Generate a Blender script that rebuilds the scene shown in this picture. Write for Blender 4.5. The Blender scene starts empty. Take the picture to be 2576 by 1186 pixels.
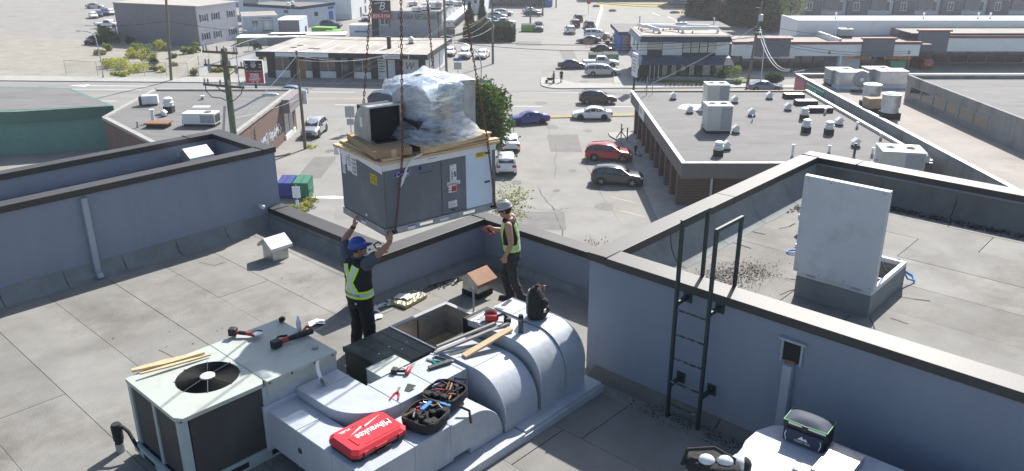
import bpy, bmesh, math, random
from mathutils import Vector, Matrix, noise
from mathutils.bvhtree import BVHTree
random.seed(7)
R = math.radians
scene = bpy.context.scene
COL = scene.collection
# ---------------------------------------------------------------- camera
CAM_H = 21.0
PITCH = math.atan(0.385)
cam_d = bpy.data.cameras.new('camera')
cam = bpy.data.objects.new('camera', cam_d)
COL.objects.link(cam)
cam.location = (0, 0, CAM_H)
cam.rotation_euler = (math.pi / 2 - PITCH, 0, 0)
cam_d.sensor_width = 36.0
cam_d.lens = 36.0 * 2040.0 / 2576.0
cam_d.clip_start = 0.1
cam_d.clip_end = 6000
scene.camera = cam
# ---------------------------------------------------------------- sky, sun, exposure
SUN_AZ, SUN_EL = R(25), R(42)
world = bpy.data.worlds.new('World')
scene.world = world
world.use_nodes = True
wn = world.node_tree
bg = wn.nodes['Background']
sky = wn.nodes.new('ShaderNodeTexSky')
sky.sky_type = 'NISHITA'
sky.sun_disc = False
sky.sun_elevation = SUN_EL
sky.sun_rotation = SUN_AZ
sky.air_density = 1.0
sky.dust_density = 1.5
wn.links.new(sky.outputs[0], bg.inputs[0])
bg.inputs[1].default_value = 0.098
sun_d = bpy.data.lights.new('sun', 'SUN')
sun_d.energy = 4.9
sun_d.angle = R(0.55)
sun_d.color = (1.0, 0.965, 0.915)
sun = bpy.data.objects.new('sun', sun_d)
COL.objects.link(sun)
SUNV = Vector((math.sin(SUN_AZ) * math.cos(SUN_EL), math.cos(SUN_AZ) * math.cos(SUN_EL), math.sin(SUN_EL)))
sun.rotation_euler = (-SUNV).to_track_quat('-Z', 'Y').to_euler()
scene.view_settings.view_transform = 'Standard'
scene.view_settings.look = 'None'
scene.view_settings.exposure = 0.82
scene.view_settings.gamma = 1.0
scene.view_settings.use_curve_mapping = False
scene.render.engine = 'CYCLES'
scene.cycles.max_bounces = 8
scene.cycles.transparent_max_bounces = 16
scene.cycles.use_denoising = True

# ---------------------------------------------------------------- survey: picture point + height -> place in the world
def at(px, py, z=0.0):
    u = (px - 1288) / 2040.0
    v = (py - 593) / 2040.0
    c, s = math.cos(PITCH), math.sin(PITCH)
    d = Vector((u, c - v * s, -s - v * c))
    return Vector((0, 0, CAM_H)) + d * ((z - CAM_H) / d.z)
TH = R(47.5)                       # our building's own axes: a (away to the right), b (away to the left)
AX = Vector((math.cos(TH), math.sin(TH), 0))
BX = Vector((-math.sin(TH), math.cos(TH), 0))
def bw(a, b, z=0.0):
    return AX * a + BX * b + Vector((0, 0, z))
ROOF = 15.0

# ---------------------------------------------------------------- mesh helper
class MB:
    def __init__(s):
        s.v = []; s.f = []; s.m = []; s.t = None
    def _add(s, vs, fs, m=0):
        o = len(s.v)
        if s.t is not None:
            vs = [s.t @ Vector(p) for p in vs]
        s.v.extend([tuple(p) for p in vs])
        for f in fs:
            s.f.append(tuple(i + o for i in f)); s.m.append(m)
        return s
    def box(s, x0, x1, y0, y1, z0, z1, m=0):
        vs = [(x0,y0,z0),(x1,y0,z0),(x1,y1,z0),(x0,y1,z0),(x0,y0,z1),(x1,y0,z1),(x1,y1,z1),(x0,y1,z1)]
        return s._add(vs, [(3,2,1,0),(4,5,6,7),(0,1,5,4),(1,2,6,5),(2,3,7,6),(3,0,4,7)], m)
    def obox(s, c, size, rz=0, rx=0, ry=0, m=0):
        M_ = Matrix.Translation(c) @ Matrix.Rotation(rz, 4, 'Z') @ Matrix.Rotation(ry, 4, 'Y') @ Matrix.Rotation(rx, 4, 'X')
        h = [d / 2 for d in size]
        vs = [M_ @ Vector((x*h[0], y*h[1], z*h[2])) for z in (-1,1) for x, y in ((-1,-1),(1,-1),(1,1),(-1,1))]
        return s._add(vs, [(3,2,1,0),(4,5,6,7),(0,1,5,4),(1,2,6,5),(2,3,7,6),(3,0,4,7)], m)
    def poly(s, pts, m=0):
        return s._add(pts, [tuple(range(len(pts)))], m)
    def prism(s, poly, z0, z1, m=0):
        n = len(poly)
        vs = [(x,y,z0) for x,y in poly] + [(x,y,z1) for x,y in poly]
        fs = [tuple(range(n-1,-1,-1)), tuple(range(n,2*n))] + [(i,(i+1)%n,(i+1)%n+n,i+n) for i in range(n)]
        return s._add(vs, fs, m)
    def extr(s, poly, axis, d0, d1, m=0):
        n = len(poly)
        if axis == 'x':
            P = lambda u, w, d: (d, u, w)
        else:
            P = lambda u, w, d: (u, d, w)
        vs = [P(u,w,d0) for u,w in poly] + [P(u,w,d1) for u,w in poly]
        fs = [tuple(range(n-1,-1,-1)), tuple(range(n,2*n))] + [(i,(i+1)%n,(i+1)%n+n,i+n) for i in range(n)]
        if axis != 'x':
            fs = [tuple(reversed(f)) for f in fs]
        return s._add(vs, fs, m)
    def tube(s, pts, r, n=8, closed=False, m=0, up=None):
        pts = [Vector(p) for p in pts]; k = len(pts)
        rr = r if isinstance(r, (list, tuple)) else [r]*k
        vs = []; fs = []; prev = None
        for i, p in enumerate(pts):
            if closed:
                t = pts[(i+1)%k] - pts[i-1]
            else:
                t = pts[min(i+1,k-1)] - pts[max(i-1,0)]
            if t.length < 1e-9: t = Vector((0,0,1))
            t.normalize()
            if prev is None:
                ref = Vector(up) if up else (Vector((0,0,1)) if abs(t.z) < .9 else Vector((1,0,0)))
                nrm = t.cross(ref).normalized()
            else:
                nrm = (prev - t * prev.dot(t))
                nrm = nrm.normalized() if nrm.length > 1e-6 else t.orthogonal().normalized()
            prev = nrm; bn = t.cross(nrm)
            for j in range(n):
                a = 2*math.pi*j/n
                vs.append(p + (nrm*math.cos(a) + bn*math.sin(a))*rr[i])
        lim = k if closed else k-1
        for i in range(lim):
            for j in range(n):
                a = i*n+j; b = i*n+(j+1)%n; c = ((i+1)%k)*n+(j+1)%n; d = ((i+1)%k)*n+j
                fs.append((a,b,c,d))
        if not closed:
            fs.append(tuple(range(n-1,-1,-1))); fs.append(tuple(range((k-1)*n, k*n)))
        return s._add(vs, fs, m)
    def lathe(s, prof, c=(0,0,0), n=16, m=0, axis='z'):
        vs = []; fs = []
        for r, z in prof:
            for j in range(n):
                a = 2*math.pi*j/n
                q = (r*math.cos(a), r*math.sin(a), z)
                if axis == 'x': q = (q[2], q[0], q[1])
                if axis == 'y': q = (q[1], q[2], q[0])
                vs.append((q[0]+c[0], q[1]+c[1], q[2]+c[2]))
        k = len(prof)
        for i in range(k-1):
            for j in range(n):
                fs.append((i*n+j, i*n+(j+1)%n, (i+1)*n+(j+1)%n, (i+1)*n+j))
        fs.append(tuple(range(n-1,-1,-1))); fs.append(tuple(range((k-1)*n, k*n)))
        return s._add(vs, fs, m)
    def grid(s, rows, m=0, close=False):
        nr = len(rows); nc = len(rows[0]); vs = [p for r_ in rows for p in r_]; fs = []
        for i in range(nr-1):
            for j in range(nc if close else nc-1):
                fs.append((i*nc+j, i*nc+(j+1)%nc, (i+1)*nc+(j+1)%nc, (i+1)*nc+j))
        return s._add(vs, fs, m)
    def mesh(s, name, mats, smooth=False):
        me = bpy.data.meshes.new(name)
        me.from_pydata(s.v, [], s.f)
        if not isinstance(mats, (list, tuple)): mats = [mats]
        for q in mats: me.materials.append(q)
        if len(mats) > 1: me.polygons.foreach_set('material_index', s.m)
        if smooth:
            me.polygons.foreach_set('use_smooth', [True]*len(me.polygons))
            me.set_sharp_from_angle(angle=R(smooth if smooth is not True else 38))
        me.update()
        return me
    def build(s, name, mats, parent=None, smooth=False, bevel=0, seg=2):
        me = s.mesh(name, mats, smooth)
        return put(name, me, parent, bevel, seg)
def put(name, me, parent=None, bevel=0, seg=2):
    o = bpy.data.objects.new(name, me)
    COL.objects.link(o)
    o.parent = parent
    if bevel:
        bm_ = o.modifiers.new('bevel', 'BEVEL'); bm_.width = bevel; bm_.segments = seg; bm_.limit_method = 'ANGLE'
    return o
def tag(o, label, cat, group=None):
    o['label'] = label; o['category'] = cat
    if group: o['group'] = group
    return o
def thing(name, label, cat, loc=(0,0,0), rz=0, group=None):
    o = bpy.data.objects.new(name, None); COL.objects.link(o)
    o.empty_display_size = .2
    o.location = loc; o.rotation_euler = (0,0,rz)
    return tag(o, label, cat, group)
def bthing(name, label, cat, a, b, z=ROOF, rz=0, group=None):
    return thing(name, label, cat, bw(a,b,z), TH+rz, group)
def struct(o, kind='structure'):
    o['kind'] = kind; return o
def copy_tree(o, parent=None):
    c = o.copy(); COL.objects.link(c); c.parent = parent
    for ch in o.children: copy_tree(ch, c)
    return c
def text_mesh(s, size=1.0, depth=0.0, font_shear=0.0, align='CENTER', bold=0.0):
    cu = bpy.data.curves.new('lettering', 'FONT')
    cu.body = s; cu.size = size; cu.align_x = align; cu.align_y = 'CENTER'
    cu.extrude = depth; cu.shear = font_shear; cu.offset = bold
    cu.resolution_u = 3
    ob = bpy.data.objects.new('lettering', cu); COL.objects.link(ob)
    dg = bpy.context.evaluated_depsgraph_get()
    me = bpy.data.meshes.new_from_object(ob.evaluated_get(dg))
    bpy.data.objects.remove(ob); bpy.data.curves.remove(cu)
    return me
def text(name, s, mat_, parent, origin, xdir, ydir, size, width=None, shear=0, bold=0.0):
    """flat lettering whose baseline runs along xdir and whose height runs along ydir"""
    me = text_mesh(s, size, 0.0, shear, 'CENTER', bold)
    xs = [v.co.x for v in me.vertices]
    if not xs: return None
    k = 1.0
    if width: k = width / (max(xs) - min(xs))
    X = Vector(xdir).normalized(); Y = Vector(ydir).normalized(); O = Vector(origin)
    for v in me.vertices:
        v.co = O + X * v.co.x * k + Y * v.co.y
    me.materials.clear(); me.materials.append(mat_)
    me.name = name
    return put(name, me, parent)

# ---------------------------------------------------------------- materials
MATS = {}
def mat(name, col, rough=.75, metal=0.0, var=.12, scale=2.0, bump=0.0, bscale=60.0, spec=.4, coat=0.0,
        stain=None, stain_scale=.6, stain_amt=.0, stretch=None, rand=0.0, detail=5):
    if name in MATS: return MATS[name]
    m = bpy.data.materials.new(name); m.use_nodes = True
    nt = m.node_tree; N = nt.nodes; L = nt.links
    p = N['Principled BSDF']
    p.inputs['Roughness'].default_value = rough
    p.inputs['Metallic'].default_value = metal
    p.inputs['Specular IOR Level'].default_value = spec
    if coat: p.inputs['Coat Weight'].default_value = coat; p.inputs['Coat Roughness'].default_value = .08
    c4 = (col[0], col[1], col[2], 1)
    p.inputs['Base Color'].default_value = c4
    tc = N.new('ShaderNodeTexCoord')
    src = tc.outputs['Object']
    if stretch:
        mp = N.new('ShaderNodeMapping'); mp.inputs['Scale'].default_value = stretch
        L.new(src, mp.inputs['Vector']); src = mp.outputs[0]
    if var or stain:
        nz = N.new('ShaderNodeTexNoise'); nz.inputs['Scale'].default_value = scale; nz.inputs['Detail'].default_value = detail
        nz.inputs['Roughness'].default_value = .62
        L.new(src, nz.inputs['Vector'])
        rp = N.new('ShaderNodeMapRange'); rp.inputs['From Min'].default_value = .28; rp.inputs['From Max'].default_value = .72
        rp.inputs['To Min'].default_value = 1-var; rp.inputs['To Max'].default_value = 1+var
        L.new(nz.outputs[0], rp.inputs['Value'])
        mx = N.new('ShaderNodeMix'); mx.data_type = 'RGBA'; mx.blend_type = 'MULTIPLY'; mx.inputs[0].default_value = 1
        mx.inputs[6].default_value = c4
        L.new(rp.outputs[0], mx.inputs[7])
        out = mx.outputs[2]
        if rand:
            oi = N.new('ShaderNodeObjectInfo'); r0 = N.new('ShaderNodeMapRange'); r0.inputs['To Min'].default_value = 1-rand; r0.inputs['To Max'].default_value = 1+rand
            L.new(oi.outputs['Random'], r0.inputs['Value']);
            m5 = N.new('ShaderNodeMix'); m5.data_type = 'RGBA'; m5.blend_type = 'MULTIPLY'; m5.inputs[0].default_value = 1
            L.new(out, m5.inputs[6]); L.new(r0.outputs[0], m5.inputs[7]); out = m5.outputs[2]
        if stain:
            n2 = N.new('ShaderNodeTexNoise'); n2.inputs['Scale'].default_value = stain_scale; n2.inputs['Detail'].default_value = 8
            n2.inputs['Roughness'].default_value = .68
            L.new(src, n2.inputs['Vector'])
            r2 = N.new('ShaderNodeMapRange'); r2.inputs['From Min'].default_value = .52; r2.inputs['From Max'].default_value = .72
            r2.inputs['To Min'].default_value = 0; r2.inputs['To Max'].default_value = stain_amt
            L.new(n2.outputs[0], r2.inputs['Value'])
            m2 = N.new('ShaderNodeMix'); m2.data_type = 'RGBA'
            L.new(r2.outputs[0], m2.inputs[0]); L.new(out, m2.inputs[6]); m2.inputs[7].default_value = (*stain, 1)
            out = m2.outputs[2]
        L.new(out, p.inputs['Base Color'])
    if bump:
        nb = N.new('ShaderNodeTexNoise'); nb.inputs['Scale'].default_value = bscale; nb.inputs['Detail'].default_value = 4
        L.new(src, nb.inputs['Vector'])
        b = N.new('ShaderNodeBump'); b.inputs['Strength'].default_value = bump; b.inputs['Distance'].default_value = .02
        L.new(nb.outputs[0], b.inputs['Height']); L.new(b.outputs[0], p.inputs['Normal'])
    MATS[name] = m
    return m
def glass_mat(name, col=(.02,.025,.03), rough=.06):
    if name in MATS: return MATS[name]
    m = mat(name, col, rough, 0, var=0, spec=.8, coat=.3)
    return m
def emat(name, col, strength=1.0):
    m = bpy.data.materials.new(name); m.use_nodes = True
    return m
def brick_mat(name, c1, c2, mortar, bw_=.21, bh=.07):
    if name in MATS: return MATS[name]
    m = mat(name, c1, .88, var=0)
    N = m.node_tree.nodes; L = m.node_tree.links
    tc = N.new('ShaderNodeTexCoord'); sx = N.new('ShaderNodeSeparateXYZ'); L.new(tc.outputs['Object'], sx.inputs[0])
    ad = N.new('ShaderNodeMath'); ad.operation = 'ADD'; L.new(sx.outputs[0], ad.inputs[0]); L.new(sx.outputs[1], ad.inputs[1])
    cb = N.new('ShaderNodeCombineXYZ'); L.new(ad.outputs[0], cb.inputs[0]); L.new(sx.outputs[2], cb.inputs[1])
    bt = N.new('ShaderNodeTexBrick'); L.new(cb.outputs[0], bt.inputs['Vector'])
    bt.inputs['Scale'].default_value = 1; bt.inputs['Brick Width'].default_value = bw_; bt.inputs['Row Height'].default_value = bh
    bt.inputs['Mortar Size'].default_value = bh*.11; bt.inputs['Bias'].default_value = -.1
    bt.inputs['Color1'].default_value = (*c1,1); bt.inputs['Color2'].default_value = (*c2,1); bt.inputs['Mortar'].default_value = (*mortar,1)
    L.new(bt.outputs['Color'], N['Principled BSDF'].inputs['Base Color'])
    b = N.new('ShaderNodeBump'); b.inputs['Strength'].default_value = .5; b.inputs['Distance'].default_value = .02; b.invert = True
    L.new(bt.outputs['Fac'], b.inputs['Height']); L.new(b.outputs[0], N['Principled BSDF'].inputs['Normal'])
    return m
def line_mat(name, col, dark, period, axis=2, duty=.12, rough=.8, bump=.6):
    """siding / ribbed sheet: fine lines every `period` metres along an axis"""
    if name in MATS: return MATS[name]
    m = mat(name, col, rough, var=0)
    N = m.node_tree.nodes; L = m.node_tree.links; p = N['Principled BSDF']
    tc = N.new('ShaderNodeTexCoord'); sx = N.new('ShaderNodeSeparateXYZ'); L.new(tc.outputs['Object'], sx.inputs[0])
    if axis == 3:
        ad = N.new('ShaderNodeMath'); ad.operation = 'ADD'; L.new(sx.outputs[0], ad.inputs[0]); L.new(sx.outputs[1], ad.inputs[1]); src = ad.outputs[0]
    else: src = sx.outputs[axis]
    dv = N.new('ShaderNodeMath'); dv.operation = 'DIVIDE'; dv.inputs[1].default_value = period; L.new(src, dv.inputs[0])
    fr = N.new('ShaderNodeMath'); fr.operation = 'FRACT'; L.new(dv.outputs[0], fr.inputs[0])
    lt = N.new('ShaderNodeMath'); lt.operation = 'LESS_THAN'; lt.inputs[1].default_value = duty; L.new(fr.outputs[0], lt.inputs[0])
    mx = N.new('ShaderNodeMix'); mx.data_type = 'RGBA'; L.new(lt.outputs[0], mx.inputs[0])
    nz = N.new('ShaderNodeTexNoise'); nz.inputs['Scale'].default_value = 1.2; nz.inputs['Detail'].default_value = 5
    L.new(tc.outputs['Object'], nz.inputs['Vector'])
    rp = N.new('ShaderNodeMapRange'); rp.inputs['To Min'].default_value = .8; rp.inputs['To Max'].default_value = 1.2; L.new(nz.outputs[0], rp.inputs[0])
    m2 = N.new('ShaderNodeMix'); m2.data_type = 'RGBA'; m2.blend_type = 'MULTIPLY'; m2.inputs[0].default_value = 1
    mx.inputs[6].default_value = (*col,1); mx.inputs[7].default_value = (*dark,1)
    L.new(mx.outputs[2], m2.inputs[6]); L.new(rp.outputs[0], m2.inputs[7]); L.new(m2.outputs[2], p.inputs['Base Color'])
    b = N.new('ShaderNodeBump'); b.inputs['Strength'].default_value = bump; b.inputs['Distance'].default_value = .02
    L.new(fr.outputs[0], b.inputs['Height']); L.new(b.outputs[0], p.inputs['Normal'])
    return m

mat('asphalt', (.235,.227,.208), .9, var=.13, scale=.35, bump=.25, bscale=18, stain=(.15,.145,.135), stain_scale=.11, stain_amt=.55)
mat('road_asphalt', (.228,.222,.208), .9, var=.1, scale=.5, bump=.2, bscale=20, stain=(.165,.16,.15), stain_scale=.16, stain_amt=.5, stretch=(.25,1,1))
mat('concrete', (.33,.325,.30), .88, var=.12, scale=1.2, bump=.2, bscale=30, stain=(.22,.21,.19), stain_scale=.5, stain_amt=.5)
mat('dirt_ground', (.27,.25,.21), .95, var=.2, scale=.5, bump=.4, bscale=9, stain=(.15,.15,.10), stain_scale=.25, stain_amt=.7)
mat('dry_grass', (.31,.27,.14), .95, var=.25, scale=4, bump=.5, bscale=40)
mat('lawn', (.13,.16,.045), .95, var=.25, scale=2, bump=.5, bscale=40)
mat('white_paint', (.72,.72,.70), .7, var=.1, scale=3)
mat('yellow_paint', (.42,.33,.15), .7, var=.15, scale=3)
mat('black_rubber', (.025,.025,.027), .8, var=.1)
mat('black_metal', (.03,.032,.035), .5, var=.1, scale=6)
mat('galvanised', (.44,.46,.47), .42, metal=.75, var=.2, scale=9, bump=.05)
mat('white_metal', (.66,.67,.66), .5, var=.06, scale=4)
mat('cream_metal', (.50,.50,.45), .55, var=.08, scale=5)
mat('gray_metal', (.30,.31,.32), .55, var=.1, scale=5)
mat('dark_coil', (.035,.037,.04), .6, var=.15, scale=8)
mat('wood_pole', (.16,.135,.105), .9, var=.25, scale=3, stretch=(6,6,.5), bump=.4, bscale=10)
mat('green_wood_pole', (.15,.17,.125), .9, var=.25, scale=3, stretch=(6,6,.5), bump=.4, bscale=10)
mat('wire_black', (.02,.02,.02), .7, var=0)
mat('wire_light', (.45,.45,.45), .5, var=0)
mat('lumber', (.56,.41,.24), .8, var=.22, scale=3, stretch=(1,9,9), bump=.25, bscale=20)
mat('rust', (.25,.115,.055), .9, var=.35, scale=9, bump=.4, bscale=40)
glass_mat('window_glass', (.035,.045,.055), .08)
# ================================================================ ground, roads, pavements
def sheet(name, poly, z, m, kind='structure', parent=None):
    o = MB().poly([(x, y, z) for x, y in poly]).build(name, MATS[m], parent)
    o['kind'] = kind
    return o
sheet('ground', [(-1500,-300),(1500,-300),(1500,2500),(-1500,2500)], 0, 'asphalt')
# main road, slightly skewed to the picture: far kerb runs from (-60,115.5) to (31,109.4)
def fk(x): return 113.9 - .048*(x+35)           # far kerb line
sheet('main_road', [(-160,fk(-160)-22),(160,fk(160)-19),(160,fk(160)),(-160,fk(-160))], .004, 'road_asphalt')
sheet('side_street', [(-9,fk(-9)),(4,fk(4)),(10,230),(28,420),(8,420),(-6,230)], .004, 'road_asphalt')
def slab(name, poly, z0, z1, m, kind='structure', bevel=.02):
    o = MB().prism(poly, z0, z1).build(name, MATS[m], None, bevel=bevel)
    o['kind'] = kind; return o
# far pavements with kerbs
slab('pavement', [(-160,fk(-160)),(-14,fk(-14)),(-10.5,fk(-14)+2.5),(-10,fk(-14)+5),(-13,fk(-13)+4.2),(-160,fk(-160)+3.5)], -.2, .13, 'concrete')
cr = [(6.6+ -2.6*math.sin(t), 112.8-2.9*math.cos(t)) for t in [i*math.pi/2/7 for i in range(8)]]
slab('pavement', cr + [(4.2,118),(5.5,118.5),(9,113.6),(160,fk(160)+3.3),(160,fk(160)),(31,fk(31)-.1)], -.2, .13, 'concrete')
# raised grass strip between road and car park
slab('grass_verge', [(-12,91.6),(-8,90.7),(14.5,93.2),(34,95.6),(34,96.6),(14.5,94.6),(0,92.9),(-11,92.7)], -.1, .10, 'dry_grass')
sheet('car_park', [(-18,20),(12,40),(12,93.1),(3,92),(-12,91),(-17,88)], .006, 'asphalt')
# lane markings
def stripe(p, q, w, m, z=.010):
    p = Vector((*p,0)); q = Vector((*q,0)); d = (q-p).normalized(); n = Vector((-d.y,d.x,0))*w/2
    o = MB().poly([(*(p-n).xy,z),(*(q-n).xy,z),(*(q+n).xy,z),(*(p+n).xy,z)]).build('road_marking', MATS[m])
    o['kind'] = 'structure'; return o
def rk(x, d): return fk(x) - d
for x0, x1, d, m in [(-70,-49,9.6,'yellow_paint'),(-48,-44,9.6,'yellow_paint'),(-30,-16,9.7,'yellow_paint'),(-30,-16,10.0,'yellow_paint'),(-4,34,9.6,'yellow_paint'),
                     (-75,-50,5.3,'white_paint'),(-44,-38,5.6,'white_paint'),(-27,-21,5.6,'white_paint'),(-16,-13,5.6,'white_paint'),(1,9,4.6,'white_paint'),(22,28,4.6,'white_paint'),
                     (-70,-50,12.8,'white_paint'),(-22,-17.5,13.6,'white_paint'),(-31,-28,13.0,'white_paint'),(-1.5,3.7,13.4,'white_paint'),(9,15,13.0,'white_paint')]:
    stripe((x0, rk(x0,d)), (x1, rk(x1,d)), .16, m)
ar = MB()       # turn arrow
ar.poly([(-59,rk(-59,2.8),.010),(-50,rk(-50,2.8),.010),(-50,rk(-50,2.55),.010),(-59,rk(-59,2.55),.010)])
ar.poly([(-61.5,rk(-61,2.65),.0105),(-58.8,rk(-58,3.4),.0105),(-58.8,rk(-58,1.9),.0105)])
struct(ar.build('road_marking', MATS['white_paint']))
# parking bay lines (left end, right end in the picture)
for (x0,y0,x1,y1) in [(1537,496,1598,511),(1560,531,1622,546),(1460,398,1500,405)]:
    p = at(x0,y0); q = at(x1,y1); stripe(p.xy, q.xy, .12, 'yellow_paint', .012)
for (x0,y0,x1,y1) in [(1700,52,1718,62),(1640,33,1660,40),(1740,47,1760,53),(1680,42,1698,50)]:
    p = at(x0,y0); q = at(x1,y1); stripe(p.xy, q.xy, .2, 'white_paint', .012)
# alley on the left, its concrete gutter and pavement
slab('alley_gutter', [(-10.6,58),(-9.7,58),(-15.2,86),(-16,86)], -.1, .02, 'concrete', bevel=0)
sheet('alley_patch', [(-13.5,58),(-10.6,58),(-16,86),(-18.6,86)], .009, 'road_asphalt')
sheet('vacant_lot', [(-110,fk(-110)+3.5),(-40.5,fk(-40)+3.6),(-40,128),(-46,146),(-59,150),(-77,157.5),(-110,170)], .02, 'dirt_ground')
sheet('far_lot', [(12,170),(46,176),(50,222),(24,224)], .006, 'asphalt')
sheet('grass_patch', [(22,224.5),(40,222.5),(46,226),(46,240),(24,240)], .012, 'dry_grass')
sheet('grass_patch', [(40,207),(46,206),(47,214),(43,216)], .012, 'dry_grass')
sheet('grass_patch', [(-95,205),(-60,205),(-60,209),(-95,211)], .012, 'dry_grass')
sheet('lawn', [(19.5,115.0),(33.2,114.4),(33.6,117.3),(22.5,117.9)], .14, 'lawn')
slab('walkway', [(14.2,113.6),(18.7,113.2),(18.4,121),(17.4,126),(15.6,126)], -.1, .12, 'concrete')
slab('walkway', [(10.9,48),(13.9,48),(13.9,85),(10.3,85),(10.3,83.6),(11.4,80)], -.1, .13, 'concrete')
slab('walkway', [(33,118),(62,118.5),(62,127.5),(33,127)], -.1, .10, 'concrete')
mat('asphalt_patch', (.165,.16,.15), .92, var=.15, scale=.8, bump=.2); mat('oil_stain', (.12,.116,.11), .75, var=.25, scale=2)
def blot(name, c, rx, ry, m, seed, z, sq=False):
    rn=random.Random(seed); n=18
    pts=[(c.x+rx*math.cos(t)*rn.uniform(.75,1.1),c.y+ry*math.sin(t)*rn.uniform(.7,1.15),z) for t in [2*math.pi*j/n for j in range(n)]]
    if sq: pts=[(c.x-rx,c.y-ry,z),(c.x+rx*.96,c.y-ry*1.05,z),(c.x+rx,c.y+ry,z),(c.x-rx*1.03,c.y+ry*.95,z)]
    struct(MB().poly(pts).build(name, MATS[m]))
for i,(x,y,rx,ry,sq) in enumerate(((1420,360,1.6,3.5,1),(1350,555,2.2,2.0,1),(800,420,1.1,3.5,1),(1120,225,3,1.2,1),(1430,140,1.2,6,1),(1330,110,2.4,3,1),(1600,75,4,3,1),(700,222,5,.8,1))): blot('asphalt_patch',at(x,y),rx,ry,'asphalt_patch',i,.0125+.0003*i,sq)
for i,(x,y,r_) in enumerate(((1500,470,.7),(1470,412,.6),(1520,520,.8),(1300,460,.5),(1440,430,.4),(1390,320,.7),(1360,260,.8),(1470,205,.7),(1210,150,.9),(830,380,.5),(1250,250,.6),(1480,330,.5),(1400,480,.35))): blot('oil_stain',at(x,y),r_,r_*1.3,'oil_stain',40+i,.0155+.0002*i)
# long cracks in the car park asphalt
mat('crack', (.10,.097,.09), .95, var=.1)
def crack(pts, w=.06, z=.013):
    b = MB(); rn = random.Random(len(pts)*31+int(pts[0][0])); P = []
    q = [at(*p) for p in pts]
    for i in range(len(q)-1):
        for k in range(6):
            t = k/6; c = q[i].lerp(q[i+1], t); P.append(Vector((c.x+rn.uniform(-.12,.12), c.y+rn.uniform(-.3,.3), z)))
    P.append(Vector((q[-1].x, q[-1].y, z)))
    for i in range(len(P)-1):
        d = (P[i+1]-P[i]); d.z = 0
        n = Vector((-d.y, d.x, 0)).normalized()*w*rn.uniform(.3,1)
        b.poly([P[i]-n, P[i+1]-n, P[i+1]+n, P[i]+n])
    o = b.build('asphalt_crack', MATS['crack']); o['kind'] = 'structure'
crack([(1395,530),(1410,570),(1425,640)]); crack([(1350,470),(1395,530)]); crack([(1270,519),(1340,524),(1395,530),(1440,525)],.04)
crack([(1395,590),(1350,586)],.03); crack([(1560,640),(1620,650)],.03); crack([(1370,300),(1400,380),(1395,450)],.03); crack([(1470,400),(1500,470),(1560,560)],.03)
# ================================================================ our own building: roof, parapets, upper blocks
def at_b(px, py, b0):
    d = at(px, py, 0) - Vector((0,0,CAM_H)); t = b0 / d.dot(BX); P = Vector((0,0,CAM_H)) + d*t
    return P.dot(AX), b0, P.z
def at_a(px, py, a0):
    d = at(px, py, 0) - Vector((0,0,CAM_H)); t = a0 / d.dot(AX); P = Vector((0,0,CAM_H)) + d*t
    return a0, P.dot(BX), P.z
mat('stucco', (.23,.262,.325), .9, var=.10, scale=.9, bump=.4, bscale=90, stain=(.16,.185,.23), stain_scale=.9, stain_amt=.6, stretch=(1,1,.22), detail=8)
mat('membrane', (.215,.208,.19), .88, var=.2, scale=1.3, bump=.4, bscale=70, stain=(.115,.104,.088), stain_scale=.45, stain_amt=.95, detail=12, rand=.09)
mat('membrane_dark', (.15,.147,.137), .9, var=.16, scale=1.8, bump=.35, bscale=70, stain=(.09,.085,.07), stain_scale=.7, stain_amt=.8, detail=9)
mat('cant_membrane', (.20,.215,.215), .85, var=.15, scale=3, bump=.4, bscale=60, stain=(.13,.13,.12), stain_scale=1.2, stain_amt=.6)
mat('coping_metal', (.042,.04,.039), .54, var=.15, scale=2, spec=.5, bump=.05, bscale=25)
mat('roof_tar', (.03,.03,.03), .9, var=.2)
B_ = thing('flat_roof_building', 'grey stucco building with flat membrane roof on which the two workers stand', 'building', (0,0,0), TH)
mass = [(-14,-16),(15.4,-16),(15.4,6.15),(10.44,6.15),(10.44,10.34),(8.74,10.34),(8.74,16.98),(-14,16.98)]
MB().prism(mass, 0, 14.97).build('wall', MATS['stucco'], B_)
# membrane sheets, one strip each, laid with narrow open laps
rs = random.Random(3)
def sheet_strip(a0, a1, b0, b1, z, m='membrane'):
    b_ = MB(); g = .006; dz = rs.uniform(0,.004)
    b_.box(a0+g*rs.uniform(.3,1), a1-g*rs.uniform(.3,1), b0+g, b1-g, z-.02, z+dz)
    return b_.build('membrane_sheet', MATS[m], B_)
edges = [-6.1,-5.1,-4.1,-3.1,-2.1,-1.1,-.1,.93,1.93,2.93,3.93,4.94,5.90,6.87,7.88,8.46,9.3,10.22]
for i in range(len(edges)-1):
    a0, a1 = edges[i], edges[i+1]
    top = 14.70 if a1 < 8.5 else 10.06
    cuts = [-8.0]
    c_ = -8 + rs.uniform(3, 7)
    while c_ < top-1.2:
        cuts.append(c_); c_ += rs.uniform(4.5, 8)
    cuts.append(top)
    if a0 > 8.4: cuts = [6.1, 8.1+rs.uniform(-.4,.4), 10.06]
    for k in range(len(cuts)-1):
        if a0 > 7.8 and a1 < 8.5 and cuts[k+1] < 6.1: continue
        sheet_strip(a0, a1, cuts[k], cuts[k+1], ROOF)
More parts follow.
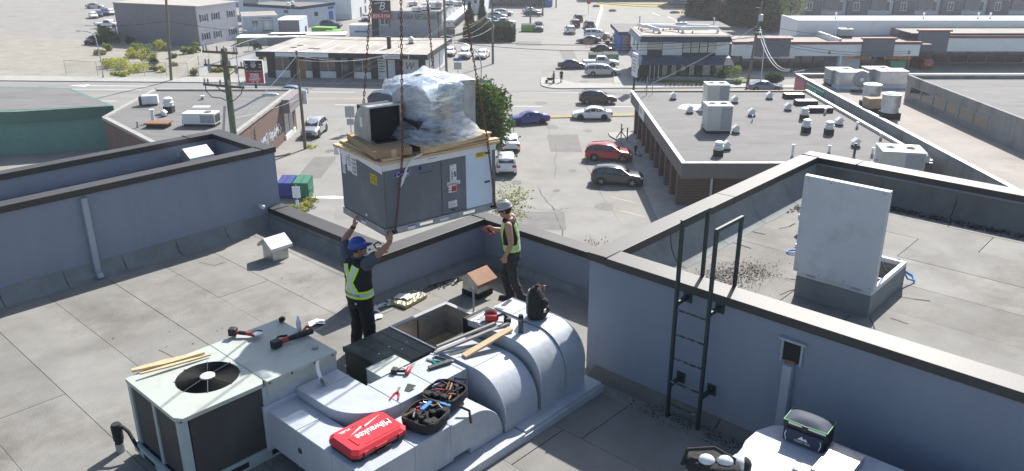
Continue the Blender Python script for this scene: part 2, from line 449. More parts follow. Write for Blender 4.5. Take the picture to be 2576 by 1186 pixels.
# ---- upper left block
LBT = 16.55
w_ = MB(); w_.box(-14,8.74,14.72,14.98,14.9,LBT); w_.build('wall', MATS['stucco'], B_)
MB().box(8.50,8.742,14.98,16.98,14.9,LBT).build('wall', MATS['stucco'], B_)
MB().box(-14,8.50,16.74,16.982,14.9,LBT).build('wall', MATS['stucco'], B_)
for a0, a1 in ((-13.9,1.0),(1.0,3.4),(3.4,5.8),(5.8,8.49)):
    MB().box(a0+.005,a1-.005,14.985,16.735,16.05,16.18).build('membrane_sheet', MATS['membrane_dark'], B_)
# coping: top plate, outer and inner dark flanges, one object per length
def coping(a0, a1, b0, b1, ztop, inner, axis, m0=0, m1=0):
    """metal cap over a parapet; m0/m1 = mitre run at the ends"""
    b_ = MB(); t = .012
    dz = .11
    if axis == 'a':
        b_._add([(a0+ (m0 if 0 else 0),b0-.02,ztop+.008),(a1,b0-.02,ztop+.008),(a1,b1+.02,ztop),(a0,b1+.02,ztop),
                 (a0,b0-.02,ztop-dz),(a1,b0-.02,ztop-dz),(a1,b1+.02,ztop-dz),(a0,b1+.02,ztop-dz)],
                [(0,1,2,3),(4,5,1,0),(6,7,3,2),(5,6,2,1),(7,4,0,3)])
    else:
        b_._add([(a0-.02,b0,ztop),(a1+.02,b0,ztop+.008),(a1+.02,b1,ztop+.008),(a0-.02,b1,ztop),
                 (a0-.02,b0,ztop-dz),(a1+.02,b0,ztop-dz),(a1+.02,b1,ztop-dz),(a0-.02,b1,ztop-dz)],
                [(0,1,2,3),(4,5,1,0),(6,7,3,2),(5,6,2,1),(7,4,0,3)])
    return b_.build('coping', MATS['coping_metal'], B_, bevel=.006)
def seam(a, b, z, la, lb):
    MB().box(a-la/2,a+la/2,b-lb/2,b+lb/2,z-.1,z+.016).build('coping_seam', MATS['black_metal'], B_)
LT = 16.66
coping(-14,2.4,14.70,14.99,LT,0,'a'); coping(2.41,8.45,14.70,14.99,LT,0,'a')
coping(8.46,8.75,14.70,16.99,LT,0,'b')
coping(-14,7.9,16.73,16.99,LT,0,'a'); coping(7.91,8.45,16.73,16.99,LT,0,'a')
for q in ((7.905,16.86,.02,.31),(2.405,14.85,.02,.34),(8.455,14.845,.02,.34)): seam(q[0],q[1],LT,q[2],q[3])
# ---- cant strips: concave fillets where roof meets wall, in lengths with visible laps
def cant(p, q, nrm, z, h=.26, d=.24, name='cant_strip', m='cant_membrane', lap=1.0):
    p = Vector((*p,0)); q = Vector((*q,0)); n = Vector((*nrm,0)); L_ = (q-p).length; u = (q-p)/L_
    k = max(1, round(L_/lap)); 
    for i in range(k):
        s0 = p + u*(L_*i/k+.006); s1 = p + u*(L_*(i+1)/k-.006)
        rows = []
        w0 = rs.uniform(0,.012)
        for s_ in (s0, s1):
            r_ = []
            for j in range(7):
                t = j/6*math.pi/2
                off = d*(1-math.sin(t)) + .004 + w0; zz = z + .004 + h*(1-math.cos(t)) + w0*.3
                r_.append(s_ + n*off + Vector((0,0,zz)))
            r_.append(s_ + n*(.003) + Vector((0,0,zz)))
            rows.append(r_)
        MB().grid(rows).build(name, MATS[m], B_, smooth=60)
cant((8.46,14.72),(-6,14.72),(0,-1),ROOF, h=.27, d=.24, lap=1.02)
cant((8.455,10.36),(8.455,14.70),(-1,0),ROOF, h=.2, d=.2, lap=1.0)
cant((10.2,10.05),(7.2,10.05),(0,-1),ROOF, h=.14, d=.16, lap=1.5)
cant((10.2,6.2),(10.2,10.05),(-1,0),ROOF, h=.14, d=.16, lap=1.3)
cant((8.3,-6),(8.3,6.0),(-1,0),ROOF, h=.10, d=.2, m='membrane_dark', lap=2.0)
# ---- low edge kerb on the left and the low L shaped parapet
MB().box(8.46,8.742,10.345,14.72,14.9,15.33).build('edge_curb', MATS['cant_membrane'], B_)
coping(8.44,8.76,10.36,12.1,15.42,0,'b'); coping(8.44,8.76,12.11,14.45,15.42,0,'b'); coping(8.44,8.76,14.46,14.69,15.42,0,'b')
seam(8.6,14.455,15.42,.36,.02)
MB().box(7.2,10.442,10.06,10.342,14.9,15.72).build('parapet', MATS['stucco'], B_)
MB().box(10.2,10.444,6.16,10.06,14.9,15.72).build('parapet', MATS['stucco'], B_)
coping(7.16,10.18,10.04,10.36,15.83,0,'a'); coping(10.19,10.46,6.17,10.36,15.83,0,'b')
seam(10.185,10.2,15.83,.02,.36)
# ---- upper right block
RBT = 16.70; RT = 16.80; RZ = 16.22
MB().box(8.30,8.56,-16,6.15,14.9,RBT-.02).build('wall', MATS['stucco'], B_)
MB().box(8.56,15.4,5.88,6.152,14.9,RBT-.02).build('wall', MATS['stucco'], B_)
MB().box(15.12,15.402,-16,5.88,14.9,RBT-.02).build('wall', MATS['stucco'], B_)
coping(8.28,8.58,-16,-.6,RT,0,'b'); coping(8.28,8.58,-.59,5.86,RT,0,'b')
coping(8.28,11.8,5.87,6.17,RT,0,'a'); coping(11.81,15.1,5.87,6.17,RT,0,'a')
coping(15.11,15.42,5.12,6.17,RT,0,'b'); coping(15.11,15.42,-16,5.11,RT,0,'b')
seam(15.26,5.115,RT,.36,.02); seam(15.105,6.02,RT,.02,.34); seam(8.43,5.865,RT,.34,.02)
ed2 = [8.57,9.5,10.5,11.5,12.5,13.5,14.4,15.11]
for i in range(len(ed2)-1):
    c_ = 5.86; 
    while c_ > -12:
        n_ = c_ - rs.uniform(1.6,3.4)
        sheet_strip(ed2[i], ed2[i+1], n_, c_, RZ); c_ = n_
MB().box(8.57,15.11,-14,5.86,16.0,RZ-.021).build('roof_deck', MATS['roof_tar'], B_)
cant((15.1,5.87),(8.58,5.87),(0,-1),RZ, h=.46, d=.30, lap=1.35)
cant((15.115,-8),(15.115,5.86),(-1,0),RZ, h=.42, d=.28, lap=1.3, m='membrane_dark')
# scupper box with downspout on the right block, downspout on the left block
mat('stucco_trim', (.33,.36,.41), .8, var=.08, scale=4)
d_ = thing('downspout', 'painted square downspout under an open scupper hole on the right wall', 'downspout', bw(8.3,3.2,0), TH)
MB().box(-.10,.0,-.055,.055,15.25,16.22).build('pipe', MATS['stucco_trim'], d_, bevel=.008)
s_ = MB(); s_.box(-.03,0,-.13,-.105,16.22,16.50); s_.box(-.03,0,.105,.13,16.22,16.50); s_.box(-.05,0,-.16,.16,16.50,16.53); s_.build('scupper_frame', MATS['stucco_trim'], d_)
MB().box(-.006,.0,-.105,.105,16.24,16.495).build('scupper_opening', MATS['roof_tar'], d_)
MB().box(-.035,-.004,-.06,.06,16.225,16.26).build('outlet_lip', MATS['rust'], d_)
d2 = thing('downspout', 'pale downspout running down the left end of the long grey wall', 'downspout', bw(4.88,14.72,0), TH)
MB().box(-.05,.05,-.09,-.005,15.05,16.5).build('pipe', MATS['stucco_trim'], d2, bevel=.008)
MB().obox((-.02,-.13,15.04),(.1,.2,.1),rx=R(-25)).build('outlet_elbow', MATS['stucco_trim'], d2, bevel=.008)
# small round wall light on the left block
wl = thing('wall_light', 'small round grey lamp fixture on the long grey wall', 'light', bw(8.25,14.715,15.5), TH)
MB().lathe([(.055,0),(.055,-.015),(.03,-.03)],axis='y',n=20).build('back_plate', MATS['gray_metal'], wl, smooth=True)
k_ = MB(); k_.tube([(0,-.02,0),(0,-.09,-.02)],.018); k_.lathe([(.02,-.08),(.045,-.1),(.045,-.15),(.03,-.17)],axis='y',n=16); k_.build('lamp_head', MATS['white_metal'], wl, smooth=True)
# debris and black dirt along the inner corners
mat('leaf_litter', (.045,.04,.033), .95, var=.4, scale=20)
def litter(label, pts, n, spread, z, seed, m='leaf_litter', size=.03):
    rn = random.Random(seed); b_ = MB()
    for i in range(n):
        p = rn.choice(pts); a = p[0]+rn.gauss(0,spread[0]); b = p[1]+rn.gauss(0,spread[1]); s_ = size*rn.uniform(.4,1.4)
        b_.t = Matrix.Translation((a,b,z+.003+rn.uniform(0,.012))) @ Matrix.Rotation(rn.uniform(0,6.28),4,'Z') @ Matrix.Rotation(rn.uniform(-.4,.4),4,'X')
        b_._add([(-s_,-s_*.5,0),(s_,-s_*.4,.004),(s_*.7,s_*.6,.01),(-s_*.6,s_*.5,.003)],[(0,1,2,3)])
    o = b_.build('roof_litter', MATS[m], None); o.location = (0,0,0); o.rotation_euler = (0,0,TH); o['kind'] = 'stuff'; o['label'] = label
    return o
litter('black leaf litter on the right roof beside the ladder', [(9.75,5.0),(10.1,5.0),(9.5,4.7),(10.4,4.75),(9.2,5.2)], 2200, (.24,.17), RZ, 1, size=.011)
litter('dark litter along the back parapet', [(14.75,4.6),(14.7,4),(14.7,3.3),(14.72,2.6),(14.7,1.8)], 1700, (.09,.3), RZ, 2, size=.017)
litter('dark crumbs in the roof corner', [(14.2,5.45),(14.4,5.4),(13.6,5.5)], 130, (.15,.05), RZ, 3, size=.025)
litter('dark litter at the ladder foot', [(8.05,4.4),(8.0,3.9),(8.05,3.4),(8.0,4.9)], 420, (.07,.25), ROOF, 4, size=.012)
litter('dark litter in the left block corner', [(8.2,16.55),(7.7,16.6),(8.3,16.3)], 240, (.12,.08), 16.18, 5, size=.03)
litter('small dark specks on the left roof', [(5.5,13),(7.2,12.0),(4.8,11.5)], 40, (.6,.5), ROOF, 6, size=.011)
mat('membrane_tear', (.045,.042,.04), .9, var=.2)
def tear(pts, z, w=.012):
    b=MB(); q=[at(x,y,z) for x,y in pts]
    for i in range(len(q)-1):
        d=q[i+1]-q[i]; n=Vector((-d.y,d.x,0)).normalized()*w*(.5+.5*((i*7)%3)/2); b.poly([q[i]-n,q[i+1]-n,q[i+1]+n,q[i]+n])
    o=b.build('membrane_crack',MATS['membrane_tear']); o['kind']='structure'
for pts in ([(1975,700),(1990,702),(2008,705)],[(1962,742),(1985,732),(2003,727)],[(2120,812),(2130,800),(2138,795)],[(2188,800),(2196,815),(2200,828)],[(2255,745),(2300,752),(2340,757)],[(1790,600),(1850,612),(1890,625)],[(1830,565),(1880,580),(1925,590)],[(1960,575),(1985,570),(2000,562)],[(2240,800),(2285,815)]): tear(pts,RZ+.008)
for pts in ([(500,660),(540,668),(566,660)],[(880,760),(850,790)],[(1240,700),(1290,730)],[(400,880),(440,900),(450,930)],[(1330,830),(1380,850)]): tear(pts,ROOF+.008,.008)
# ================================================================ rooftop plant
mat('unit_paint', (.40,.43,.385), .55, var=.06, scale=3, stain=(.30,.26,.2), stain_scale=2.2, stain_amt=.55, bump=.03)
mat('unit_rail', (.33,.40,.40), .5, var=.08, scale=4)
mat('duct_paint', (.40,.43,.475), .46, var=.09, scale=2.4, stain=(.25,.27,.29), stain_scale=2.0, stain_amt=.75, bump=.22, bscale=9, stretch=(1,1,.45), detail=9)
mat('coil_fins', (.055,.055,.055), .7, var=.2, scale=3, stretch=(1,1,.25), bump=.4, bscale=120)
mat('fan_black', (.02,.02,.022), .55, var=0)
mat('bolt_dark', (.05,.05,.05), .5, var=0)
mat('stained_green', (.038,.052,.048), .55, var=.35, scale=5, stain=(.16,.17,.13), stain_scale=3.2, stain_amt=.6)
mat('dark_green_side', (.05,.062,.05), .6, var=.2, scale=4)
mat('plywood', (.42,.30,.17), .85, var=.25, scale=3, stain=(.10,.08,.06), stain_scale=2.5, stain_amt=.8)
mat('tar_black', (.012,.012,.012), .45, var=.2)
mat('foil_silver', (.55,.56,.57), .3, metal=.8, var=.25, scale=14, bump=.5, bscale=30)
# ---------------- old packaged unit with condenser fan
a0,a1,b0,b1,zt = 3.03,5.07,7.62,8.90,16.04
U = bthing('packaged_rooftop_unit', 'old pale green rooftop air conditioner with round condenser fan and dark coil panels', 'air conditioner', a0, b0, ROOF)
W_,D_,Ht = a1-a0, b1-b0, zt-ROOF
# base rail with fork pockets
rl = MB()
rl.box(.0,W_,.0,.05,.0,.16); rl.box(.0,W_,D_-.05,D_,.0,.16); rl.box(-.045,.0,-.03,D_+.03,.04,.17); rl.box(W_-.05,W_,.05,D_-.05,0,.16)
rl.build('base_rail', MATS['unit_rail'], U, bevel=.006)
for x in (.55,1.2): MB().box(x-.17,x+.17,-.004,.02,.045,.115).build('fork_pocket', MATS['fan_black'], U)
for y in (.35,.9): MB().box(-.049,-.02,y-.14,y+.14,.06,.12).build('fork_pocket', MATS['fan_black'], U)
# core
MB().box(.035,W_-.012,.03,D_-.02,.16,Ht-.2).build('inner_casing', MATS['coil_fins'], U)
# condenser coil faces
MB().box(.02,.05,.66,D_-.10,.2,Ht-.07).build('coil_panel', MATS['coil_fins'], U)
MB().box(.02,.05,.10,.60,.2,Ht-.07).build('coil_panel', MATS['coil_fins'], U)
MB().box(.12,1.0,.012,.05,.2,Ht-.07).build('coil_panel', MATS['coil_fins'], U)
# corner posts and mullions
for x,y,w,d in ((0,0,.10,.09),(0,D_-.08,.08,.08),(0,.60,.05,.06)):
    MB().box(x,x+w,y,y+d,.16,Ht-.05).build('corner_post', MATS['unit_rail'], U, bevel=.006)
MB().box(1.0,1.06,0,.05,.16,Ht-.05).build('corner_post', MATS['unit_rail'], U, bevel=.004)
MB().box(1.062,W_,.004,.05,.16,Ht-.19).build('duct_flange', MATS['duct_paint'], U)
MB().box(1.062,W_,.0,.05,Ht-.188,Ht-.05).build('side_panel', MATS['unit_paint'], U)
MB().box(W_-.012,W_,.05,D_,.16,Ht-.05).build('side_panel', MATS['unit_paint'], U)
MB().box(.08,W_-.012,D_-.02,D_,.16,Ht-.05).build('side_panel', MATS['unit_paint'], U)
# top panels: condenser top with round opening, and cabinet top
def plate_hole(x0,x1,y0,y1,z0,z1,cx,cy,r,n=48):
    b_ = MB(); out=[]; inn=[]
    for j in range(n):
        t = 2*math.pi*j/n + math.pi/4; c,s = math.cos(t), math.sin(t)
        k = min((x1-cx)/c if c>1e-6 else ((x0-cx)/c if c<-1e-6 else 1e9), (y1-cy)/s if s>1e-6 else ((y0-cy)/s if s<-1e-6 else 1e9))
        out.append((cx+c*k, cy+s*k)); inn.append((cx+c*r, cy+s*r))
    rows = [[(*p,z1) for p in inn],[(*p,z1) for p in out],[(*p,z0) for p in out],[(*p,z0) for p in inn],[(*p,z1) for p in inn]]
    rows = [[r_[j] for j in range(n)] for r_ in rows]
    b_.grid(rows[::-1], close=True)
    return b_
fx, fy, frad = .66, .60, .36
plate_hole(-.012,1.06,-.012,D_+.012,Ht-.05,Ht,fx,fy,frad).build('condenser_top', MATS['unit_paint'], U, smooth=30)
MB().box(1.066,W_+.012,-.012,D_+.012,Ht-.05,Ht+.003).build('cabinet_top', MATS['unit_paint'], U, bevel=.006)
f_ = MB(); f_.lathe([(frad,0),(frad,-.22),(frad-.006,-.22),(frad-.006,0)], c=(fx,fy,Ht-.002), n=40); f_.build('fan_shroud', MATS['fan_black'], U, smooth=True)
MB().lathe([(frad-.01,0),(frad-.01,.01)], c=(fx,fy,Ht-.42), n=32).build('shroud_floor', MATS['coil_fins'], U)
gl = MB()
for k in range(3,19):
    r_ = frad*k/18.6; gl.tube([(fx+r_*math.cos(t),fy+r_*math.sin(t),Ht+.012*(1-(k/18.)**2)) for t in [2*math.pi*j/36 for j in range(36)]], .0024, 4, closed=True)
for k in range(8):
    t = 2*math.pi*k/8+.3; gl.tube([(fx+.05*math.cos(t),fy+.05*math.sin(t),Ht+.016),(fx+(frad+.012)*math.cos(t),fy+(frad+.012)*math.sin(t),Ht+.004)], .0045, 5)
gl.build('fan_grille', MATS['bolt_dark'], U)
MB().lathe([(.085,-.005),(.085,.012),(.07,.02)], c=(fx,fy,Ht+.008), n=24).build('fan_cap', MATS['white_metal'], U, smooth=True)
MB().lathe([(.11,-.28),(.11,-.02)], c=(fx,fy,Ht), n=20).build('fan_motor', MATS['black_metal'], U, smooth=True)
for k in range(3):
    t = 2.3*k+.4; bl = MB(); rows=[]
    for i in range(6):
        r_ = .09+.25*i/5
        rows.append([(fx+r_*math.cos(t+s_), fy+r_*math.sin(t+s_), Ht-.12+.05*s_) for s_ in (-.5,-.25,0,.25,.5)])
    bl.grid(rows); bl.build('fan_blade', MATS['gray_metal'], U, smooth=True)
for x,y in ((.02,.0),(1.02,.0),(1.10,.0),(1.4,.0),(1.72,.0),(1.98,.0)):
    MB().lathe([(.012,0),(.012,-.012)], c=(x,-.013,Ht-.025), axis='y', n=8).build('screw', MATS['bolt_dark'], U)
# ---------------- air ducts
def sect_duct(name, parent, pts, hw, z0, z1, m='duct_paint'): pass
def quarter_profile(b_end, b_back, zt, zb, r, n=10):
    """side profile (b,z) of a duct that runs flat and turns down at b_end"""
    pr = [(b_back,zt)]
    for j in range(n+1):
        t = math.pi/2*j/n
        pr.append((b_end + r - r*math.sin(t), zt - r + r*math.cos(t)))
    pr += [(b_end,zb)]
    return pr
DU = bthing('supply_return_ducts', 'white painted sheet metal ducts bending from the old unit down into the roof curb', 'duct', 0, 0, 0)
# ledge curb
lg = MB(); lg.box(4.9,6.35,5.585,6.2,15.0,15.13); lg.build('curb_ledge', MATS['duct_paint'], DU, bevel=.01)
lg = MB(); lg.box(6.36,7.93,5.60,6.2,15.0,15.145); lg.build('curb_ledge', MATS['duct_paint'], DU, bevel=.01)
lg = MB(); lg.box(6.30,7.95,5.575,5.605,14.995,15.10); lg.build('ledge_flashing', MATS['duct_paint'], DU, bevel=.005)
def down_duct(a0, a1, zt, bback, r, bend_z=.6, zb=15.14, bend=5.77, thick=.62, name='duct_elbow'):
    pr = quarter_profile(bend, bback, zt, zb, r)
    ri = max(.02, r-.45)
    inner = [(bend+.5,zb),(bend+.5,zt-.45)] if bback > bend+.6 else [(bback, zb)]
    poly = pr + inner + ([(bback,zt-.45)] if bback > bend+.6 else [])
    b_ = MB(); b_.extr(poly, 'x', a0, a1)
    for x in (a0,a1): MB().tube([(x,p[0]-.001,p[1]+.001) for p in pr],.0075,5).build('edge_seam', MATS['duct_paint'], DU, smooth=True)
    for bb in (bback-.35,bend+r+.05): MB().box(a0-.003,a1+.003,bb-.012,bb+.012,zt-.3,zt+.006).build('drive_cleat', MATS['duct_paint'], DU)
    for k in range(4): MB().lathe([(.007,0),(.007,.005)],c=(a0+.06+(a1-a0-.12)*k/3,bback-.38,zt),n=6).build('screw', MATS['gray_metal'], DU)
    return b_.build(name, MATS['duct_paint'], DU, smooth=30, bevel=.004)
down_duct(6.19,6.77,15.83,7.02,.52)
down_duct(6.86,7.315,15.98,7.18,.50)
down_duct(7.345,7.75,16.0,7.10,.50)
# upper trunk: leaves the unit towards -b, sweeps to +a, runs to the second elbow
def arc(cx,cy,r,t0,t1,n): return [(cx+r*math.cos(t0+(t1-t0)*i/n), cy+r*math.sin(t0+(t1-t0)*i/n)) for i in range(n+1)]
tr = [(4.46,7.615)] + arc(5.06,7.02,.60,math.pi,1.5*math.pi,10) + [(6.186,6.42),(6.186,7.02),(5.06,7.02),(5.06,7.615)]
MB().prism(tr, 15.30, 15.80).build('duct_trunk', MATS['duct_paint'], DU, smooth=30, bevel=.008)
[MB().box(x,x+.02,6.415,7.03,15.29,15.806).build('drive_cleat', MATS['duct_paint'], DU) for x in (5.62,6.1)]; MB().box(4.455,5.065,7.36,7.38,15.29,15.806).build('drive_cleat', MATS['duct_paint'], DU); MB().box(4.046,4.46,7.0,7.02,15.185,15.687).build('drive_cleat', MATS['duct_paint'], DU); MB().box(4.75,4.77,5.784,6.36,15.185,15.688).build('drive_cleat', MATS['duct_paint'], DU); MB().box(5.085,5.10,6.415,7.03,15.29,15.806).build('duct_joint', MATS['duct_paint'], DU)
# lower trunk: square corner under the red case, ends in a downturn
MB().box(4.05,4.455,6.36,7.72,15.19,15.68).build('duct_trunk', MATS['duct_paint'], DU, bevel=.008)
MB().box(4.055,5.30,5.79,6.358,15.19,15.682).build('duct_trunk', MATS['duct_paint'], DU, bevel=.008)
pr = [(5.302,15.66)] + [(6.155-.5+.5*math.sin(t), 15.66-.5+.5*math.cos(t)) for t in [math.pi/2*j/10 for j in range(11)]] + [(6.155,15.135),(5.60,15.135),(5.60,15.22),(5.302,15.22)]
MB().extr(pr, 'y', 5.79, 6.33).build('duct_elbow', MATS['duct_paint'], DU, smooth=30, bevel=.008)
MB().box(5.28,5.31,5.784,6.34,15.2,15.688).build('duct_joint', MATS['duct_paint'], DU)
MB().box(4.04,4.06,6.93,6.99,15.40,15.46).build('test_plug', MATS['bolt_dark'], DU)
MB().box(4.0,4.47,7.58,7.625,15.14,15.74).build('duct_joint', MATS['duct_paint'], DU, bevel=.006)
MB().box(5.88,5.97,6.33,6.40,15.30,15.66).build('duct_joint', MATS['duct_paint'], DU)
# cut open black sealed mouth of the third duct
sl = MB(); sl.box(6.845,7.33,7.10,7.19,15.16,15.99)
sl.build('tar_seal', MATS['tar_black'], DU, bevel=.012)
rn_ = random.Random(5)
for a_, b__, w, d in ((6.93,7.02,.16,.05),(7.1,7.05,.2,.04),(6.9,6.95,.06,.1),(7.25,6.99,.05,.09),(7.4,7.0,.07,.12),(7.55,7.03,.25,.05)):
    MB().obox((a_,b__,15.99 if a_<7.33 else 16.008),(w,d,.012),rz=rn_.uniform(-.3,.3)).build('tape_scrap', MATS['tar_black'] if rn_.random()<.6 else MATS['foil_silver'], DU)
MB().box(6.835,6.858,6.90,7.12,15.55,15.90).build('tar_seal', MATS['tar_black'], DU)
# pale junction box against the trunk
jb = bthing('junction_box', 'small pale green metal box behind the long duct beside the dark lid', 'box', 5.30, 7.03, 15.2)
MB().box(0,.46,0,.30,0,.60).build('casing', MATS['unit_paint'], jb, bevel=.006)
MB().box(-.006,.466,-.0,.306,.60,.612).build('cover', MATS['unit_paint'], jb, bevel=.003)
jb2 = bthing('end_box', 'pale grey metal box behind the tool backpack at the far duct end', 'box', 7.80, 6.55, 15.0)
MB().box(0,.45,0,.45,0,.62).build('casing', MATS['unit_rail'], jb2, bevel=.006)
MB().box(-.008,.458,-.008,.458,.62,.635).build('cover', MATS['unit_paint'], jb2, bevel=.003)
# ---------------- open roof curb for the new unit
CU = bthing('roof_curb', 'open galvanised roof curb with plywood floor waiting for the hanging unit', 'roof curb', 5.78, 7.50, ROOF)
CW, CD, CH = 1.94, .96, .47
for n_,x0,x1,y0,y1 in (('curb_wall',.82,CW,CD-.035,CD),('curb_wall',CW-.035,CW,.036,CD-.036),('curb_wall',.82,CW,0,.035)):
    MB().box(x0,x1,y0,y1,0,CH).build(n_, MATS['galvanised'], CU)
MB().box(.82,CW,CD-.05,CD+.02,CH,CH+.03).build('curb_rim', MATS['gray_metal'], CU)
MB().box(CW-.05,CW+.02,0,CD-.051,CH,CH+.03).build('curb_rim', MATS['gray_metal'], CU)
MB().box(.82,CW-.051,-.02,.05,CH,CH+.03).build('curb_rim', MATS['tar_black'], CU)
MB().box(.82,CW-.04,.04,CD-.04,-.08,.02).build('plywood_floor', MATS['plywood'], CU)
MB().obox((1.02,.25,.05),(.5,.22,.03),rz=.2).build('plywood_piece', MATS['lumber'], CU)
MB().obox((1.25,.62,.04),(.35,.08,.03),rz=-.5).build('plywood_piece', MATS['plywood'], CU)
MB().box(1.30,1.32,CD-.045,CD-.036,.12,.44).build('seam_strip', MATS['bolt_dark'], CU)
LD = bthing('curb_lid', 'dark green metal covered half of the roof curb, stained and seamed', 'panel', 5.78, 7.50, ROOF)
MB().box(.0,.815,0,CD,0,CH).build('side', MATS['dark_green_side'], LD)
for k in range(4):
    MB().box(.0+.204*k+.003,.204*(k+1)-.003,-.012,CD+.012,CH+.002,CH+.03).build('lid_board', MATS['stained_green'], LD, bevel=.003)
MB().box(-.02,.0,-.015,CD+.015,CH-.04,CH+.034).build('edge_trim', MATS['black_metal'], LD)
MB().box(.8,.83,-.015,CD+.015,CH+.03,CH+.042).build('edge_trim', MATS['foil_silver'], LD)
for x,y in ((.2,.45),(.42,.5),(.5,.32),(.67,.42),(.30,.2)): MB().lathe([(.012,0),(.012,.004)],c=(x,y,CH+.03),n=10).build('rivet', MATS['white_metal'], LD)
# ---------------- hooded roof vents
mat('hood_white', (.62,.62,.63), .55, var=.1, scale=5, stain=(.30,.16,.09), stain_scale=2.5, stain_amt=.35)
mat('hood_rust', (.30,.16,.095), .75, var=.2, scale=5, stain=(.42,.30,.22), stain_scale=2, stain_amt=.5)
def hood_vent(label, a, b, z, s=.34, hb=.30, rz=0, hm='hood_white', tar=True, group='hooded vents on our roof'):
    v = bthing('roof_vent', label, 'roof vent', a, b, z, rz, group)
    h = s/2
    MB().box(-h,h,-h,h,.0,hb).build('vent_body', MATS['galvanised'], v, bevel=.004)
    if tar: MB().box(-h-.01,h+.01,-h-.01,h+.01,0,.10).build('tar_collar', MATS['roof_tar'], v)
    e = h+.06; eb = h+.075; t = .012
    ze, zr = hb-.01, hb+.15
    for s_ in (-1,1):
        b_ = MB(); p0 = (s_*eb, ze); p1 = (0, zr)
        pr = [(p0[0],p0[1]),(p1[0],p1[1]),(p1[0],p1[1]+.012),(p0[0],p0[1]+.012)]
        if s_ > 0: pr = pr[::-1]
        b_.extr(pr, 'x', -e, e)
        b_.build('hood_slope', MATS[hm], v)
    for s_ in (-1,1):
        g = MB(); x0, x1 = (e-.02, e-.012) if s_>0 else (-e+.012,-e+.02)
        g.extr([(-eb+.02,ze+.005),(eb-.02,ze+.005),(0,zr-.004)],'x',x0,x1); g.build('gable_end', MATS['galvanised'], v)
    MB().box(-e,e,-eb,-eb+.01,ze-.045,ze).build('hood_lip', MATS[hm], v); MB().box(-e,e,eb-.01,eb,ze-.045,ze).build('hood_lip', MATS[hm], v)
    return v
hood_vent('white hooded roof vent with rust streaks alone on the left roof', 7.55, 13.06, ROOF, tar=False)
hood_vent('brown rusted hooded roof vent behind the open curb', 9.02, 9.08, ROOF, hm='hood_rust', s=.36)
hood_vent('white hooded vent inside the raised left block', 7.75, 16.2, 16.18, s=.42, hb=.26, tar=False)
hood_vent('white hooded vent half hidden behind the open hatch lid', 14.0, 4.55, RZ, s=.5, hb=.22, rz=R(-50))
# small gooseneck pipe by the curb
g_ = bthing('gooseneck_pipe', 'thin grey gooseneck pipe standing beside the brown vent', 'pipe', 8.42, 8.57, ROOF)
MB().tube([(0,0,0),(0,0,.42),(-.015,.0,.46),(-.06,.0,.48),(-.10,0,.45)],.016,8).build('pipe', MATS['gray_metal'], g_, smooth=True)
MB().box(-.04,.04,-.04,.04,0,.05).build('base_flashing', MATS['gray_metal'], g_, bevel=.01)
# black pipe stub with hose in front of the old unit
g2 = bthing('drain_stub', 'black plastic pipe stub with hose beside the old unit', 'pipe', 2.90, 9.0, ROOF)
p_ = at(305,1135,ROOF); g2.location = p_
MB().lathe([(.05,0),(.05,.16),(.06,.17),(.065,.36),(.05,.39)],n=16).build('pipe', MATS['black_rubber'], g2, smooth=True)
MB().lathe([(.055,0),(.055,.12)],n=16).build('sleeve', MATS['gray_metal'], g2, smooth=True)
e_ = g2.matrix_basis.inverted() if False else None
h_ = [Vector((0,0,.33)),Vector((.10,-.05,.34)),Vector((.2,-.12,.25)),Vector((.32,-.22,.10)),Vector((.42,-.27,.06))]
rot = Matrix.Rotation(-TH,4,'Z')
MB().tube([rot @ (p) for p in [Vector((0,0,.33)),Vector((.08,0,.345)),Vector((.16,-.04,.30)),Vector((.25,-.10,.16)),Vector((.36,-.16,.08))]],.022,8).build('hose', MATS['black_rubber'], g2, smooth=True)
# flat metal channel leaning behind the old unit
ch = bthing('metal_channel', 'short galvanised sheet metal channel lying behind the old unit', 'metal scrap', 4.48, 9.12, ROOF)
c_ = MB(); c_.box(-.2,.2,-.05,.05,.2,.22); c_.box(-.2,.2,-.05,-.042,.0,.2); c_.box(-.2,.2,.042,.05,.0,.2); c_.build('channel', MATS['galvanised'], ch)
# ---------------- ladder on the right block
mat('ladder_green', (.028,.045,.042), .45, var=.2, scale=8)
mat('worn_rung', (.03,.045,.042), .5, var=0, stain=(.45,.45,.45), stain_scale=9, stain_amt=1.0)
LA = bthing('wall_ladder', 'dark green steel wall ladder with worn rungs climbing to the right roof', 'ladder', 8.02, 4.38, ROOF)
hb_ = .225; tp = 2.68
for s_ in (-1,1):
    MB().box(-.028,.028,s_*hb_-.018,s_*hb_+.018,0,tp).build('rail', MATS['ladder_green'], LA, bevel=.004)
    MB().box(.57,.626,s_*hb_-.018,s_*hb_+.018,1.79,tp).build('return_leg', MATS['ladder_green'], LA, bevel=.004)
    MB().box(-.028,.626,s_*hb_-.0185,s_*hb_+.0185,tp+.001,tp+.045).build('handle_bar', MATS['ladder_green'], LA, bevel=.004)
    MB().box(.565,.635,s_*hb_-.04,s_*hb_+.04,1.785,1.80).build('foot_plate', MATS['ladder_green'], LA)
for z in (.20,.53,.87,1.21,1.55):
    MB().tube([(0,-hb_+.019,z),(0,hb_-.019,z)],.014,8).build('rung', MATS['worn_rung'], LA, smooth=True)
for s_, z in ((-1,.44),(1,.44),(-1,1.60),(1,1.60)):
    MB().box(.029,.262,s_*hb_-.02,s_*hb_+.02,z,z+.05).build('stand_off', MATS['ladder_green'], LA)
    MB().box(.263,.277,s_*hb_-.06,s_*hb_+.06,z-.05,z+.10).build('wall_plate', MATS['ladder_green'], LA)
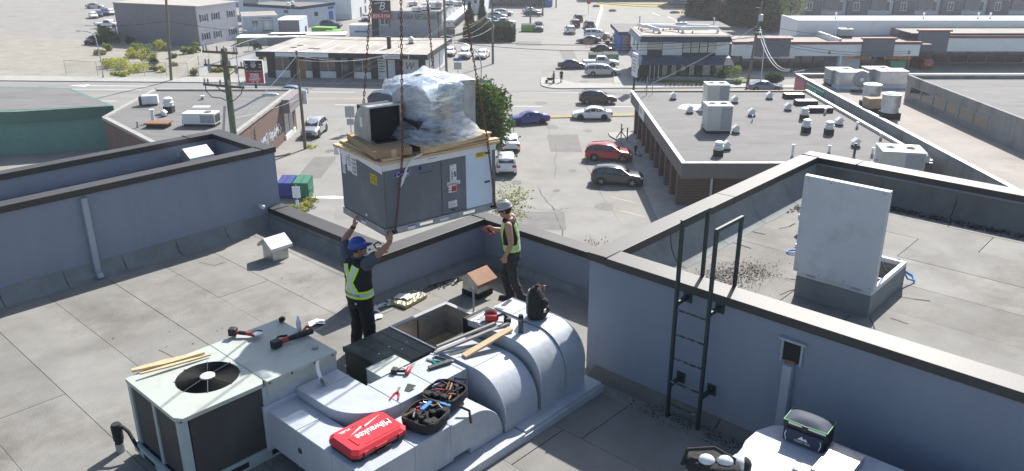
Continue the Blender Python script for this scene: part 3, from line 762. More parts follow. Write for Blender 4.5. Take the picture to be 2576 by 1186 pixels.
# ---------------- roof hatch, open
mat('hatch_paint', (.52,.535,.55), .5, var=.06, scale=2.5, stain=(.33,.33,.31), stain_scale=3, stain_amt=.45)
HA = bthing('roof_hatch', 'open roof hatch with tall pale grey lid standing on its kerb', 'roof hatch', 10.08, 2.98, RZ)
for x0,x1,y0,y1 in ((0,.06,0,1.0),(1.28,1.34,0,1.0),(.06,1.28,0,.06),(.06,1.28,.94,1.0)):
    MB().box(x0+.0,x1-.0,y0,y1,.0,.30).build('kerb', MATS['cant_membrane'], HA)
    MB().box(x0,x1,y0,y1,.301,.37).build('kerb_rim', MATS['hatch_paint'], HA, bevel=.008)
MB().box(.06,1.28,.06,.94,-.1,.02).build('shaft', MATS['black_metal'], HA)
lid = MB(); lid.t = Matrix.Translation((.0,0,.38)) @ Matrix.Rotation(R(-1.5),4,'Y')
lid.box(-.05,.0,-.04,1.04,0,1.36)
lid.build('lid', MATS['hatch_paint'], HA, bevel=.012)
lid = MB(); lid.t = Matrix.Translation((.0,0,.38)) @ Matrix.Rotation(R(-1.5),4,'Y')
for q in ((.001,.03,-.04,-.005,.0,1.36),(.001,.03,1.005,1.04,0,1.36),(.001,.03,-.005,1.005,1.325,1.36)): lid.box(*q)
lid.build('lid_flange', MATS['hatch_paint'], HA)
MB().tube([(.9,.1,.3),(.05,.06,.9)],.012,6).build('gas_strut', MATS['black_metal'], HA)
for y in (.02,.35,.68,.98):
    for z in (.42,1.70): MB().lathe([(.01,0),(.01,-.006)],c=(-.052-.026*(z-.38)/1.0,y,z),axis='x',n=8).build('rivet', MATS['gray_metal'], HA)
MB().obox((.62,.12,.27),(.05,.06,.1)).build('latch', MATS['black_metal'], HA)
for y in (.2,.8): MB().box(-.03,.03,y-.05,y+.05,.345,.40).build('hinge', MATS['gray_metal'], HA)
cb = bthing('capped_curb', 'low capped square roof kerb behind the hatch', 'roof curb', 12.75, 4.75, RZ)
MB().box(-.25,.25,-.25,.25,0,.2).build('kerb', MATS['roof_tar'], cb); MB().box(-.28,.28,-.28,.28,.2,.3).build('cap', MATS['hatch_paint'], cb, bevel=.008)
pst = bthing('vent_stack', 'slim white vent pipe just behind the hatch lid', 'pipe', 12.9, 5.08, RZ)
MB().lathe([(.04,0),(.04,.62),(.05,.62),(.05,.7)],n=12).build('pipe', MATS['white_metal'], pst, smooth=True)
MB().lathe([(.06,0),(.045,.12)],n=12).build('boot', MATS['roof_tar'], pst, smooth=True)
# blue air hose coiled beside the hatch
mat('blue_hose', (.05,.22,.62), .4, var=.05, spec=.5)
hp = []
for j in range(90):
    t = j/90*2*math.pi*3.0
    hp.append(bw(11.75+.24*math.sin(t*.67+.4)+.07*math.sin(t*1.9), 4.52+.19*math.cos(t)-.04*math.cos(2.3*t), RZ+.02+.012*math.sin(t*1.7)+.012))
hp += [bw(11.9,4.2,RZ+.02),bw(12.0,3.9,RZ+.015),bw(12.1,3.3,RZ+.015),bw(11.85,2.98,RZ+.02),bw(11.65,2.9,RZ+.03),bw(11.52,2.96,RZ+.08),bw(11.47,3.05,RZ+.25),bw(11.42,3.1,RZ+.38)]
tag(MB().tube(hp,.013,7).build('air_hose', MATS['blue_hose'], None, smooth=True), 'bright blue air hose looped on the roof beside the hatch', 'hose')
# ---------------- second unit with ducts, bottom right
D2 = bthing('rooftop_duct_unit', 'white rooftop duct with rounded blue grey end in the bottom right corner', 'duct', 0, 0, 0)
poly = [(6.93,3.06),(7.05,3.085),(7.3,3.08),(7.5,3.0),(7.62,2.85),(7.66,2.6),(7.68,-3),(6.93,-3)]
MB().prism(poly, 15.25, 15.86).build('duct_trunk', MATS['duct_paint'], D2, smooth=30, bevel=.008)
wd = MB(); wd._add([(6.40,2.5,15.84),(6.925,2.48,15.90),(6.925,3.03,15.90),(6.55,3.03,15.84),(6.40,2.5,15.2),(6.925,2.48,15.2),(6.925,3.03,15.2),(6.55,3.03,15.2)],[(3,2,1,0)[::-1],(0,1,5,4)[::-1],(1,2,6,5)[::-1],(2,3,7,6)[::-1],(3,0,4,7)[::-1]])
wd.build('transition_piece', MATS['white_metal'], D2, bevel=.006)
MB().box(6.12,6.54,3.0,3.31,15.1,15.83).build('control_box', MATS['unit_paint'], D2, bevel=.006)
MB().box(5.5,6.39,1.4,2.98,15.1,15.80).build('cabinet', MATS['unit_paint'], D2, bevel=.006)
MB().box(6.93,7.5,2.0,2.33,15.861,15.95).build('access_cover', MATS['galvanised'], D2, bevel=.006)
MB().box(6.0,7.7,-3,3.1,15.0,15.10).build('curb_ledge', MATS['duct_paint'], D2)
# dark pipe along the low parapet
pp = bthing('conduit_run', 'thin dark conduit lying along the foot of the low parapet', 'pipe', 0,0,0)
MB().tube([(9.6,9.72,15.04),(9.1,9.76,15.05),(8.7,9.80,15.06),(8.45,9.78,15.10),(8.3,9.76,15.06)],.012,6).build('pipe', MATS['black_rubber'], pp, smooth=True)
MB().tube([(9.9,9.70,15.04),(9.4,9.66,15.04),(9.2,9.70,15.06),(9.0,9.64,15.05)],.018,6).build('pipe', MATS['gray_metal'], pp, smooth=True)
# ================================================================ the load on the crane
HZ = 16.95
HTH = R(38)
mat('new_unit_grey', (.155,.16,.172), .45, var=.06, scale=2, stain=(.26,.255,.25), stain_scale=2.6, stain_amt=.5, stretch=(1,1,.6))
mat('new_unit_white', (.60,.68,.76), .5, var=.04)
mat('sticker_white', (.72,.72,.72), .5, var=.03)
mat('sticker_yellow', (.75,.56,.03), .5, var=.05)
mat('ink_black', (.02,.02,.02), .6, var=0)
mat('ink_red', (.45,.05,.03), .6, var=0)
mat('logo_blue', (.02,.03,.26), .4, var=0)
mat('ink_green', (.03,.25,.05), .5, var=0)
mat('cardboard', (.36,.24,.14), .85, var=.1, scale=3)
mat('chain_rust', (.17,.075,.045), .75, metal=.3, var=.35, scale=25)
mat('paper_white', (.72,.72,.72), .7, var=.05, scale=6)
H_ = thing('new_rooftop_unit', 'new grey rooftop air conditioner hanging from crane chains, blue oval logo on its side', 'air conditioner', (-1.75,10.47,HZ), HTH)
HW, HD, HB = 1.92, 1.26, 1.02
# base rail with lifting holes and fork slots
def rail_front():
    b_ = MB()
    xs = [0,.035,.135,.56,.80,1.31,1.54,1.80,1.89,HW]
    for i in range(len(xs)-1):
        hole = i in (3,5)
        if hole:
            b_.box(xs[i],xs[i+1],0,.03,0,.02); b_.box(xs[i],xs[i+1],0,.03,.075,.10)
        else:
            b_.box(xs[i],xs[i+1],0,.03,0,.10)
    b_.box(0,HW,.031,.05,.085,.10)
    return b_
rail_front().build('base_rail', MATS['galvanised'], H_)
b_ = MB(); b_.box(0,.03,.03,HD-.03,0,.10); b_.build('base_rail', MATS['galvanised'], H_)
b_ = MB(); b_.box(HW-.03,HW,.03,HD-.03,0,.10); b_.build('base_rail', MATS['galvanised'], H_)
b_ = MB(); b_.box(0,.56,HD-.03,HD,0,.10); b_.box(.8,1.31,HD-.03,HD,0,.10); b_.box(1.54,HW,HD-.03,HD,0,.10); b_.box(.56,1.54,HD-.03,HD,.075,.10); b_.build('base_rail', MATS['galvanised'], H_)
MB().box(.04,HW-.04,.06,HD-.04,.06,.0995).build('bottom_pan', MATS['galvanised'], H_)
for x in (.05,.11,1.83,1.88): MB().lathe([(.022,0),(.022,.004)],c=(x,-.004,.05),axis='y',n=14).build('lifting_hole', MATS['fan_black'], H_)
# cabinet panels
MB().box(.045,.95,.012,.03,.104,HB).build('front_panel', MATS['new_unit_grey'], H_, bevel=.006)
MB().box(.958,1.375,.012,.03,.104,HB).build('front_panel', MATS['new_unit_grey'], H_, bevel=.006)
MB().box(1.381,1.855,.010,.03,.104,HB).build('front_panel', MATS['new_unit_white'], H_, bevel=.006)
MB().box(1.86,HW-.005,.012,.04,.104,HB).build('corner_post', MATS['new_unit_grey'], H_, bevel=.006)
MB().box(.012,.042,.012,.06,.104,HB).build('corner_post', MATS['new_unit_grey'], H_, bevel=.006)
MB().box(.012,.03,.063,HD-.06,.104,HB).build('end_panel', MATS['new_unit_grey'], H_, bevel=.006)
MB().box(.012,.03,HD-.057,HD-.012,.104,HB).build('corner_post', MATS['new_unit_grey'], H_, bevel=.006)
MB().box(.04,HW-.012,.041,HD-.012,.103,HB-.002).build('cabinet_core', MATS['new_unit_grey'], H_)
MB().box(.01,HW-.003,.0,.02,HB-.09,HB+.005).build('top_wrap', MATS['paper_white'], H_, bevel=.004)
w_ = MB(); w_._add([(.005,.0,HB),(.005,.45,HB-.02),(.005,.8,HB),(.005,HD+.01,HB),(.005,.0,HB-.13),(.005,.45,HB-.09),(.005,.8,HB-.06),(.005,HD+.01,HB-.10)],[(0,1,5,4),(1,2,6,5),(2,3,7,6)]); w_.build('top_wrap', MATS['paper_white'], H_)
fl = MB(); fl._add([(-.01,HD-.0,HB+.01),(-.02,HD+.09,HB-.0),(-.04,HD+.08,HB-.13),(-.005,HD-.01,HB-.12)],[(0,1,2,3)]); fl.build('torn_wrap', MATS['paper_white'], H_)
def sticker(x0,x1,z0,z1,m='sticker_white',face='f',rot=0,t=.0):
    b_ = MB()
    if face=='f': b_.obox(((x0+x1)/2,.0085+t,(z0+z1)/2),(x1-x0,.005,z1-z0),ry=rot)
    else: b_.obox((.0085+t,(x0+x1)/2,(z0+z1)/2),(.005,x1-x0,z1-z0),rx=rot)
    return b_.build('sticker', MATS[m], H_)
def ink_lines(st, x0,x1,z0,z1,n,m='ink_black',face='f',fill=.45,seed=1):
    rn = random.Random(seed); b_ = MB()
    for i in range(n):
        zc = z1-(z1-z0)*(i+.5)/n; h = (z1-z0)/n*fill/2; xe = x0+(x1-x0)*rn.uniform(.6,1)
        if face=='f': b_.box(x0,xe,.0045,.0058,zc-h,zc+h)
        else: b_.box(.0045,.0058,x0,xe,zc-h,zc+h)
    b_.build('printed_lines', MATS[m], st)
s = sticker(1.10,1.21,.585,.83); ink_lines(s,1.115,1.16,.6,.74,6); ink_lines(s,1.11,1.2,.81,.825,1,'ink_red'); ink_lines(s,1.11,1.2,.76,.77,1,'ink_red')
text('lettering','5',MATS['ink_black'],s,(1.185,.0045,.68),(1,0,0),(0,0,1),.10,bold=.004)
s = sticker(1.05,1.27,.525,.58); ink_lines(s,1.06,1.26,.53,.56,3); ink_lines(s,1.055,1.265,.572,.578,1,'ink_red')
s = sticker(1.07,1.21,.42,.52); MB().box(1.12,1.205,.0045,.0057,.43,.51).build('printed_lines', MATS['ink_red'], s); ink_lines(s,1.075,1.115,.43,.51,2,fill=.3)
s = sticker(1.06,1.21,.19,.29); ink_lines(s,1.07,1.2,.2,.265,4,fill=.25); ink_lines(s,1.065,1.205,.278,.287,1,'ink_red')
MB().box(1.10,1.17,.0085,.012,.145,.165).build('name_plate', MATS['ink_black'], H_)
s = sticker(.735,.87,.93,1.05,t=-.01); MB().box(.735,.87,-.006,-.0045,.985,.99).build('printed_lines', MATS['ink_black'], s)
s = sticker(1.555,1.735,.85,.985,'sticker_yellow',rot=R(2)); ink_lines(s,1.57,1.72,.87,.96,6)
for x,z in ((1.77,.9),(1.76,.46)):
    MB().box(x-.05,x+.06,.0,.012,z-.012,z+.012).build('latch_handle', MATS['bolt_dark'], H_); MB().box(x+.045,x+.075,-.004,.012,z-.014,z+.014).build('latch_end', MATS['sticker_white'], H_)
s = sticker(.36,.48,.0,.06,t=-.013); s.location.z += .02; MB().box(.36,.48,-.0085,-.0075,.045,.06).build('printed_lines', MATS['logo_blue'], s)
s = sticker(.9,1.05,.03,.06,t=-.013); ink_lines(s,.91,1.04,.035,.055,2)
# oval logo
ov = MB(); ov.t = Matrix.Translation((.325,.0095,.845)) @ Matrix.Rotation(R(0),4,'Y')
n=40; ring=[(.148*math.cos(2*math.pi*j/n),0,.058*math.sin(2*math.pi*j/n)) for j in range(n)]
ov.poly(ring); ov.t=None
lo = ov.build('logo_plate', MATS['logo_blue'], H_)
rim = MB().tube([(.325+.141*math.cos(2*math.pi*j/n),.0085,.845+.052*math.sin(2*math.pi*j/n)) for j in range(n)],.0022,4,closed=True); rim.build('logo_rim', MATS['sticker_white'], lo)
text('lettering','Carrier',MATS['sticker_white'],lo,(.325,.0070,.843),(1,0,0),(0,0,1),.085,width=.225,shear=.35,bold=.001)
text('lettering','WeatherMaker',MATS['ink_black'],H_,(.70,.0105,.80),(1,0,0),(0,0,1),.042,width=.22)
MB().lathe([(.028,0),(.028,.001)],c=(.605,.0095,.875),axis='y',n=20).build('round_mark', MATS['logo_blue'], H_)
text('lettering','puron',MATS['ink_green'],H_,(.46,.0105,.725),(1,0,0),(0,0,1),.045,shear=.2,width=.13)
# stickers on the end panel
s = sticker(.90,1.03,.72,.99,face='l'); ink_lines(s,.92,1.01,.8,.97,5,face='l',fill=.3)
s = sticker(.745,.895,.70,.955,face='l'); 
for k in range(4): ink_lines(s,.755,.885,.72+.06*k,.755+.06*k,3,face='l',fill=.4,seed=k)
for k in range(4): MB().box(.0045,.0058,.755,.885,.76+.055*k,.768+.055*k).build('printed_lines', MATS['ink_red'], s)
s = sticker(1.05,1.19,.80,.99,face='l'); s = sticker(1.10,1.18,.65,.8,face='l'); ink_lines(s,1.11,1.17,.67,.78,4,face='l',fill=.3)
s = sticker(.17,.35,.70,.835,'sticker_yellow',face='l')
for k, tx in enumerate(('DO NOT','TRUCK','THIS END')):
    text('lettering',tx,MATS['ink_black'],s,(.0048,.26,.805-.038*k),(0,-1,0),(0,0,1),.042,bold=.001)
MB().lathe([(.022,-.006),(.022,.005)],c=(.012,.54,.17),axis='x',n=16).build('drain_plug', MATS['sticker_white'], H_)
s = sticker(.55,.68,.02,.085,face='l',t=-.013); MB().box(-.0085,-.0075,.55,.68,.065,.085).build('printed_lines', MATS['logo_blue'], s)
# timber frame on top
def board(x0,x1,y0,y1,z0,z1,name='timber_board',par=None,rz=0):
    return MB().obox(((x0+x1)/2,(y0+y1)/2,(z0+z1)/2),(x1-x0,y1-y0,z1-z0),rz=rz).build(name, MATS['lumber'], par or H_, bevel=.004)
board(-.04,HW+.04,-.045,.10,HB+.008,HB+.048); board(-.06,HW+.06,HD-.1,HD+.05,HB+.008,HB+.048)
board(-.045,.10,.102,HD-.102,HB+.008,HB+.047); board(HW-.1,HW+.045,.102,HD-.102,HB+.008,HB+.047)
board(.9,1.04,.102,HD-.102,HB+.008,HB+.047); board(.02,.30,-.03,.05,HB+.05,HB+.085); board(.05,.17,.1,HD+.05,HB+.05,HB+.08); board(.55,HW+.05,-.02,.08,HB+.05,HB+.075)
board(.3,1.2,.2,.32,HB+.01,HB+.045)
# flat cardboard carton and black mouthed weather hood
HT_ = HZ+HB+.085
def hloc(x,y,z): return Vector((-1.75,10.47,0)) + Matrix.Rotation(HTH,3,'Z') @ Vector((x,y,0)) + Vector((0,0,z))
cbx = thing('cardboard_carton', 'flat brown cardboard carton lying on top of the hanging unit', 'carton', hloc(.30,.60,HT_), HTH+R(-9))
MB().box(-.27,.27,-.60,.58,0,.105).build('carton_body', MATS['cardboard'], cbx, bevel=.008)
MB().box(-.035,.035,-.603,-.6,.0,.105).build('packing_tape', MATS['lumber'], cbx)
MB().box(-.03,.03,-.60,.58,.105,.107).build('packing_tape', MATS['cardboard'], cbx)
mat('hood_zinc', (.46,.48,.49), .38, metal=.8, var=.18, scale=7)
hd = thing('weather_hood', 'galvanised elbow shaped weather hood with black open mouth on the carton', 'hood', hloc(.36,.50,HT_+.107), R(34))
hd.scale = (1.12,1.25,1.18)
w2 = .215
pr = [(-.02,0),(.40,0),(.40,.08)] + [(.05+.35*math.cos(t), .06+.36*math.sin(t)) for t in [math.pi/2*j/8 for j in range(9)]] + [(-.02,.42)]
sh = MB()
for s_ in (-1,1):
    x = s_*w2
    sh.extr(pr,'x',x-.004,x+.004)
for i in range(len(pr)-1):
    if i in (len(pr)-1,): continue
    (y0,z0),(y1,z1) = pr[i],pr[i+1]
    sh._add([(-w2,y0,z0),(w2,y0,z0),(w2,y1,z1),(-w2,y1,z1)],[(0,1,2,3)])
sh.build('hood_shell', MATS['hood_zinc'], hd, smooth=30)
MB().box(-w2+.006,w2-.006,.02,.30,.006,.40).build('mouth_liner', MATS['fan_black'], hd)
fr = MB(); fr.box(-w2-.01,w2+.01,-.03,-.02,.0,.02); fr.box(-w2-.01,w2+.01,-.03,-.02,.405,.425); fr.box(-w2-.01,-w2+.012,-.03,-.02,.02,.405); fr.box(w2-.012,w2+.01,-.03,-.02,.02,.405); fr.build('mouth_flange', MATS['hood_zinc'], hd)
MB().box(-w2-.007,-w2-.0045,.15,.22,.15,.27).build('sticker', MATS['sticker_white'], hd)
MB().box(-.16,.16,-.10,-.02,-.0,.02).build('mouth_lip', MATS['fan_black'], hd)
# pallet
pal = thing('loose_pallet', 'rough timber pallet under the plastic wrapped bundle', 'pallet', hloc(1.16,.50,HT_), HTH+R(7))
for y in (-.5,0,.5): MB().box(-.62,.62,y-.045,y+.045,0,.075).build('bearer', MATS['lumber'], pal, bevel=.004)
for k in range(7):
    x = -.56+.187*k; MB().box(x-.06,x+.06,-.58,.58,.076,.096).build('deck_board', MATS['lumber'], pal, bevel=.003)
# wrapped bundle
film = bpy.data.materials.new('stretch_film'); film.use_nodes = True
nt = film.node_tree; N = nt.nodes; L = nt.links; N.clear()
o_ = N.new('ShaderNodeOutputMaterial'); gl_ = N.new('ShaderNodeBsdfGlossy'); gl_.inputs['Color'].default_value=(.95,.97,1,1); gl_.inputs['Roughness'].default_value=.16
df = N.new('ShaderNodeBsdfTranslucent'); df.inputs[0].default_value=(.9,.93,.97,1)
d2_ = N.new('ShaderNodeBsdfDiffuse'); d2_.inputs[0].default_value=(.85,.89,.94,1)
tr_ = N.new('ShaderNodeBsdfTransparent'); tr_.inputs[0].default_value=(.86,.92,.97,1)
tc = N.new('ShaderNodeTexCoord'); mp = N.new('ShaderNodeMapping'); mp.inputs['Scale'].default_value=(1.6,1.6,6); mp.inputs['Rotation'].default_value=(.25,.35,0)
nz = N.new('ShaderNodeTexNoise'); nz.inputs['Scale'].default_value=2.6; nz.inputs['Detail'].default_value=8; nz.inputs['Roughness'].default_value=.7
L.new(tc.outputs['Object'],mp.inputs[0]); L.new(mp.outputs[0],nz.inputs['Vector'])
rp = N.new('ShaderNodeMapRange'); rp.inputs['From Min'].default_value=.36; rp.inputs['From Max'].default_value=.66; rp.inputs['To Min'].default_value=.1; rp.inputs['To Max'].default_value=.96
L.new(nz.outputs[0],rp.inputs[0])
bp = N.new('ShaderNodeBump'); bp.inputs['Strength'].default_value=.35; bp.inputs['Distance'].default_value=.03; L.new(nz.outputs[0],bp.inputs['Height'])
for q in (gl_,df,d2_): L.new(bp.outputs[0],q.inputs['Normal'])
m0=N.new('ShaderNodeMixShader'); m0.inputs[0].default_value=.35; L.new(df.outputs[0],m0.inputs[1]); L.new(d2_.outputs[0],m0.inputs[2])
m1=N.new('ShaderNodeMixShader'); m1.inputs[0].default_value=.28; L.new(m0.outputs[0],m1.inputs[1]); L.new(gl_.outputs[0],m1.inputs[2])
m2=N.new('ShaderNodeMixShader'); L.new(rp.outputs[0],m2.inputs[0]); L.new(tr_.outputs[0],m2.inputs[1]); L.new(m1.outputs[0],m2.inputs[2]); L.new(m2.outputs[0],o_.inputs[0])
bun = thing('wrapped_bundle', 'bundle of curved metal duct hoods under clear plastic stretch wrap', 'bundle', hloc(1.14,.50,HT_+.098), HTH+R(7))
bun.scale = (1.0,1.02,.95)
def elbow(cx,cy,w,d,h,rz,m='hood_zinc',mirror=1):
    b_ = MB(); b_.t = Matrix.Translation((cx,cy,0)) @ Matrix.Rotation(rz,4,'Z')
    pr = [(-d/2,0),(d/2,0)] + [(d/2-.45*d*(1-math.cos(t)), h-.45*d+.45*d*math.sin(t)) for t in [math.pi/2*j/8 for j in range(9)]] + [(-d/2,h)]
    b_.extr(pr,'x',-w/2,w/2)
    return b_.build('duct_hood', MATS[m], bun, smooth=30, bevel=.006)
elbow(-.22,.0,.42,.62,.80,R(200)); elbow(.26,-.12,.46,.58,.82,R(70)); elbow(.2,.36,.4,.4,.6,R(160))
MB().box(-.10,-.02,-.42,-.30,.02,.60).build('packing_board', MATS['lumber'], bun); MB().box(-.5,-.38,-.30,.2,0,.3).build('packing_block', MATS['black_metal'], bun)
MB().box(-.0,.02,-.38,-.36,.1,.72).build('metal_edge', MATS['hood_zinc'], bun)
def bundle_shell(scale, seed, zt, jag):
    rows=[]; nz_=26; na=72
    for i in range(nz_+1):
        u=i/nz_; z=u*zt
        row=[]
        for j in range(na):
            t=2*math.pi*j/na
            c,s=math.cos(t),math.sin(t)
            e=.42
            rx=.60-.16*min(1,u*2.2)+.02*math.sin(3*t); ry=.56-.12*min(1,u*2.5)
            fl_=1+.16*max(0,.35-u)/.35
            x=math.copysign(abs(c)**(2*e/1.15),c)*rx*scale*fl_; y=math.copysign(abs(s)**(2*e/1.15),s)*ry*scale*fl_
            k=noise.noise(Vector((x*3.2+seed,y*3.2,z*7)))*.022+noise.noise(Vector((x*9,y*9+seed,z*26)))*.006
            zz=z
            if u>.86:
                w=(u-.86)/.14; x*=1-.35*w*w; y*=1-.35*w*w; zz+=noise.noise(Vector((x*4,y*4,seed)))*.10*w
            row.append((x*(1+k),y*(1+k),zz+noise.noise(Vector((x*6,y*6,z*3+seed)))*.012))
        rows.append(row)
    b_=MB(); b_.grid(rows,close=True)
    top=[(0,0,zt*.95+.0)]
    o=len(b_.v); b_.v.append((0.02,0,zt*.97)); last=nz_*na
    for j in range(na): b_.f.append((last+j,last+(j+1)%na,o)); b_.m.append(0)
    return b_
bundle_shell(1.0,1.3,.86,0).build('plastic_wrap', film, bun, smooth=70)
# crumpled loose film on top
cr_ = MB(); rows=[]
for i in range(25):
    row=[]
    for j in range(25):
        x=-.48+.92*i/24; y=-.42+.86*j/24
        r_=math.hypot(x/.5,y/.46)
        z=.865+.13*noise.noise(Vector((x*3.1+4,y*3.1,1.7)))+.05*noise.noise(Vector((x*8,y*8,3)))-.12*max(0,r_-.75)**1.5*3
        row.append((x*(1+.08*noise.noise(Vector((x*4,y*4,9)))),y,z))
    rows.append(row)
cr_.grid(rows); cr_.build('loose_film', film, bun, smooth=70)
fl=MB(); rows=[]
for i in range(9):
    row=[]
    for j in range(7):
        u=i/8; v=j/6-.5
        row.append((-.46-.26*u, .18-.1*u+v*(.5-.25*u)+.03*noise.noise(Vector((u*4,v*4,2))), .84-.16*u*u+.06*noise.noise(Vector((u*5,v*6,0)))))
    rows.append(row)
fl.grid(rows); fl.build('film_flap', film, bun, smooth=70)
# white plastic cord knotted round the pallet, its tail hanging down the unit
cord=[(.62,-.03,1.16),(.70,-.05,1.13),(.80,-.04,1.15),(.88,-.05,1.14),(.82,-.06,1.10),(.68,-.06,1.11),(.60,-.05,1.09),(.48,-.05,1.06),(.40,-.03,.98),(.36,-.02,.90),(.33,-.025,.82),(.29,-.02,.74),(.24,-.025,.66)]
rr=[.014,.018,.016,.014,.013,.012,.014,.013,.012,.016,.022,.026,.012]
cp=[]; cr2=[]
for i in range(len(cord)-1):
    for k in range(5):
        t=k/5; p=Vector(cord[i]).lerp(Vector(cord[i+1]),t); cp.append(hloc(p.x+.012*noise.noise(Vector((i+t,0,5))),p.y,HZ+p.z)+Vector((0,0,.01*noise.noise(Vector((i+t,3,5)))))); cr2.append((rr[i]*(1-t)+rr[i+1]*t)*(1+.5*noise.noise(Vector((i*2+t*3,7,1)))))
tag(MB().tube(cp,cr2,7).build('plastic_cord', MATS['paper_white'], None, smooth=60), 'white plastic cord with frayed tail hanging down the new unit', 'cord')
# ---------------- four crane chains
lk = MB(); pts=[]
lw, ll, wr = .0125, .0235, .0068
for j in range(10):
    t=2*math.pi*j/10; pts.append((lw*math.cos(t), 0, ll*math.sin(t)*1.0+ (.011 if math.sin(t)>0 else -.011)))
lk.tube(pts, wr, 5, closed=True)
LINK = lk.mesh('link', MATS['chain_rust'], smooth=60)
hook = hloc(.98,.62,24.4)
def chain(label, path):
    c = thing('crane_chain', label, 'chain', path[0], 0, 'crane chains carrying the new unit')
    base = Vector(path[0]); k=0
    pitch=.056
    for i in range(len(path)-1):
        p,q = Vector(path[i]),Vector(path[i+1]); d=(q-p); n=int(d.length/pitch); d.normalize()
        quat = d.to_track_quat('Z','Y')
        for j in range(n):
            pos = p+d*(pitch*(j+.5))
            if pos.z > 21.6: break
            o = bpy.data.objects.new('link', LINK); COL.objects.link(o); o.parent=c
            o.location = pos-base; o.rotation_mode='QUATERNION'
            o.rotation_quaternion = quat @ Matrix.Rotation((k%2)*math.pi/2+.35,3,'Z').to_quaternion(); k+=1
    # shackle at the foot
    b_=MB(); b_.tube([(.03*math.cos(t),.0,-.03+.04*math.sin(t)) for t in [math.pi*j/8 for j in range(9)]],.011,6); b_.tube([(-.045,0,-.03),(.045,0,-.03)],.012,6); b_.tube([(0,0,.01),(0,0,.07)],.014,6)
    s_=b_.build('shackle', MATS['black_metal'], c, smooth=60); s_.rotation_euler=(0,0,HTH+R(20))
    return c
def cpath(x,y,ex,ey,edge_z):
    p0=hloc(x,y,HZ+.07); e=hloc(ex,ey,HZ+edge_z); return [p0,e,e+(hook-e)]
chain('rusty chain rising from the near corner of the new unit', cpath(.13,-.05,.30,-.06,1.13))
chain('rusty chain rising from the right hand corner of the new unit', cpath(1.86,-.05,1.72,-.06,1.13))
chain('rusty chain passing behind the galvanised weather hood', cpath(.30,HD+.05,.42,HD+.07,1.10))
chain('rusty chain disappearing behind the plastic wrapped bundle', cpath(1.86,HD+.05,1.76,HD+.07,1.10))
# ================================================================ people
mat('skin', (.42,.235,.16), .55, var=.06, scale=8)
mat('skin_tan', (.33,.175,.115), .55, var=.06, scale=8)
mat('tattoo_skin', (.20,.115,.085), .55, var=.35, scale=30)
mat('hair_dark', (.03,.022,.016), .8, var=.2, scale=30)
mat('black_cloth', (.018,.018,.02), .85, var=.25, scale=8, bump=.3, bscale=40)
mat('charcoal_cloth', (.042,.042,.045), .9, var=.25, scale=7, bump=.3, bscale=40)
mat('slate_cloth', (.075,.088,.115), .9, var=.15, scale=8)
mat('white_cloth', (.68,.68,.68), .9, var=.05)
mat('hivis', (.58,.93,.05), .7, var=.04)
mat('reflective', (.58,.62,.66), .35, metal=.2, var=.06, scale=20)
mat('helmet_blue', (.015,.055,.30), .3, var=.03, coat=.3)
mat('helmet_grey', (.28,.29,.30), .35, var=.05, coat=.2)
mat('boot_leather', (.035,.028,.022), .7, var=.2)
mat('tool_red', (.42,.035,.03), .45, var=.06)
def remesh(mb, name, m, parent, voxel=.012, smooth=4, wrinkle=0, wscale=14, keep=None):
    tmp = mb.mesh('tmp', MATS[m]); ob = bpy.data.objects.new('tmp', tmp); COL.objects.link(ob)
    md = ob.modifiers.new('r','REMESH'); md.mode='VOXEL'; md.voxel_size=voxel; md.use_smooth_shade=True
    sm = ob.modifiers.new('s','SMOOTH'); sm.iterations=smooth; sm.factor=.5
    dg = bpy.context.evaluated_depsgraph_get()
    me = bpy.data.meshes.new_from_object(ob.evaluated_get(dg))
    bpy.data.objects.remove(ob); bpy.data.meshes.remove(tmp)
    me.name = name
    if wrinkle:
        cos = [(v.co.copy(), v.normal.copy()) for v in me.vertices]
        for v,(c,n) in zip(me.vertices,cos):
            v.co = c + n*wrinkle*(noise.noise(Vector((c.x*wscale,c.y*wscale,c.z*wscale*1.6))) + .5*noise.noise(Vector((c.x*wscale*2.3,c.y*wscale*2.3,c.z*wscale*3))))
    me.materials.clear(); me.materials.append(MATS[m])
    me.polygons.foreach_set('use_smooth',[True]*len(me.polygons))
    return put(name, me, parent)
def ell(mb, c, r, n=14):
    rows=[]
    for i in range(n+1):
        t=math.pi*i/n
        rows.append([(c[0]+r[0]*math.sin(t)*math.cos(2*math.pi*j/n), c[1]+r[1]*math.sin(t)*math.sin(2*math.pi*j/n), c[2]-r[2]*math.cos(t)) for j in range(n)])
    mb.grid(rows, close=True)
def limb(mb, pts, rads, n=12):
    P=[];Q=[]
    for i in range(len(pts)-1):
        for k in range(5):
            t=k/5; P.append(Vector(pts[i]).lerp(Vector(pts[i+1]),t)); Q.append(rads[i]*(1-t)+rads[i+1]*t)
    P.append(Vector(pts[-1])); Q.append(rads[-1])
    mb.tube(P,Q,n)
    for p,r in zip(pts,rads): ell(mb,p,(r,r,r),10)
def torso(mb, secs, n=20):
    rows=[]
    for (x,y,z,rx,ry) in secs:
        rows.append([(x+rx*math.copysign(abs(math.cos(t))**.85,math.cos(t)), y+ry*math.copysign(abs(math.sin(t))**.85,math.sin(t)), z) for t in [2*math.pi*j/n for j in range(n)]])
    o=MB(); mb.grid(rows, close=True)
    k=len(mb.v); a=k-n
    mb.f.append(tuple(range(a,k))); mb.m.append(0); b=k-n*len(secs); mb.f.append(tuple(range(b+n-1,b-1,-1))); mb.m.append(0)
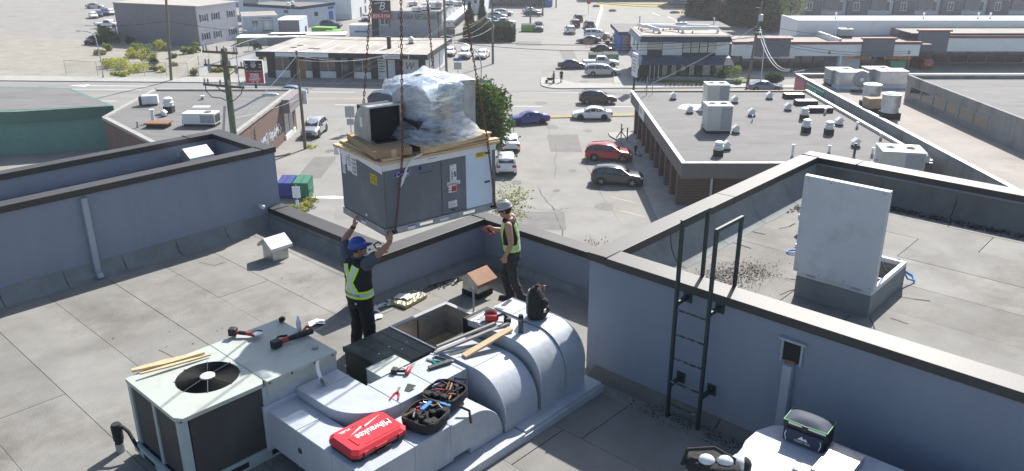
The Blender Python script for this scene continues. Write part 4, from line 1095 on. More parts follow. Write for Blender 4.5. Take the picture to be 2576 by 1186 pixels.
def ik(S,T,l1,l2,pole):
    S=Vector(S);T=Vector(T);d=T-S;L_=min(d.length,(l1+l2)*.995);u=d.normalized()
    a=(l1*l1-l2*l2+L_*L_)/(2*L_);h=math.sqrt(max(0,l1*l1-a*a));p=Vector(pole);p=(p-u*p.dot(u)).normalized()
    return S+u*a+p*h, S+u*L_
def hand(mb, w, d, n, side, curl=.5, s=1.0):
    """palm with four unequal fingers and a thumb leaving the side of the palm; d along the hand, n out of the palm"""
    w=Vector(w); d=Vector(d).normalized(); n=Vector(n); n=(n-d*n.dot(d)).normalized(); x=d.cross(n)*side
    for k in range(4):
        o=(k-1.5)*.021*s
        limb(mb,[w+x*o*.7+d*.005, w+x*o+d*.085*s],[.017*s,.015*s],8)
        L_=[.072,.082,.078,.060][k]*s; p=w+x*o+d*.085*s; a=0; pts=[p]
        for j in range(3):
            a+=curl*[.7,1.1,.9][j]; p=p+(d*math.cos(a)+n*math.sin(a))*L_*[.45,.32,.23][j]; pts.append(p)
        limb(mb,pts,[.0105*s,.0098*s,.0092*s,.008*s],8)
    t0=w+x*-.028*s+d*.02; t1=t0+(x*-.035+d*.03+n*.012)*s; t2=t1+(x*-.008+d*.032+n*.018*curl*2)*s
    limb(mb,[t0,t1,t2],[.015*s,.013*s,.0105*s],8)
def head(mb, c, yaw, tilt, s=1.0):
    c=Vector(c); Mx=Matrix.Translation(c)@Matrix.Rotation(yaw,4,'Z')@Matrix.Rotation(tilt,4,'X')
    old=mb.t; mb.t=Mx
    ell(mb,(0,-.005,.03*s),(.076*s,.095*s,.10*s)); ell(mb,(0,.03*s,-.045*s),(.058*s,.062*s,.065*s)); ell(mb,(0,.055*s,-.09*s),(.033*s,.03*s,.024*s))
    mb.tube([(0,.092*s,.02*s),(0,.112*s,-.018*s),(0,.09*s,-.03*s)],[.010*s,.016*s,.010*s],8)
    for q in (-1,1):
        ell(mb,(q*.078*s,-.005,-.005*s),(.010*s,.022*s,.032*s),8); ell(mb,(q*.030*s,.075*s,.012*s),(.014*s,.016*s,.009*s),8)
    ell(mb,(0,.088*s,-.055*s),(.024*s,.010*s,.008*s),8)
    mb.t=old
    return Mx
def strip_on(obj, path, width, name, m, parent, off=.006, axis_at=None, closed=False, n=48):
    """a band lying on a garment: path = [(angle, z)], cast inwards onto the cloth"""
    bv=BVHTree.FromPolygons([v.co for v in obj.data.vertices],[p.vertices for p in obj.data.polygons])
    P=[]
    for i in range(len(path)-1):
        k=max(2,n//(len(path)-1))
        for j in range(k): t=j/k; P.append((path[i][0]*(1-t)+path[i+1][0]*t, path[i][1]*(1-t)+path[i+1][1]*t))
    P.append(path[-1])
    def hit(th,z):
        cx,cy=axis_at(z); d=Vector((math.cos(th),math.sin(th),0)); o=Vector((cx,cy,z))+d*.6
        h=bv.ray_cast(o,-d)
        if h[0] is None: return Vector((cx,cy,z))+d*.15
        return h[0]+d*off
    b_=MB(); rows=[]
    for i,(th,z) in enumerate(P):
        a=P[max(i-1,0)];c=P[min(i+1,len(P)-1)]
        dth=(c[0]-a[0])*.17; dz=c[1]-a[1]; L_=math.hypot(dth,dz) or 1; nt,nz_=-dz/L_,dth/L_
        rows.append([hit(th+nt*width*q/.17, z+nz_*width*q) for q in (-.5,-.25,0,.25,.5)])
    b_.grid(rows); return b_.build(name,MATS[m],parent,smooth=60)
def helmet(parent, Mx, m, s=1.0, brim_front=.065):
    b_=MB(); b_.t=Mx@Matrix.Translation((0,-.008,.055*s))
    rows=[]
    for i in range(9):
        t=math.pi/2*i/8
        rows.append([(.112*s*math.cos(t)**.8*math.cos(a),.132*s*math.cos(t)**.8*math.sin(a),.012+.105*s*math.sin(t)) for a in [2*math.pi*j/28 for j in range(28)]])
    b_.grid(rows,close=True)
    # brim
    rows=[]
    for k,(e,z) in enumerate(((0,.012),(.5,.004),(1,-.004),(1,-.010),(0,.0))):
        rows.append([((.112*s+e*.018)*math.cos(a),(.132*s+e*(.014+brim_front*max(0,math.sin(a))**2))*math.sin(a),z-.01*e*max(0,math.sin(a))) for a in [2*math.pi*j/28 for j in range(28)]])
    b_.grid(rows,close=True)
    o=b_.build('hard_hat',MATS[m],parent,smooth=50)
    r_=MB(); r_.t=b_.t
    r_.tube([(0,.115*s*math.cos(t),.012+.112*s*math.sin(t)) for t in [math.pi*(.08+.84*j/12) for j in range(13)]],.012,6)
    r_.build('hat_ridge',MATS[m],o,smooth=60)
    return o
def legs_geo(mb, hips, knees, ankles, r):
    for h,k,a in zip(hips,knees,ankles): limb(mb,[h,k,a],r,14)
def boots(parent, ankles, yaws, m='boot_leather', s=1.0):
    for (x,y,z),yw in zip(ankles,yaws):
        b_=MB(); b_.t=Matrix.Translation((x,y,0))@Matrix.Rotation(yw,4,'Z')
        limb(b_,[(0,-.04,.05),(0,.05,.045),(0,.16,.035)],[.05*s,.048*s,.04*s],12); limb(b_,[(0,-.03,.06),(0,-.02,.18)],[.052*s,.055*s],12)
        b_.box(-.05*s,.05*s,-.09,.20,0,.025)
        remesh(b_,'boot',m,parent,.012,3)
# ---------------------------------------------------------------- worker 1, arms up under the unit
def worker_1():
    az=R(38); W=Vector((-2.22,10.72,ROOF))
    p=thing('person','person in blue hard hat and black hi-vis vest holding up the hanging unit','person',W,-az)
    inv=(Matrix.Translation(W)@Matrix.Rotation(-az,4,'Z')).inverted()
    LT=inv@hloc(-.055,.80,HZ+.05); RT_=inv@hloc(.05,-.055,HZ+.04)
    SL=Vector((-.20,.0,1.50)); SR=Vector((.20,.0,1.50))
    EL,WL=ik(SL,LT-Vector((0,.02,.11)),.29,.26,(-.9,.1,-.1)); ER,WR=ik(SR,RT_-Vector((0,.02,.11)),.29,.26,(.9,-.35,-.2))
    hips=[(-.095,0,.90),(.095,0,.90)];kn=[(-.12,.03,.49),(.13,.02,.49)];an=[(-.14,-.02,.10),(.16,.0,.10)]
    b=MB()
    torso(b,[(0,0,.86,.15,.11),(0,0,1.0,.15,.105),(0,.0,1.15,.14,.10),(0,0,1.32,.165,.11),(0,0,1.44,.17,.10),(0,0,1.52,.12,.08),(0,.01,1.56,.06,.06)])
    limb(b,[(0,.0,1.50),(0.01,.02,1.62)],[.06,.055])
    for S,E,Wr in ((SL,EL,WL),(SR,ER,WR)): limb(b,[S,S.lerp(E,.5),E,E.lerp(Wr,.35),Wr],[.072,.064,.050,.050,.034])
    legs_geo(b,hips,kn,an,[.085,.058,.042])
    Mx=head(b,(.015,.04,1.665),R(-38),R(8))
    hand(b,WL,LT-WL+Vector((0,.02,.05)),Vector((.2,.6,.3)),1,.25); hand(b,WR,RT_-WR+Vector((.0,0,.05)),Vector((-.2,.6,.3)),-1,.3)
    remesh(b,'body','skin_tan',p,.0095,3)
    t=MB(); limb(t,[EL.lerp(WL,.12),EL.lerp(WL,.8)],[.0475,.034]); remesh(t,'tattoo_sleeve','tattoo_skin',p,.01,2)
    wt=MB(); q=EL.lerp(WL,.93); u=(WL-EL).normalized(); wt.tube([q-u*.016,q+u*.016],[.037,.037],14); wt.build('watch',MATS['black_rubber'],p,smooth=True)
    tr=MB(); torso(tr,[(0,0,.80,.19,.15),(0,-.01,.92,.195,.155),(0,0,1.03,.18,.14)])
    legs_geo(tr,hips,kn,an,[.122,.098,.082]); 
    for (x,y,z) in an: limb(tr,[(x,y,.12),(x,y+.005,.06)],[.072,.078])
    remesh(tr,'trousers','black_cloth',p,.012,4,.012,11)
    boots(p,an,[.15,-.15])
    sh=MB()
    for S,E in ((SL,EL),(SR,ER)): limb(sh,[S+Vector((0,0,-.02)),S.lerp(E,.66)],[.098,.086])
    torso(sh,[(0,0,1.42,.17,.11),(0,0,1.50,.16,.10),(0,0,1.56,.075,.075)])
    remesh(sh,'shirt','slate_cloth',p,.011,3,.006,16)
    v=MB(); torso(v,[(0,0,.90,.218,.170),(0,0,1.02,.215,.168),(0,0,1.16,.212,.16),(0,0,1.32,.222,.158),(0,0,1.43,.218,.148),(0,0,1.51,.17,.125),(0,.0,1.55,.09,.09)],24)
    vest=remesh(v,'safety_vest','black_cloth',p,.011,4,.007,10)
    ax_=lambda z:(0,0)
    bk=-math.pi/2
    def band(path,nm='hi_vis_band'):
        strip_on(vest,path,.122,nm,'hivis',p,.005,ax_); strip_on(vest,path,.058,'reflective_tape','reflective',p,.009,ax_)
    band([(bk-math.pi*.98+2*math.pi*.98*i/24,1.02) for i in range(25)])
    band([(bk-.62,1.46),(bk-.45,1.38),(bk-.02,1.22),(bk+.45,1.06)]); band([(bk+.62,1.46),(bk+.45,1.38),(bk+.02,1.22),(bk-.45,1.06)])
    # lettering on the belt band
    bv=BVHTree.FromPolygons([q_.co for q_ in vest.data.vertices],[f.vertices for f in vest.data.polygons])
    for wtx,mt,off in (('THERMA','ink_red',-.076),('COOL','logo_blue',.082)):
        me=text_mesh(wtx,.048,0,0,'CENTER',.0012)
        for vv in me.vertices:
            th=bk+(vv.co.x+off)/.165; d=Vector((math.cos(th),math.sin(th),0)); z=1.02+vv.co.y
            h=bv.ray_cast(Vector((0,0,z))+d*.6,-d); vv.co=(h[0] if h[0] else d*.16+Vector((0,0,z)))+d*.0125
        me.materials.clear(); me.materials.append(MATS[mt]); put('lettering',me,p)
    hh=MB(); hh.t=Mx; ell(hh,(0,-.02,.02),(.083,.098,.085)); hh.t=None; remesh(hh,'hair','hair_dark',p,.012,2)
    helmet(p,Mx,'helmet_blue')
    g=MB(); g.t=Mx
    g.tube([(.082,-.01,.012),(.075,.07,.012),(.04,.097,.01),(0,.10,.012),(-.04,.097,.01),(-.075,.07,.012),(-.082,-.01,.012)],.008,6); g.build('glasses',MATS['ink_black'],p)
    pt=MB(); pt.obox((.075,-.15,.88),(.03,.006,.03)); pt.build('pocket_patch',MATS['white_cloth'],p)
worker_1()
# ---------------------------------------------------------------- worker 2, walking left with a drill
def worker_2():
    az=R(-78); W=Vector((0.0,12.40,ROOF))
    p=thing('person','person in grey hard hat and sleeveless hi-vis vest carrying a red drill','person',W,-az)
    hips=[(-.09,0,.90),(.09,0,.90)];kn=[(-.10,-.04,.49),(.10,.15,.50)];an=[(-.10,-.22,.10),(.11,.06,.10)]
    SL=Vector((-.205,.02,1.47)); SR=Vector((.205,.05,1.47))
    EL=SL+Vector((-.06,-.06,-.29)); WL=EL+Vector((.01,.10,-.235))
    ER=SR+Vector((.05,.10,-.27)); WR=ER+Vector((-.10,.20,.06))
    b=MB()
    torso(b,[(0,0,.86,.15,.11),(0,0.0,1.0,.145,.105),(0,.02,1.15,.145,.11),(0,.04,1.32,.165,.115),(0,.04,1.42,.17,.105),(0,.04,1.50,.12,.08),(0,.05,1.54,.06,.06)])
    limb(b,[(0,.05,1.50),(0,.09,1.60)],[.062,.056])
    for S,E,Wr in ((SL,EL,WL),(SR,ER,WR)): limb(b,[S,S.lerp(E,.5),E,E.lerp(Wr,.35),Wr],[.066,.058,.045,.045,.030])
    legs_geo(b,hips,kn,an,[.085,.058,.042])
    Mx=head(b,(0,.125,1.655),R(4),R(-16))
    hand(b,WL,(.02,.12,-1),(.9,.3,.1),1,.85); hand(b,WR,(-.1,1,-.05),(-.9,.1,-.2),-1,.75)
    remesh(b,'body','skin',p,.0095,3)
    tr=MB(); torso(tr,[(0,0,.80,.165,.13),(0,-.01,.92,.17,.135),(0,0,1.03,.16,.12)])
    legs_geo(tr,hips,kn,an,[.105,.08,.066])
    for (x,y,z) in an: limb(tr,[(x,y,.12),(x,y+.005,.07)],[.07,.074])
    remesh(tr,'trousers','charcoal_cloth',p,.012,4,.014,11)
    boots(p,an,[.1,-.1])
    v=MB(); torso(v,[(0,0,.95,.175,.135),(0,.005,1.06,.175,.13),(0,.02,1.18,.175,.135),(0,.04,1.32,.185,.14),(0,.04,1.42,.18,.13),(0,.045,1.50,.14,.11),(0,.05,1.535,.085,.085)],24)
    vest=remesh(v,'safety_vest','black_cloth',p,.011,4,.006,10)
    ax_=lambda z:(0,.02+.02*(z-1))
    def band(path):
        strip_on(vest,path,.122,'hi_vis_band','hivis',p,.005,ax_); strip_on(vest,path,.058,'reflective_tape','reflective',p,.009,ax_)
    band([(-math.pi/2-math.pi*.98+2*math.pi*.98*i/24,1.05) for i in range(25)])
    for sgn in (-1,1):
        c=math.pi/2
        band([(c+sgn*.95,1.49),(c+sgn*.75,1.36),(c+sgn*.62,1.2),(c+sgn*.55,1.07)]); band([(-c+sgn*.62,1.47),(-c+sgn*.45,1.36),(-c,1.2),(-c-sgn*.45,1.07)])
    hh=MB(); hh.t=Mx; ell(hh,(0,-.022,.01),(.083,.096,.09)); hh.t=None; remesh(hh,'hair','hair_dark',p,.012,2)
    helmet(p,Mx,'helmet_grey')
    g=MB(); g.t=Mx; g.tube([(.082,-.01,.012),(.075,.07,.012),(.04,.097,.01),(0,.10,.012),(-.04,.097,.01),(-.075,.07,.012),(-.082,-.01,.012)],.009,6); g.build('sunglasses',MATS['ink_black'],p)
    bl=MB(); bl.tube([(.168*math.cos(t),.005+.132*math.sin(t),.965) for t in [2*math.pi*j/24 for j in range(24)]],.018,6,closed=True); bl.build('belt',MATS['boot_leather'],p,smooth=True)
    # the drill he carries
    wp=(Matrix.Translation(W)@Matrix.Rotation(-az,4,'Z'))@(WR+Vector((-.01,.06,-.01)))
    d=thing('cordless_drill','red and black cordless drill in the hand of the grey hatted worker','drill',wp,-az+R(15)); d.rotation_euler=(R(-35),0,-az+R(15)); d.scale=(.9,.9,.9)
    MB().lathe([(.022,-.02),(.030,0),(.030,.10),(.02,.12)],c=(0,0,.055),n=12,axis='y').build('drill_body',MATS['tool_red'],d,smooth=True)
    MB().tube([(0,.03,.045),(0,.01,-.075)],[.019,.017],10).build('grip',MATS['black_rubber'],d,smooth=True)
    MB().box(-.028,.028,-.03,.055,-.13,-.075).build('battery',MATS['tool_red'],d,bevel=.006)
    MB().tube([(0,.12,.055),(0,.17,.055),(0,.24,.055)],[.014,.010,.003],8).build('chuck',MATS['black_metal'],d,smooth=True)
worker_2()
# ---------------------------------------------------------------- far away people
def far_person(label, loc, az, top, legs, skin='skin', hair='hair_dark', arms=None, lean=0, shorts=False, stride=.06):
    p=thing('person',label,'person',loc,-az)
    b=MB(); ly=lean
    SL=Vector((-.19,ly*.55,1.42)); SR=Vector((.19,ly*.55,1.42))
    arms=arms or ((-.24,.05,.85),(.24,.05,.85))
    EL,WL=ik(SL,arms[0],.29,.26,(-.5,-1,0)); ER,WR=ik(SR,arms[1],.29,.26,(.5,-1,0))
    hips=[(-.09,0,.88),(.09,0,.88)]; kn=[(-.1,-stride*.3,.48),(.1,stride*.6,.48)]; an=[(-.1,-stride,.09),(.1,stride,.09)]
    torso(b,[(0,0,.82,.15,.11),(0,ly*.2,1.05,.14,.10),(0,ly*.45,1.3,.16,.11),(0,ly*.6,1.45,.12,.08)])
    limb(b,[(0,ly*.6,1.44),(0,ly*.72,1.56)],[.06,.05])
    for S,E,Wr in ((SL,EL,WL),(SR,ER,WR)): limb(b,[S,E,Wr],[.055,.042,.03])
    hand(b,WL,(0,.1,-1),(.9,.2,0),1,.5); hand(b,WR,(0,.1,-1),(-.9,.2,0),-1,.5)
    legs_geo(b,hips,kn,an,[.085,.06,.045]); Mx=head(b,(0,ly*.8+.02,1.62),0,-.1)
    remesh(b,'body',skin,p,.016,2)
    t=MB(); torso(t,[(0,0,.86,.165,.125),(0,ly*.2,1.05,.16,.12),(0,ly*.45,1.3,.18,.125),(0,ly*.57,1.43,.14,.09)])
    for S,E in ((SL,EL),(SR,ER)): limb(t,[S,S.lerp(E,.6)],[.068,.06])
    remesh(t,'shirt',top,p,.018,3)
    l=MB(); torso(l,[(0,0,.78,.165,.13),(0,0,.95,.165,.125)])
    an2=[Vector(k).lerp(Vector(a),.0 if shorts else .95) for k,a in zip(kn,an)]
    for h,k,a in zip(hips,kn,an2): limb(l,[h,k] if shorts else [h,k,a],[.10,.085] if shorts else [.10,.075,.06])
    remesh(l,'trousers',legs,p,.018,3); boots(p,an,[0,0])
    hh=MB(); hh.t=Mx; ell(hh,(0,-.02,.03),(.085,.10,.09)); hh.t=None; remesh(hh,'hair',hair,p,.016,1)
    return p
g_=lambda x,y:at(x,y,.13)
far_person('person in black t-shirt standing behind the wheelbarrow on the far corner',g_(1393,210),R(-95),'black_cloth','black_cloth',arms=((-.2,.35,.75),(.2,.35,.75)))
far_person('person in black t-shirt and black shorts standing right of the wheelbarrow',g_(1412,207),R(170),'black_cloth','black_cloth',shorts=True)
mat('hair_fair',(.30,.20,.10),.8,var=.1)
far_person('person in white t-shirt walking along the brick building with a stick',g_(1598,389),R(150),'white_cloth','black_cloth',hair='hair_fair',arms=((-.2,.3,.9),(.28,.2,.85)),stride=.14)
far_person('person in dark clothes leaning forward beside the red motor trailer',at(1545,107,0),R(-80),'black_cloth','charcoal_cloth',lean=.35,arms=((-.2,.55,.9),(.2,.5,.9)),stride=.2)
# wheelbarrow and walking stick
wb=thing('wheelbarrow','black wheelbarrow beside the two people on the far corner','wheelbarrow',g_(1384,208),R(175))
tb=MB(); rows=[[(-.45,-.33,.62),(.5,-.33,.62),(.5,.33,.62),(-.45,.33,.62)],[(-.28,-.2,.30),(.25,-.2,.33),(.25,.2,.33),(-.28,.2,.30)]]
tb.grid(rows,close=True); tb.f.append((4,5,6,7)); tb.m.append(0); tb.build('tray',MATS['black_metal'],wb)
MB().lathe([(.06,-.05),(.19,-.05),(.2,0),(.19,.05),(.06,.05)],c=(.5,0,.2),axis='y',n=18).build('wheel',MATS['black_rubber'],wb,smooth=True)
for s_ in (-1,1):
    MB().tube([(.5,s_*.08,.2),(.1,s_*.2,.32),(-.5,s_*.26,.52),(-.95,s_*.28,.6)],.022,6).build('handle',MATS['lumber'],wb); MB().tube([(-.25,s_*.2,.34),(-.35,s_*.24,.0)],.02,6).build('leg',MATS['black_metal'],wb)
st=thing('floor_polisher','thin dark pole with small round foot held by the person in white','tool',at(1611,393,.13),0)
MB().tube([(0,0,.06),(-.35,.1,.95)],.018,6).build('pole',MATS['black_metal'],st); MB().lathe([(.16,0),(.17,.04),(.1,.09)],n=16).build('round_foot',MATS['black_rubber'],st,smooth=True)
# ================================================================ the town beyond
ZZ = {1:(260,0,2.695),2:(700,0,2.695),3:(1260,0,3.294),4:(1700,0,3.294),5:(2110,0,3.294),6:(1700,240,2.695),7:(2110,180,3.294)}
def Zp(k, x, y):
    x0,y0,s = ZZ[k]; return (x0+x/s)/1.11335, (y0+y/s)/1.11335
def gz(k, x, y, z=0): return at(*Zp(k,x,y), z)
def at_y(px, py, Y):
    d = at(px,py,0)-Vector((0,0,CAM_H)); return Vector((0,0,CAM_H))+d*(Y/d.y)
def gy(k,x,y,Y): return at_y(*Zp(k,x,y),Y)
mat('roof_grey', (.165,.161,.155), .9, var=.14, scale=.6, bump=.2, bscale=20, stain=(.09,.085,.08), stain_scale=.35, stain_amt=.7, stretch=(.45,1.6,1), detail=8)
mat('roof_pale', (.36,.33,.29), .9, var=.16, scale=.5, bump=.2, bscale=20, stain=(.19,.175,.15), stain_scale=.22, stain_amt=.8, detail=8)
mat('roof_tan', (.30,.27,.24), .9, var=.14, scale=.5, stain=(.16,.145,.13), stain_scale=.25, stain_amt=.7, detail=8)
mat('roof_white', (.70,.70,.68), .7, var=.06, scale=.5)
mat('bronze_fascia', (.12,.113,.11), .6, var=.08, scale=1, stretch=(6,6,.4))
mat('black_paint', (.022,.024,.03), .6, var=.1)
mat('white_wall', (.74,.75,.75), .8, var=.06, scale=.6)
mat('window_blind', (.46,.47,.46), .25, var=.12, scale=2, coat=.4)
mat('cream_wall', (.66,.70,.71), .8, var=.06, scale=.8)
mat('pale_blue_wall', (.48,.56,.64), .8, var=.06, scale=.6)
mat('taupe_wall', (.22,.20,.21), .85, var=.08)
mat('navy_trim', (.03,.045,.085), .6, var=.08)
mat('slate_wall', (.13,.145,.17), .8, var=.06)
mat('red_trim', (.20,.065,.06), .7, var=.1)
mat('concrete_wall', (.25,.25,.245), .9, var=.18, scale=.8, stain=(.10,.105,.10), stain_scale=.5, stain_amt=.85, stretch=(1,1,.35), bump=.3, detail=8)
mat('silver_sheet', (.50,.52,.54), .35, metal=.6, var=.15, scale=3, bump=.2, bscale=8)
mat('tile_grey', (.30,.34,.37), .7, var=.15, scale=4)
mat('orange_sign', (.55,.20,.07), .6, var=.05)
mat('plywood_door', (.36,.20,.10), .8, var=.1)
mat('poster_white', (.68,.69,.70), .6, var=.06, scale=3)
mat('sign_red', (.42,.03,.04), .6, var=.05)
mat('sign_green', (.07,.28,.16), .6, var=.05)
mat('sign_pink', (.45,.13,.2), .6, var=.05)
mat('sign_blue', (.04,.14,.42), .6, var=.05)
mat('tan_box', (.33,.25,.17), .8, var=.15)
mat('teal_block', (.12,.26,.22), .85, var=.08, scale=2)
brick_mat('brown_brick', (.115,.062,.047), (.155,.085,.062), (.19,.165,.145), .45, .13)
brick_mat('red_brick', (.13,.075,.058), (.165,.095,.075), (.17,.15,.135), .5, .14)
line_mat('sunlit_lap_siding', (.60,.58,.62), (.46,.45,.48), .24)  # light siding of the right face, colour raised further for the sun grazing it
line_mat('teal_siding', (.085,.17,.14), (.05,.10,.085), .22)
line_mat('grey_siding', (.215,.205,.225), (.17,.16,.18), .24, duty=.06)
line_mat('blue_siding', (.48,.55,.63), (.41,.47,.55), .3, duty=.08)
line_mat('wall_panels', (.30,.32,.345), (.25,.265,.285), 1.2, axis=3, duty=.02, bump=.2)
def bld(name, label, loc, rz=0): return thing(name, label, 'building', (loc[0],loc[1],0), rz)
def window(par, face, u, z, w, h, d=0.0, frame='white_metal', mull=1, fw=.07, pane='window_glass', name='window'):
    """window on a wall: face 'f' (looks -y, u=x, d=y of wall), 'r' (looks +x, u=y, d=x), 'l' (looks -x)"""
    sg = {'f':-1,'r':1,'l':-1}[face]
    def bx(u0,u1,z0,z1,t0,t1,b_):
        a,b = sorted((d+sg*t0, d+sg*t1))
        if face=='f': b_.box(u0,u1,a,b,z0,z1)
        else: b_.box(a,b,u0,u1,z0,z1)
    f_=MB()
    bx(u,u+w,z,z+fw,.0,.06,f_); bx(u,u+w,z+h-fw,z+h,.0,.06,f_); bx(u,u+fw,z+fw,z+h-fw,.0,.06,f_); bx(u+w-fw,u+w,z+fw,z+h-fw,.0,.06,f_)
    for k in range(mull):
        c=u+w*(k+1)/(mull+1); bx(c-fw/2,c+fw/2,z+fw,z+h-fw,.0,.055,f_)
    o=f_.build(name, MATS[frame], par)
    for k in range(mull+1):
        p_=MB(); c0=u+w*k/(mull+1)+(fw/2 if k else fw); c1=u+w*(k+1)/(mull+1)-(fw/2 if k<mull else fw)
        bx(c0,c1,z+fw,z+h-fw,.004,.02,p_); p_.build('pane', MATS[pane], o)
    return o
def part(par, name, m, *boxes, bevel=0):
    b_=MB()
    for q in boxes: b_.box(*q)
    return b_.build(name, MATS[m], par, bevel=bevel)
# ---------------- roof furniture used on several roofs
def rtu(label, loc, rz=0, s=1.0, dims=(2.0,1.5,1.3), m='cream_metal', group='air conditioners on the far roofs', fans=2, top='white_metal'):
    t=thing('rooftop_unit',label,'air conditioner',loc,rz,group); w,d,h=[q*s for q in dims]
    part(t,'curb','roof_tar',(-w/2+.05,w/2-.05,-d/2+.05,d/2-.05,0,.25)); part(t,'casing',m,(-w/2,w/2,-d/2,d/2,.25,h),bevel=.02)
    part(t,'top_panel',top,(-w/2-.03,w/2+.03,-d/2-.03,d/2+.03,h,h+.05))
    part(t,'coil_panel','gray_metal',(w/2-.45*w,w/2-.06,-d/2-.02,-d/2,.38,h-.1)); part(t,'coil_panel','dark_coil',(w/2,w/2+.02,-d/2+.1,d/2-.1,.38,h-.1))
    for k in range(fans):
        x=w/2-.28*w if k==0 else -.25*w
        b_=MB().lathe([(.32*s,0),(.32*s,.03)],c=(x,0,h+.051),n=24); f_=b_.build('fan_opening', MATS['dark_coil'] if k==0 else MATS['cream_metal'],t)
        g=MB()
        for r_ in (.1,.2,.3): g.tube([(x+r_*s*math.cos(a),r_*s*math.sin(a),h+.1) for a in [2*math.pi*j/20 for j in range(20)]],.012,4,closed=True)
        for j in range(4): a=j*math.pi/4; g.tube([(x-.33*s*math.cos(a),-.33*s*math.sin(a),h+.1),(x+.33*s*math.cos(a),.33*s*math.sin(a),h+.1)],.012,4)
        g.build('fan_guard', MATS['gray_metal'],f_)
    for y in (-.2,.1): MB().tube([(-w/2,y,.6),(-w/2-.22,y,.6),(-w/2-.25,y,.05)],.03,6).build('pipe',MATS['gray_metal'],t)
    return t
def small_hood(label, loc, rz=0, s=1.0, group='small hooded vents on the far roofs'):
    t=thing('hooded_vent',label,'roof vent',loc,rz,group)
    part(t,'tar_base','roof_tar',(-.28*s,.28*s,-.28*s,.28*s,0,.12*s)); part(t,'vent_body','white_metal',(-.22*s,.22*s,-.22*s,.22*s,.12*s,.52*s))
    b_=MB(); b_.extr([(-.36*s,.46*s),(.36*s,.46*s),(0,.76*s)],'y',-.3*s,.3*s); b_.build('hood',MATS['white_metal'],t)
    return t
def cap_vent(label, loc, s=1.0, group='round capped vents on the far roofs'):
    t=thing('round_vent',label,'roof vent',loc,0,group)
    part(t,'curb','roof_tar',(-.32*s,.32*s,-.32*s,.32*s,0,.5*s))
    MB().lathe([(.36*s,.5*s),(.36*s,.58*s),(.25*s,.6*s),(.25*s,.68*s)],n=20).build('collar',MATS['white_metal'],t,smooth=True)
    MB().lathe([(.38*s,.68*s),(.40*s,.8*s),(.3*s,.86*s),(.24*s,.9*s)],n=20).build('skirt',MATS['white_metal'],t,smooth=True)
    MB().lathe([(.24*s,.9*s),(.33*s,.94*s),(.34*s,1.08*s),(.2*s,1.16*s)],n=20).build('cap',MATS['white_metal'],t,smooth=True)
    return t
def pipe_vent(label, loc, h=.6, r=.07, m='white_metal', group='thin vent pipes on the far roofs', cap=True):
    t=thing('vent_pipe',label,'pipe',loc,0,group)
    MB().lathe([(r*1.5,0),(r*1.2,.2)],n=10).build('boot',MATS['gray_metal'],t,smooth=True)
    MB().lathe([(r,.1),(r,h)],n=10).build('pipe',MATS[m],t,smooth=True)
    if cap: MB().lathe([(r*1.5,h),(r*1.5,h+.08)],n=10).build('cap',MATS[m],t,smooth=True)
    return t
def skylight(label, loc, dims=(2.0,.9), rz=0):
    t=thing('skylight',label,'skylight',loc,rz,'skylights on the brick building'); w,d=dims
    part(t,'curb','roof_tar',(-w/2,w/2,-d/2,d/2,0,.42)); part(t,'glazing','silver_sheet',(-w/2+.05,w/2-.05,-d/2+.05,d/2-.05,.42,.5),bevel=.03)
# ================================================================ brick building at the car park, right
K=bld('brick_building','low brick building with deep dark bronze fascia and flat grey roof beside the car park',(0,0))
part(K,'wall','brown_brick',(13.65,30.4,61.0,84.6,0,3.4))
part(K,'roof','roof_grey',(12.9,31.0,58.2,85.4,4.24,4.34))
part(K,'soffit','bronze_fascia',(12.8,31.0,58.1,85.5,3.36,3.44))
part(K,'fascia','bronze_fascia',(12.62,12.78,57.9,85.7,3.25,4.42)); part(K,'fascia','bronze_fascia',(12.79,31.1,57.9,58.06,3.25,4.42)); part(K,'fascia','bronze_fascia',(12.79,31.1,85.54,85.7,3.25,4.42))
part(K,'roof_edge','silver_sheet',(12.55,12.85,57.83,85.77,4.421,4.48)); part(K,'roof_edge','silver_sheet',(12.86,31.1,57.83,58.13,4.421,4.48)); part(K,'roof_edge','tan_box',(12.86,31.1,85.47,85.77,4.421,4.48)); part(K,'roof_edge','silver_sheet',(30.95,31.25,58.14,85.46,4.3,4.6))
for k in range(10):
    y=61.0+k*2.6
    part(K,'brick_pier','brown_brick',(13.0,13.645,y,y+.55,0,3.355))
    if k<9:
        if k==3: window(K,'l',y+.75,.1,1.6,2.9,13.645,'bronze_fascia',1,.08,name='door')
        else: window(K,'l',y+.75,1.0,1.65,2.0,13.645,'bronze_fascia',0,.08)
part(K,'downpipe','white_metal',(15.6,15.75,60.85,60.995,.1,3.35))
part(K,'brick_pier','brown_brick',(15.9,16.0,60.9,60.995,.0,3.355))
sg=part(K,'sign_board','poster_white',(12.56,12.615,76.2,79.4,3.3,4.38)); 
text('lettering','FISH',MATS['tan_box'],sg,(12.55,78.3,3.9),(0,-1,0),(0,0,1),.7)
RZ2=4.34
for i,(x,y) in enumerate([(845,290),(835,120)]):
    p=gz(6,x+ -5,y+ (75 if i==0 else 65),RZ2); 
    rtu(['cream air conditioner in the middle of the brick building roof, nearer of two','cream air conditioner in the middle of the brick building roof, farther of two'][i],p+Vector((0,.9,0)),0,1.0,(2.1,1.9,2.35),'cream_metal')
for i,(x,y,lb) in enumerate([(500,105,'left end near the street'),(625,208,'beside the white roof patch'),(965,132,'right of the farther cream unit'),(1092,230,'behind the thin centre pipe'),(972,360,'right of the nearer cream unit'),(1225,102,'near the street edge towards the skylights'),(1365,188,'left of the first round vents'),(902,485,'next to the nearest round vent'),(1945/1,0,'')]):
    if not lb: continue
    small_hood('small white hooded vent on the brick roof, '+lb, gz(6,x,y,RZ2))
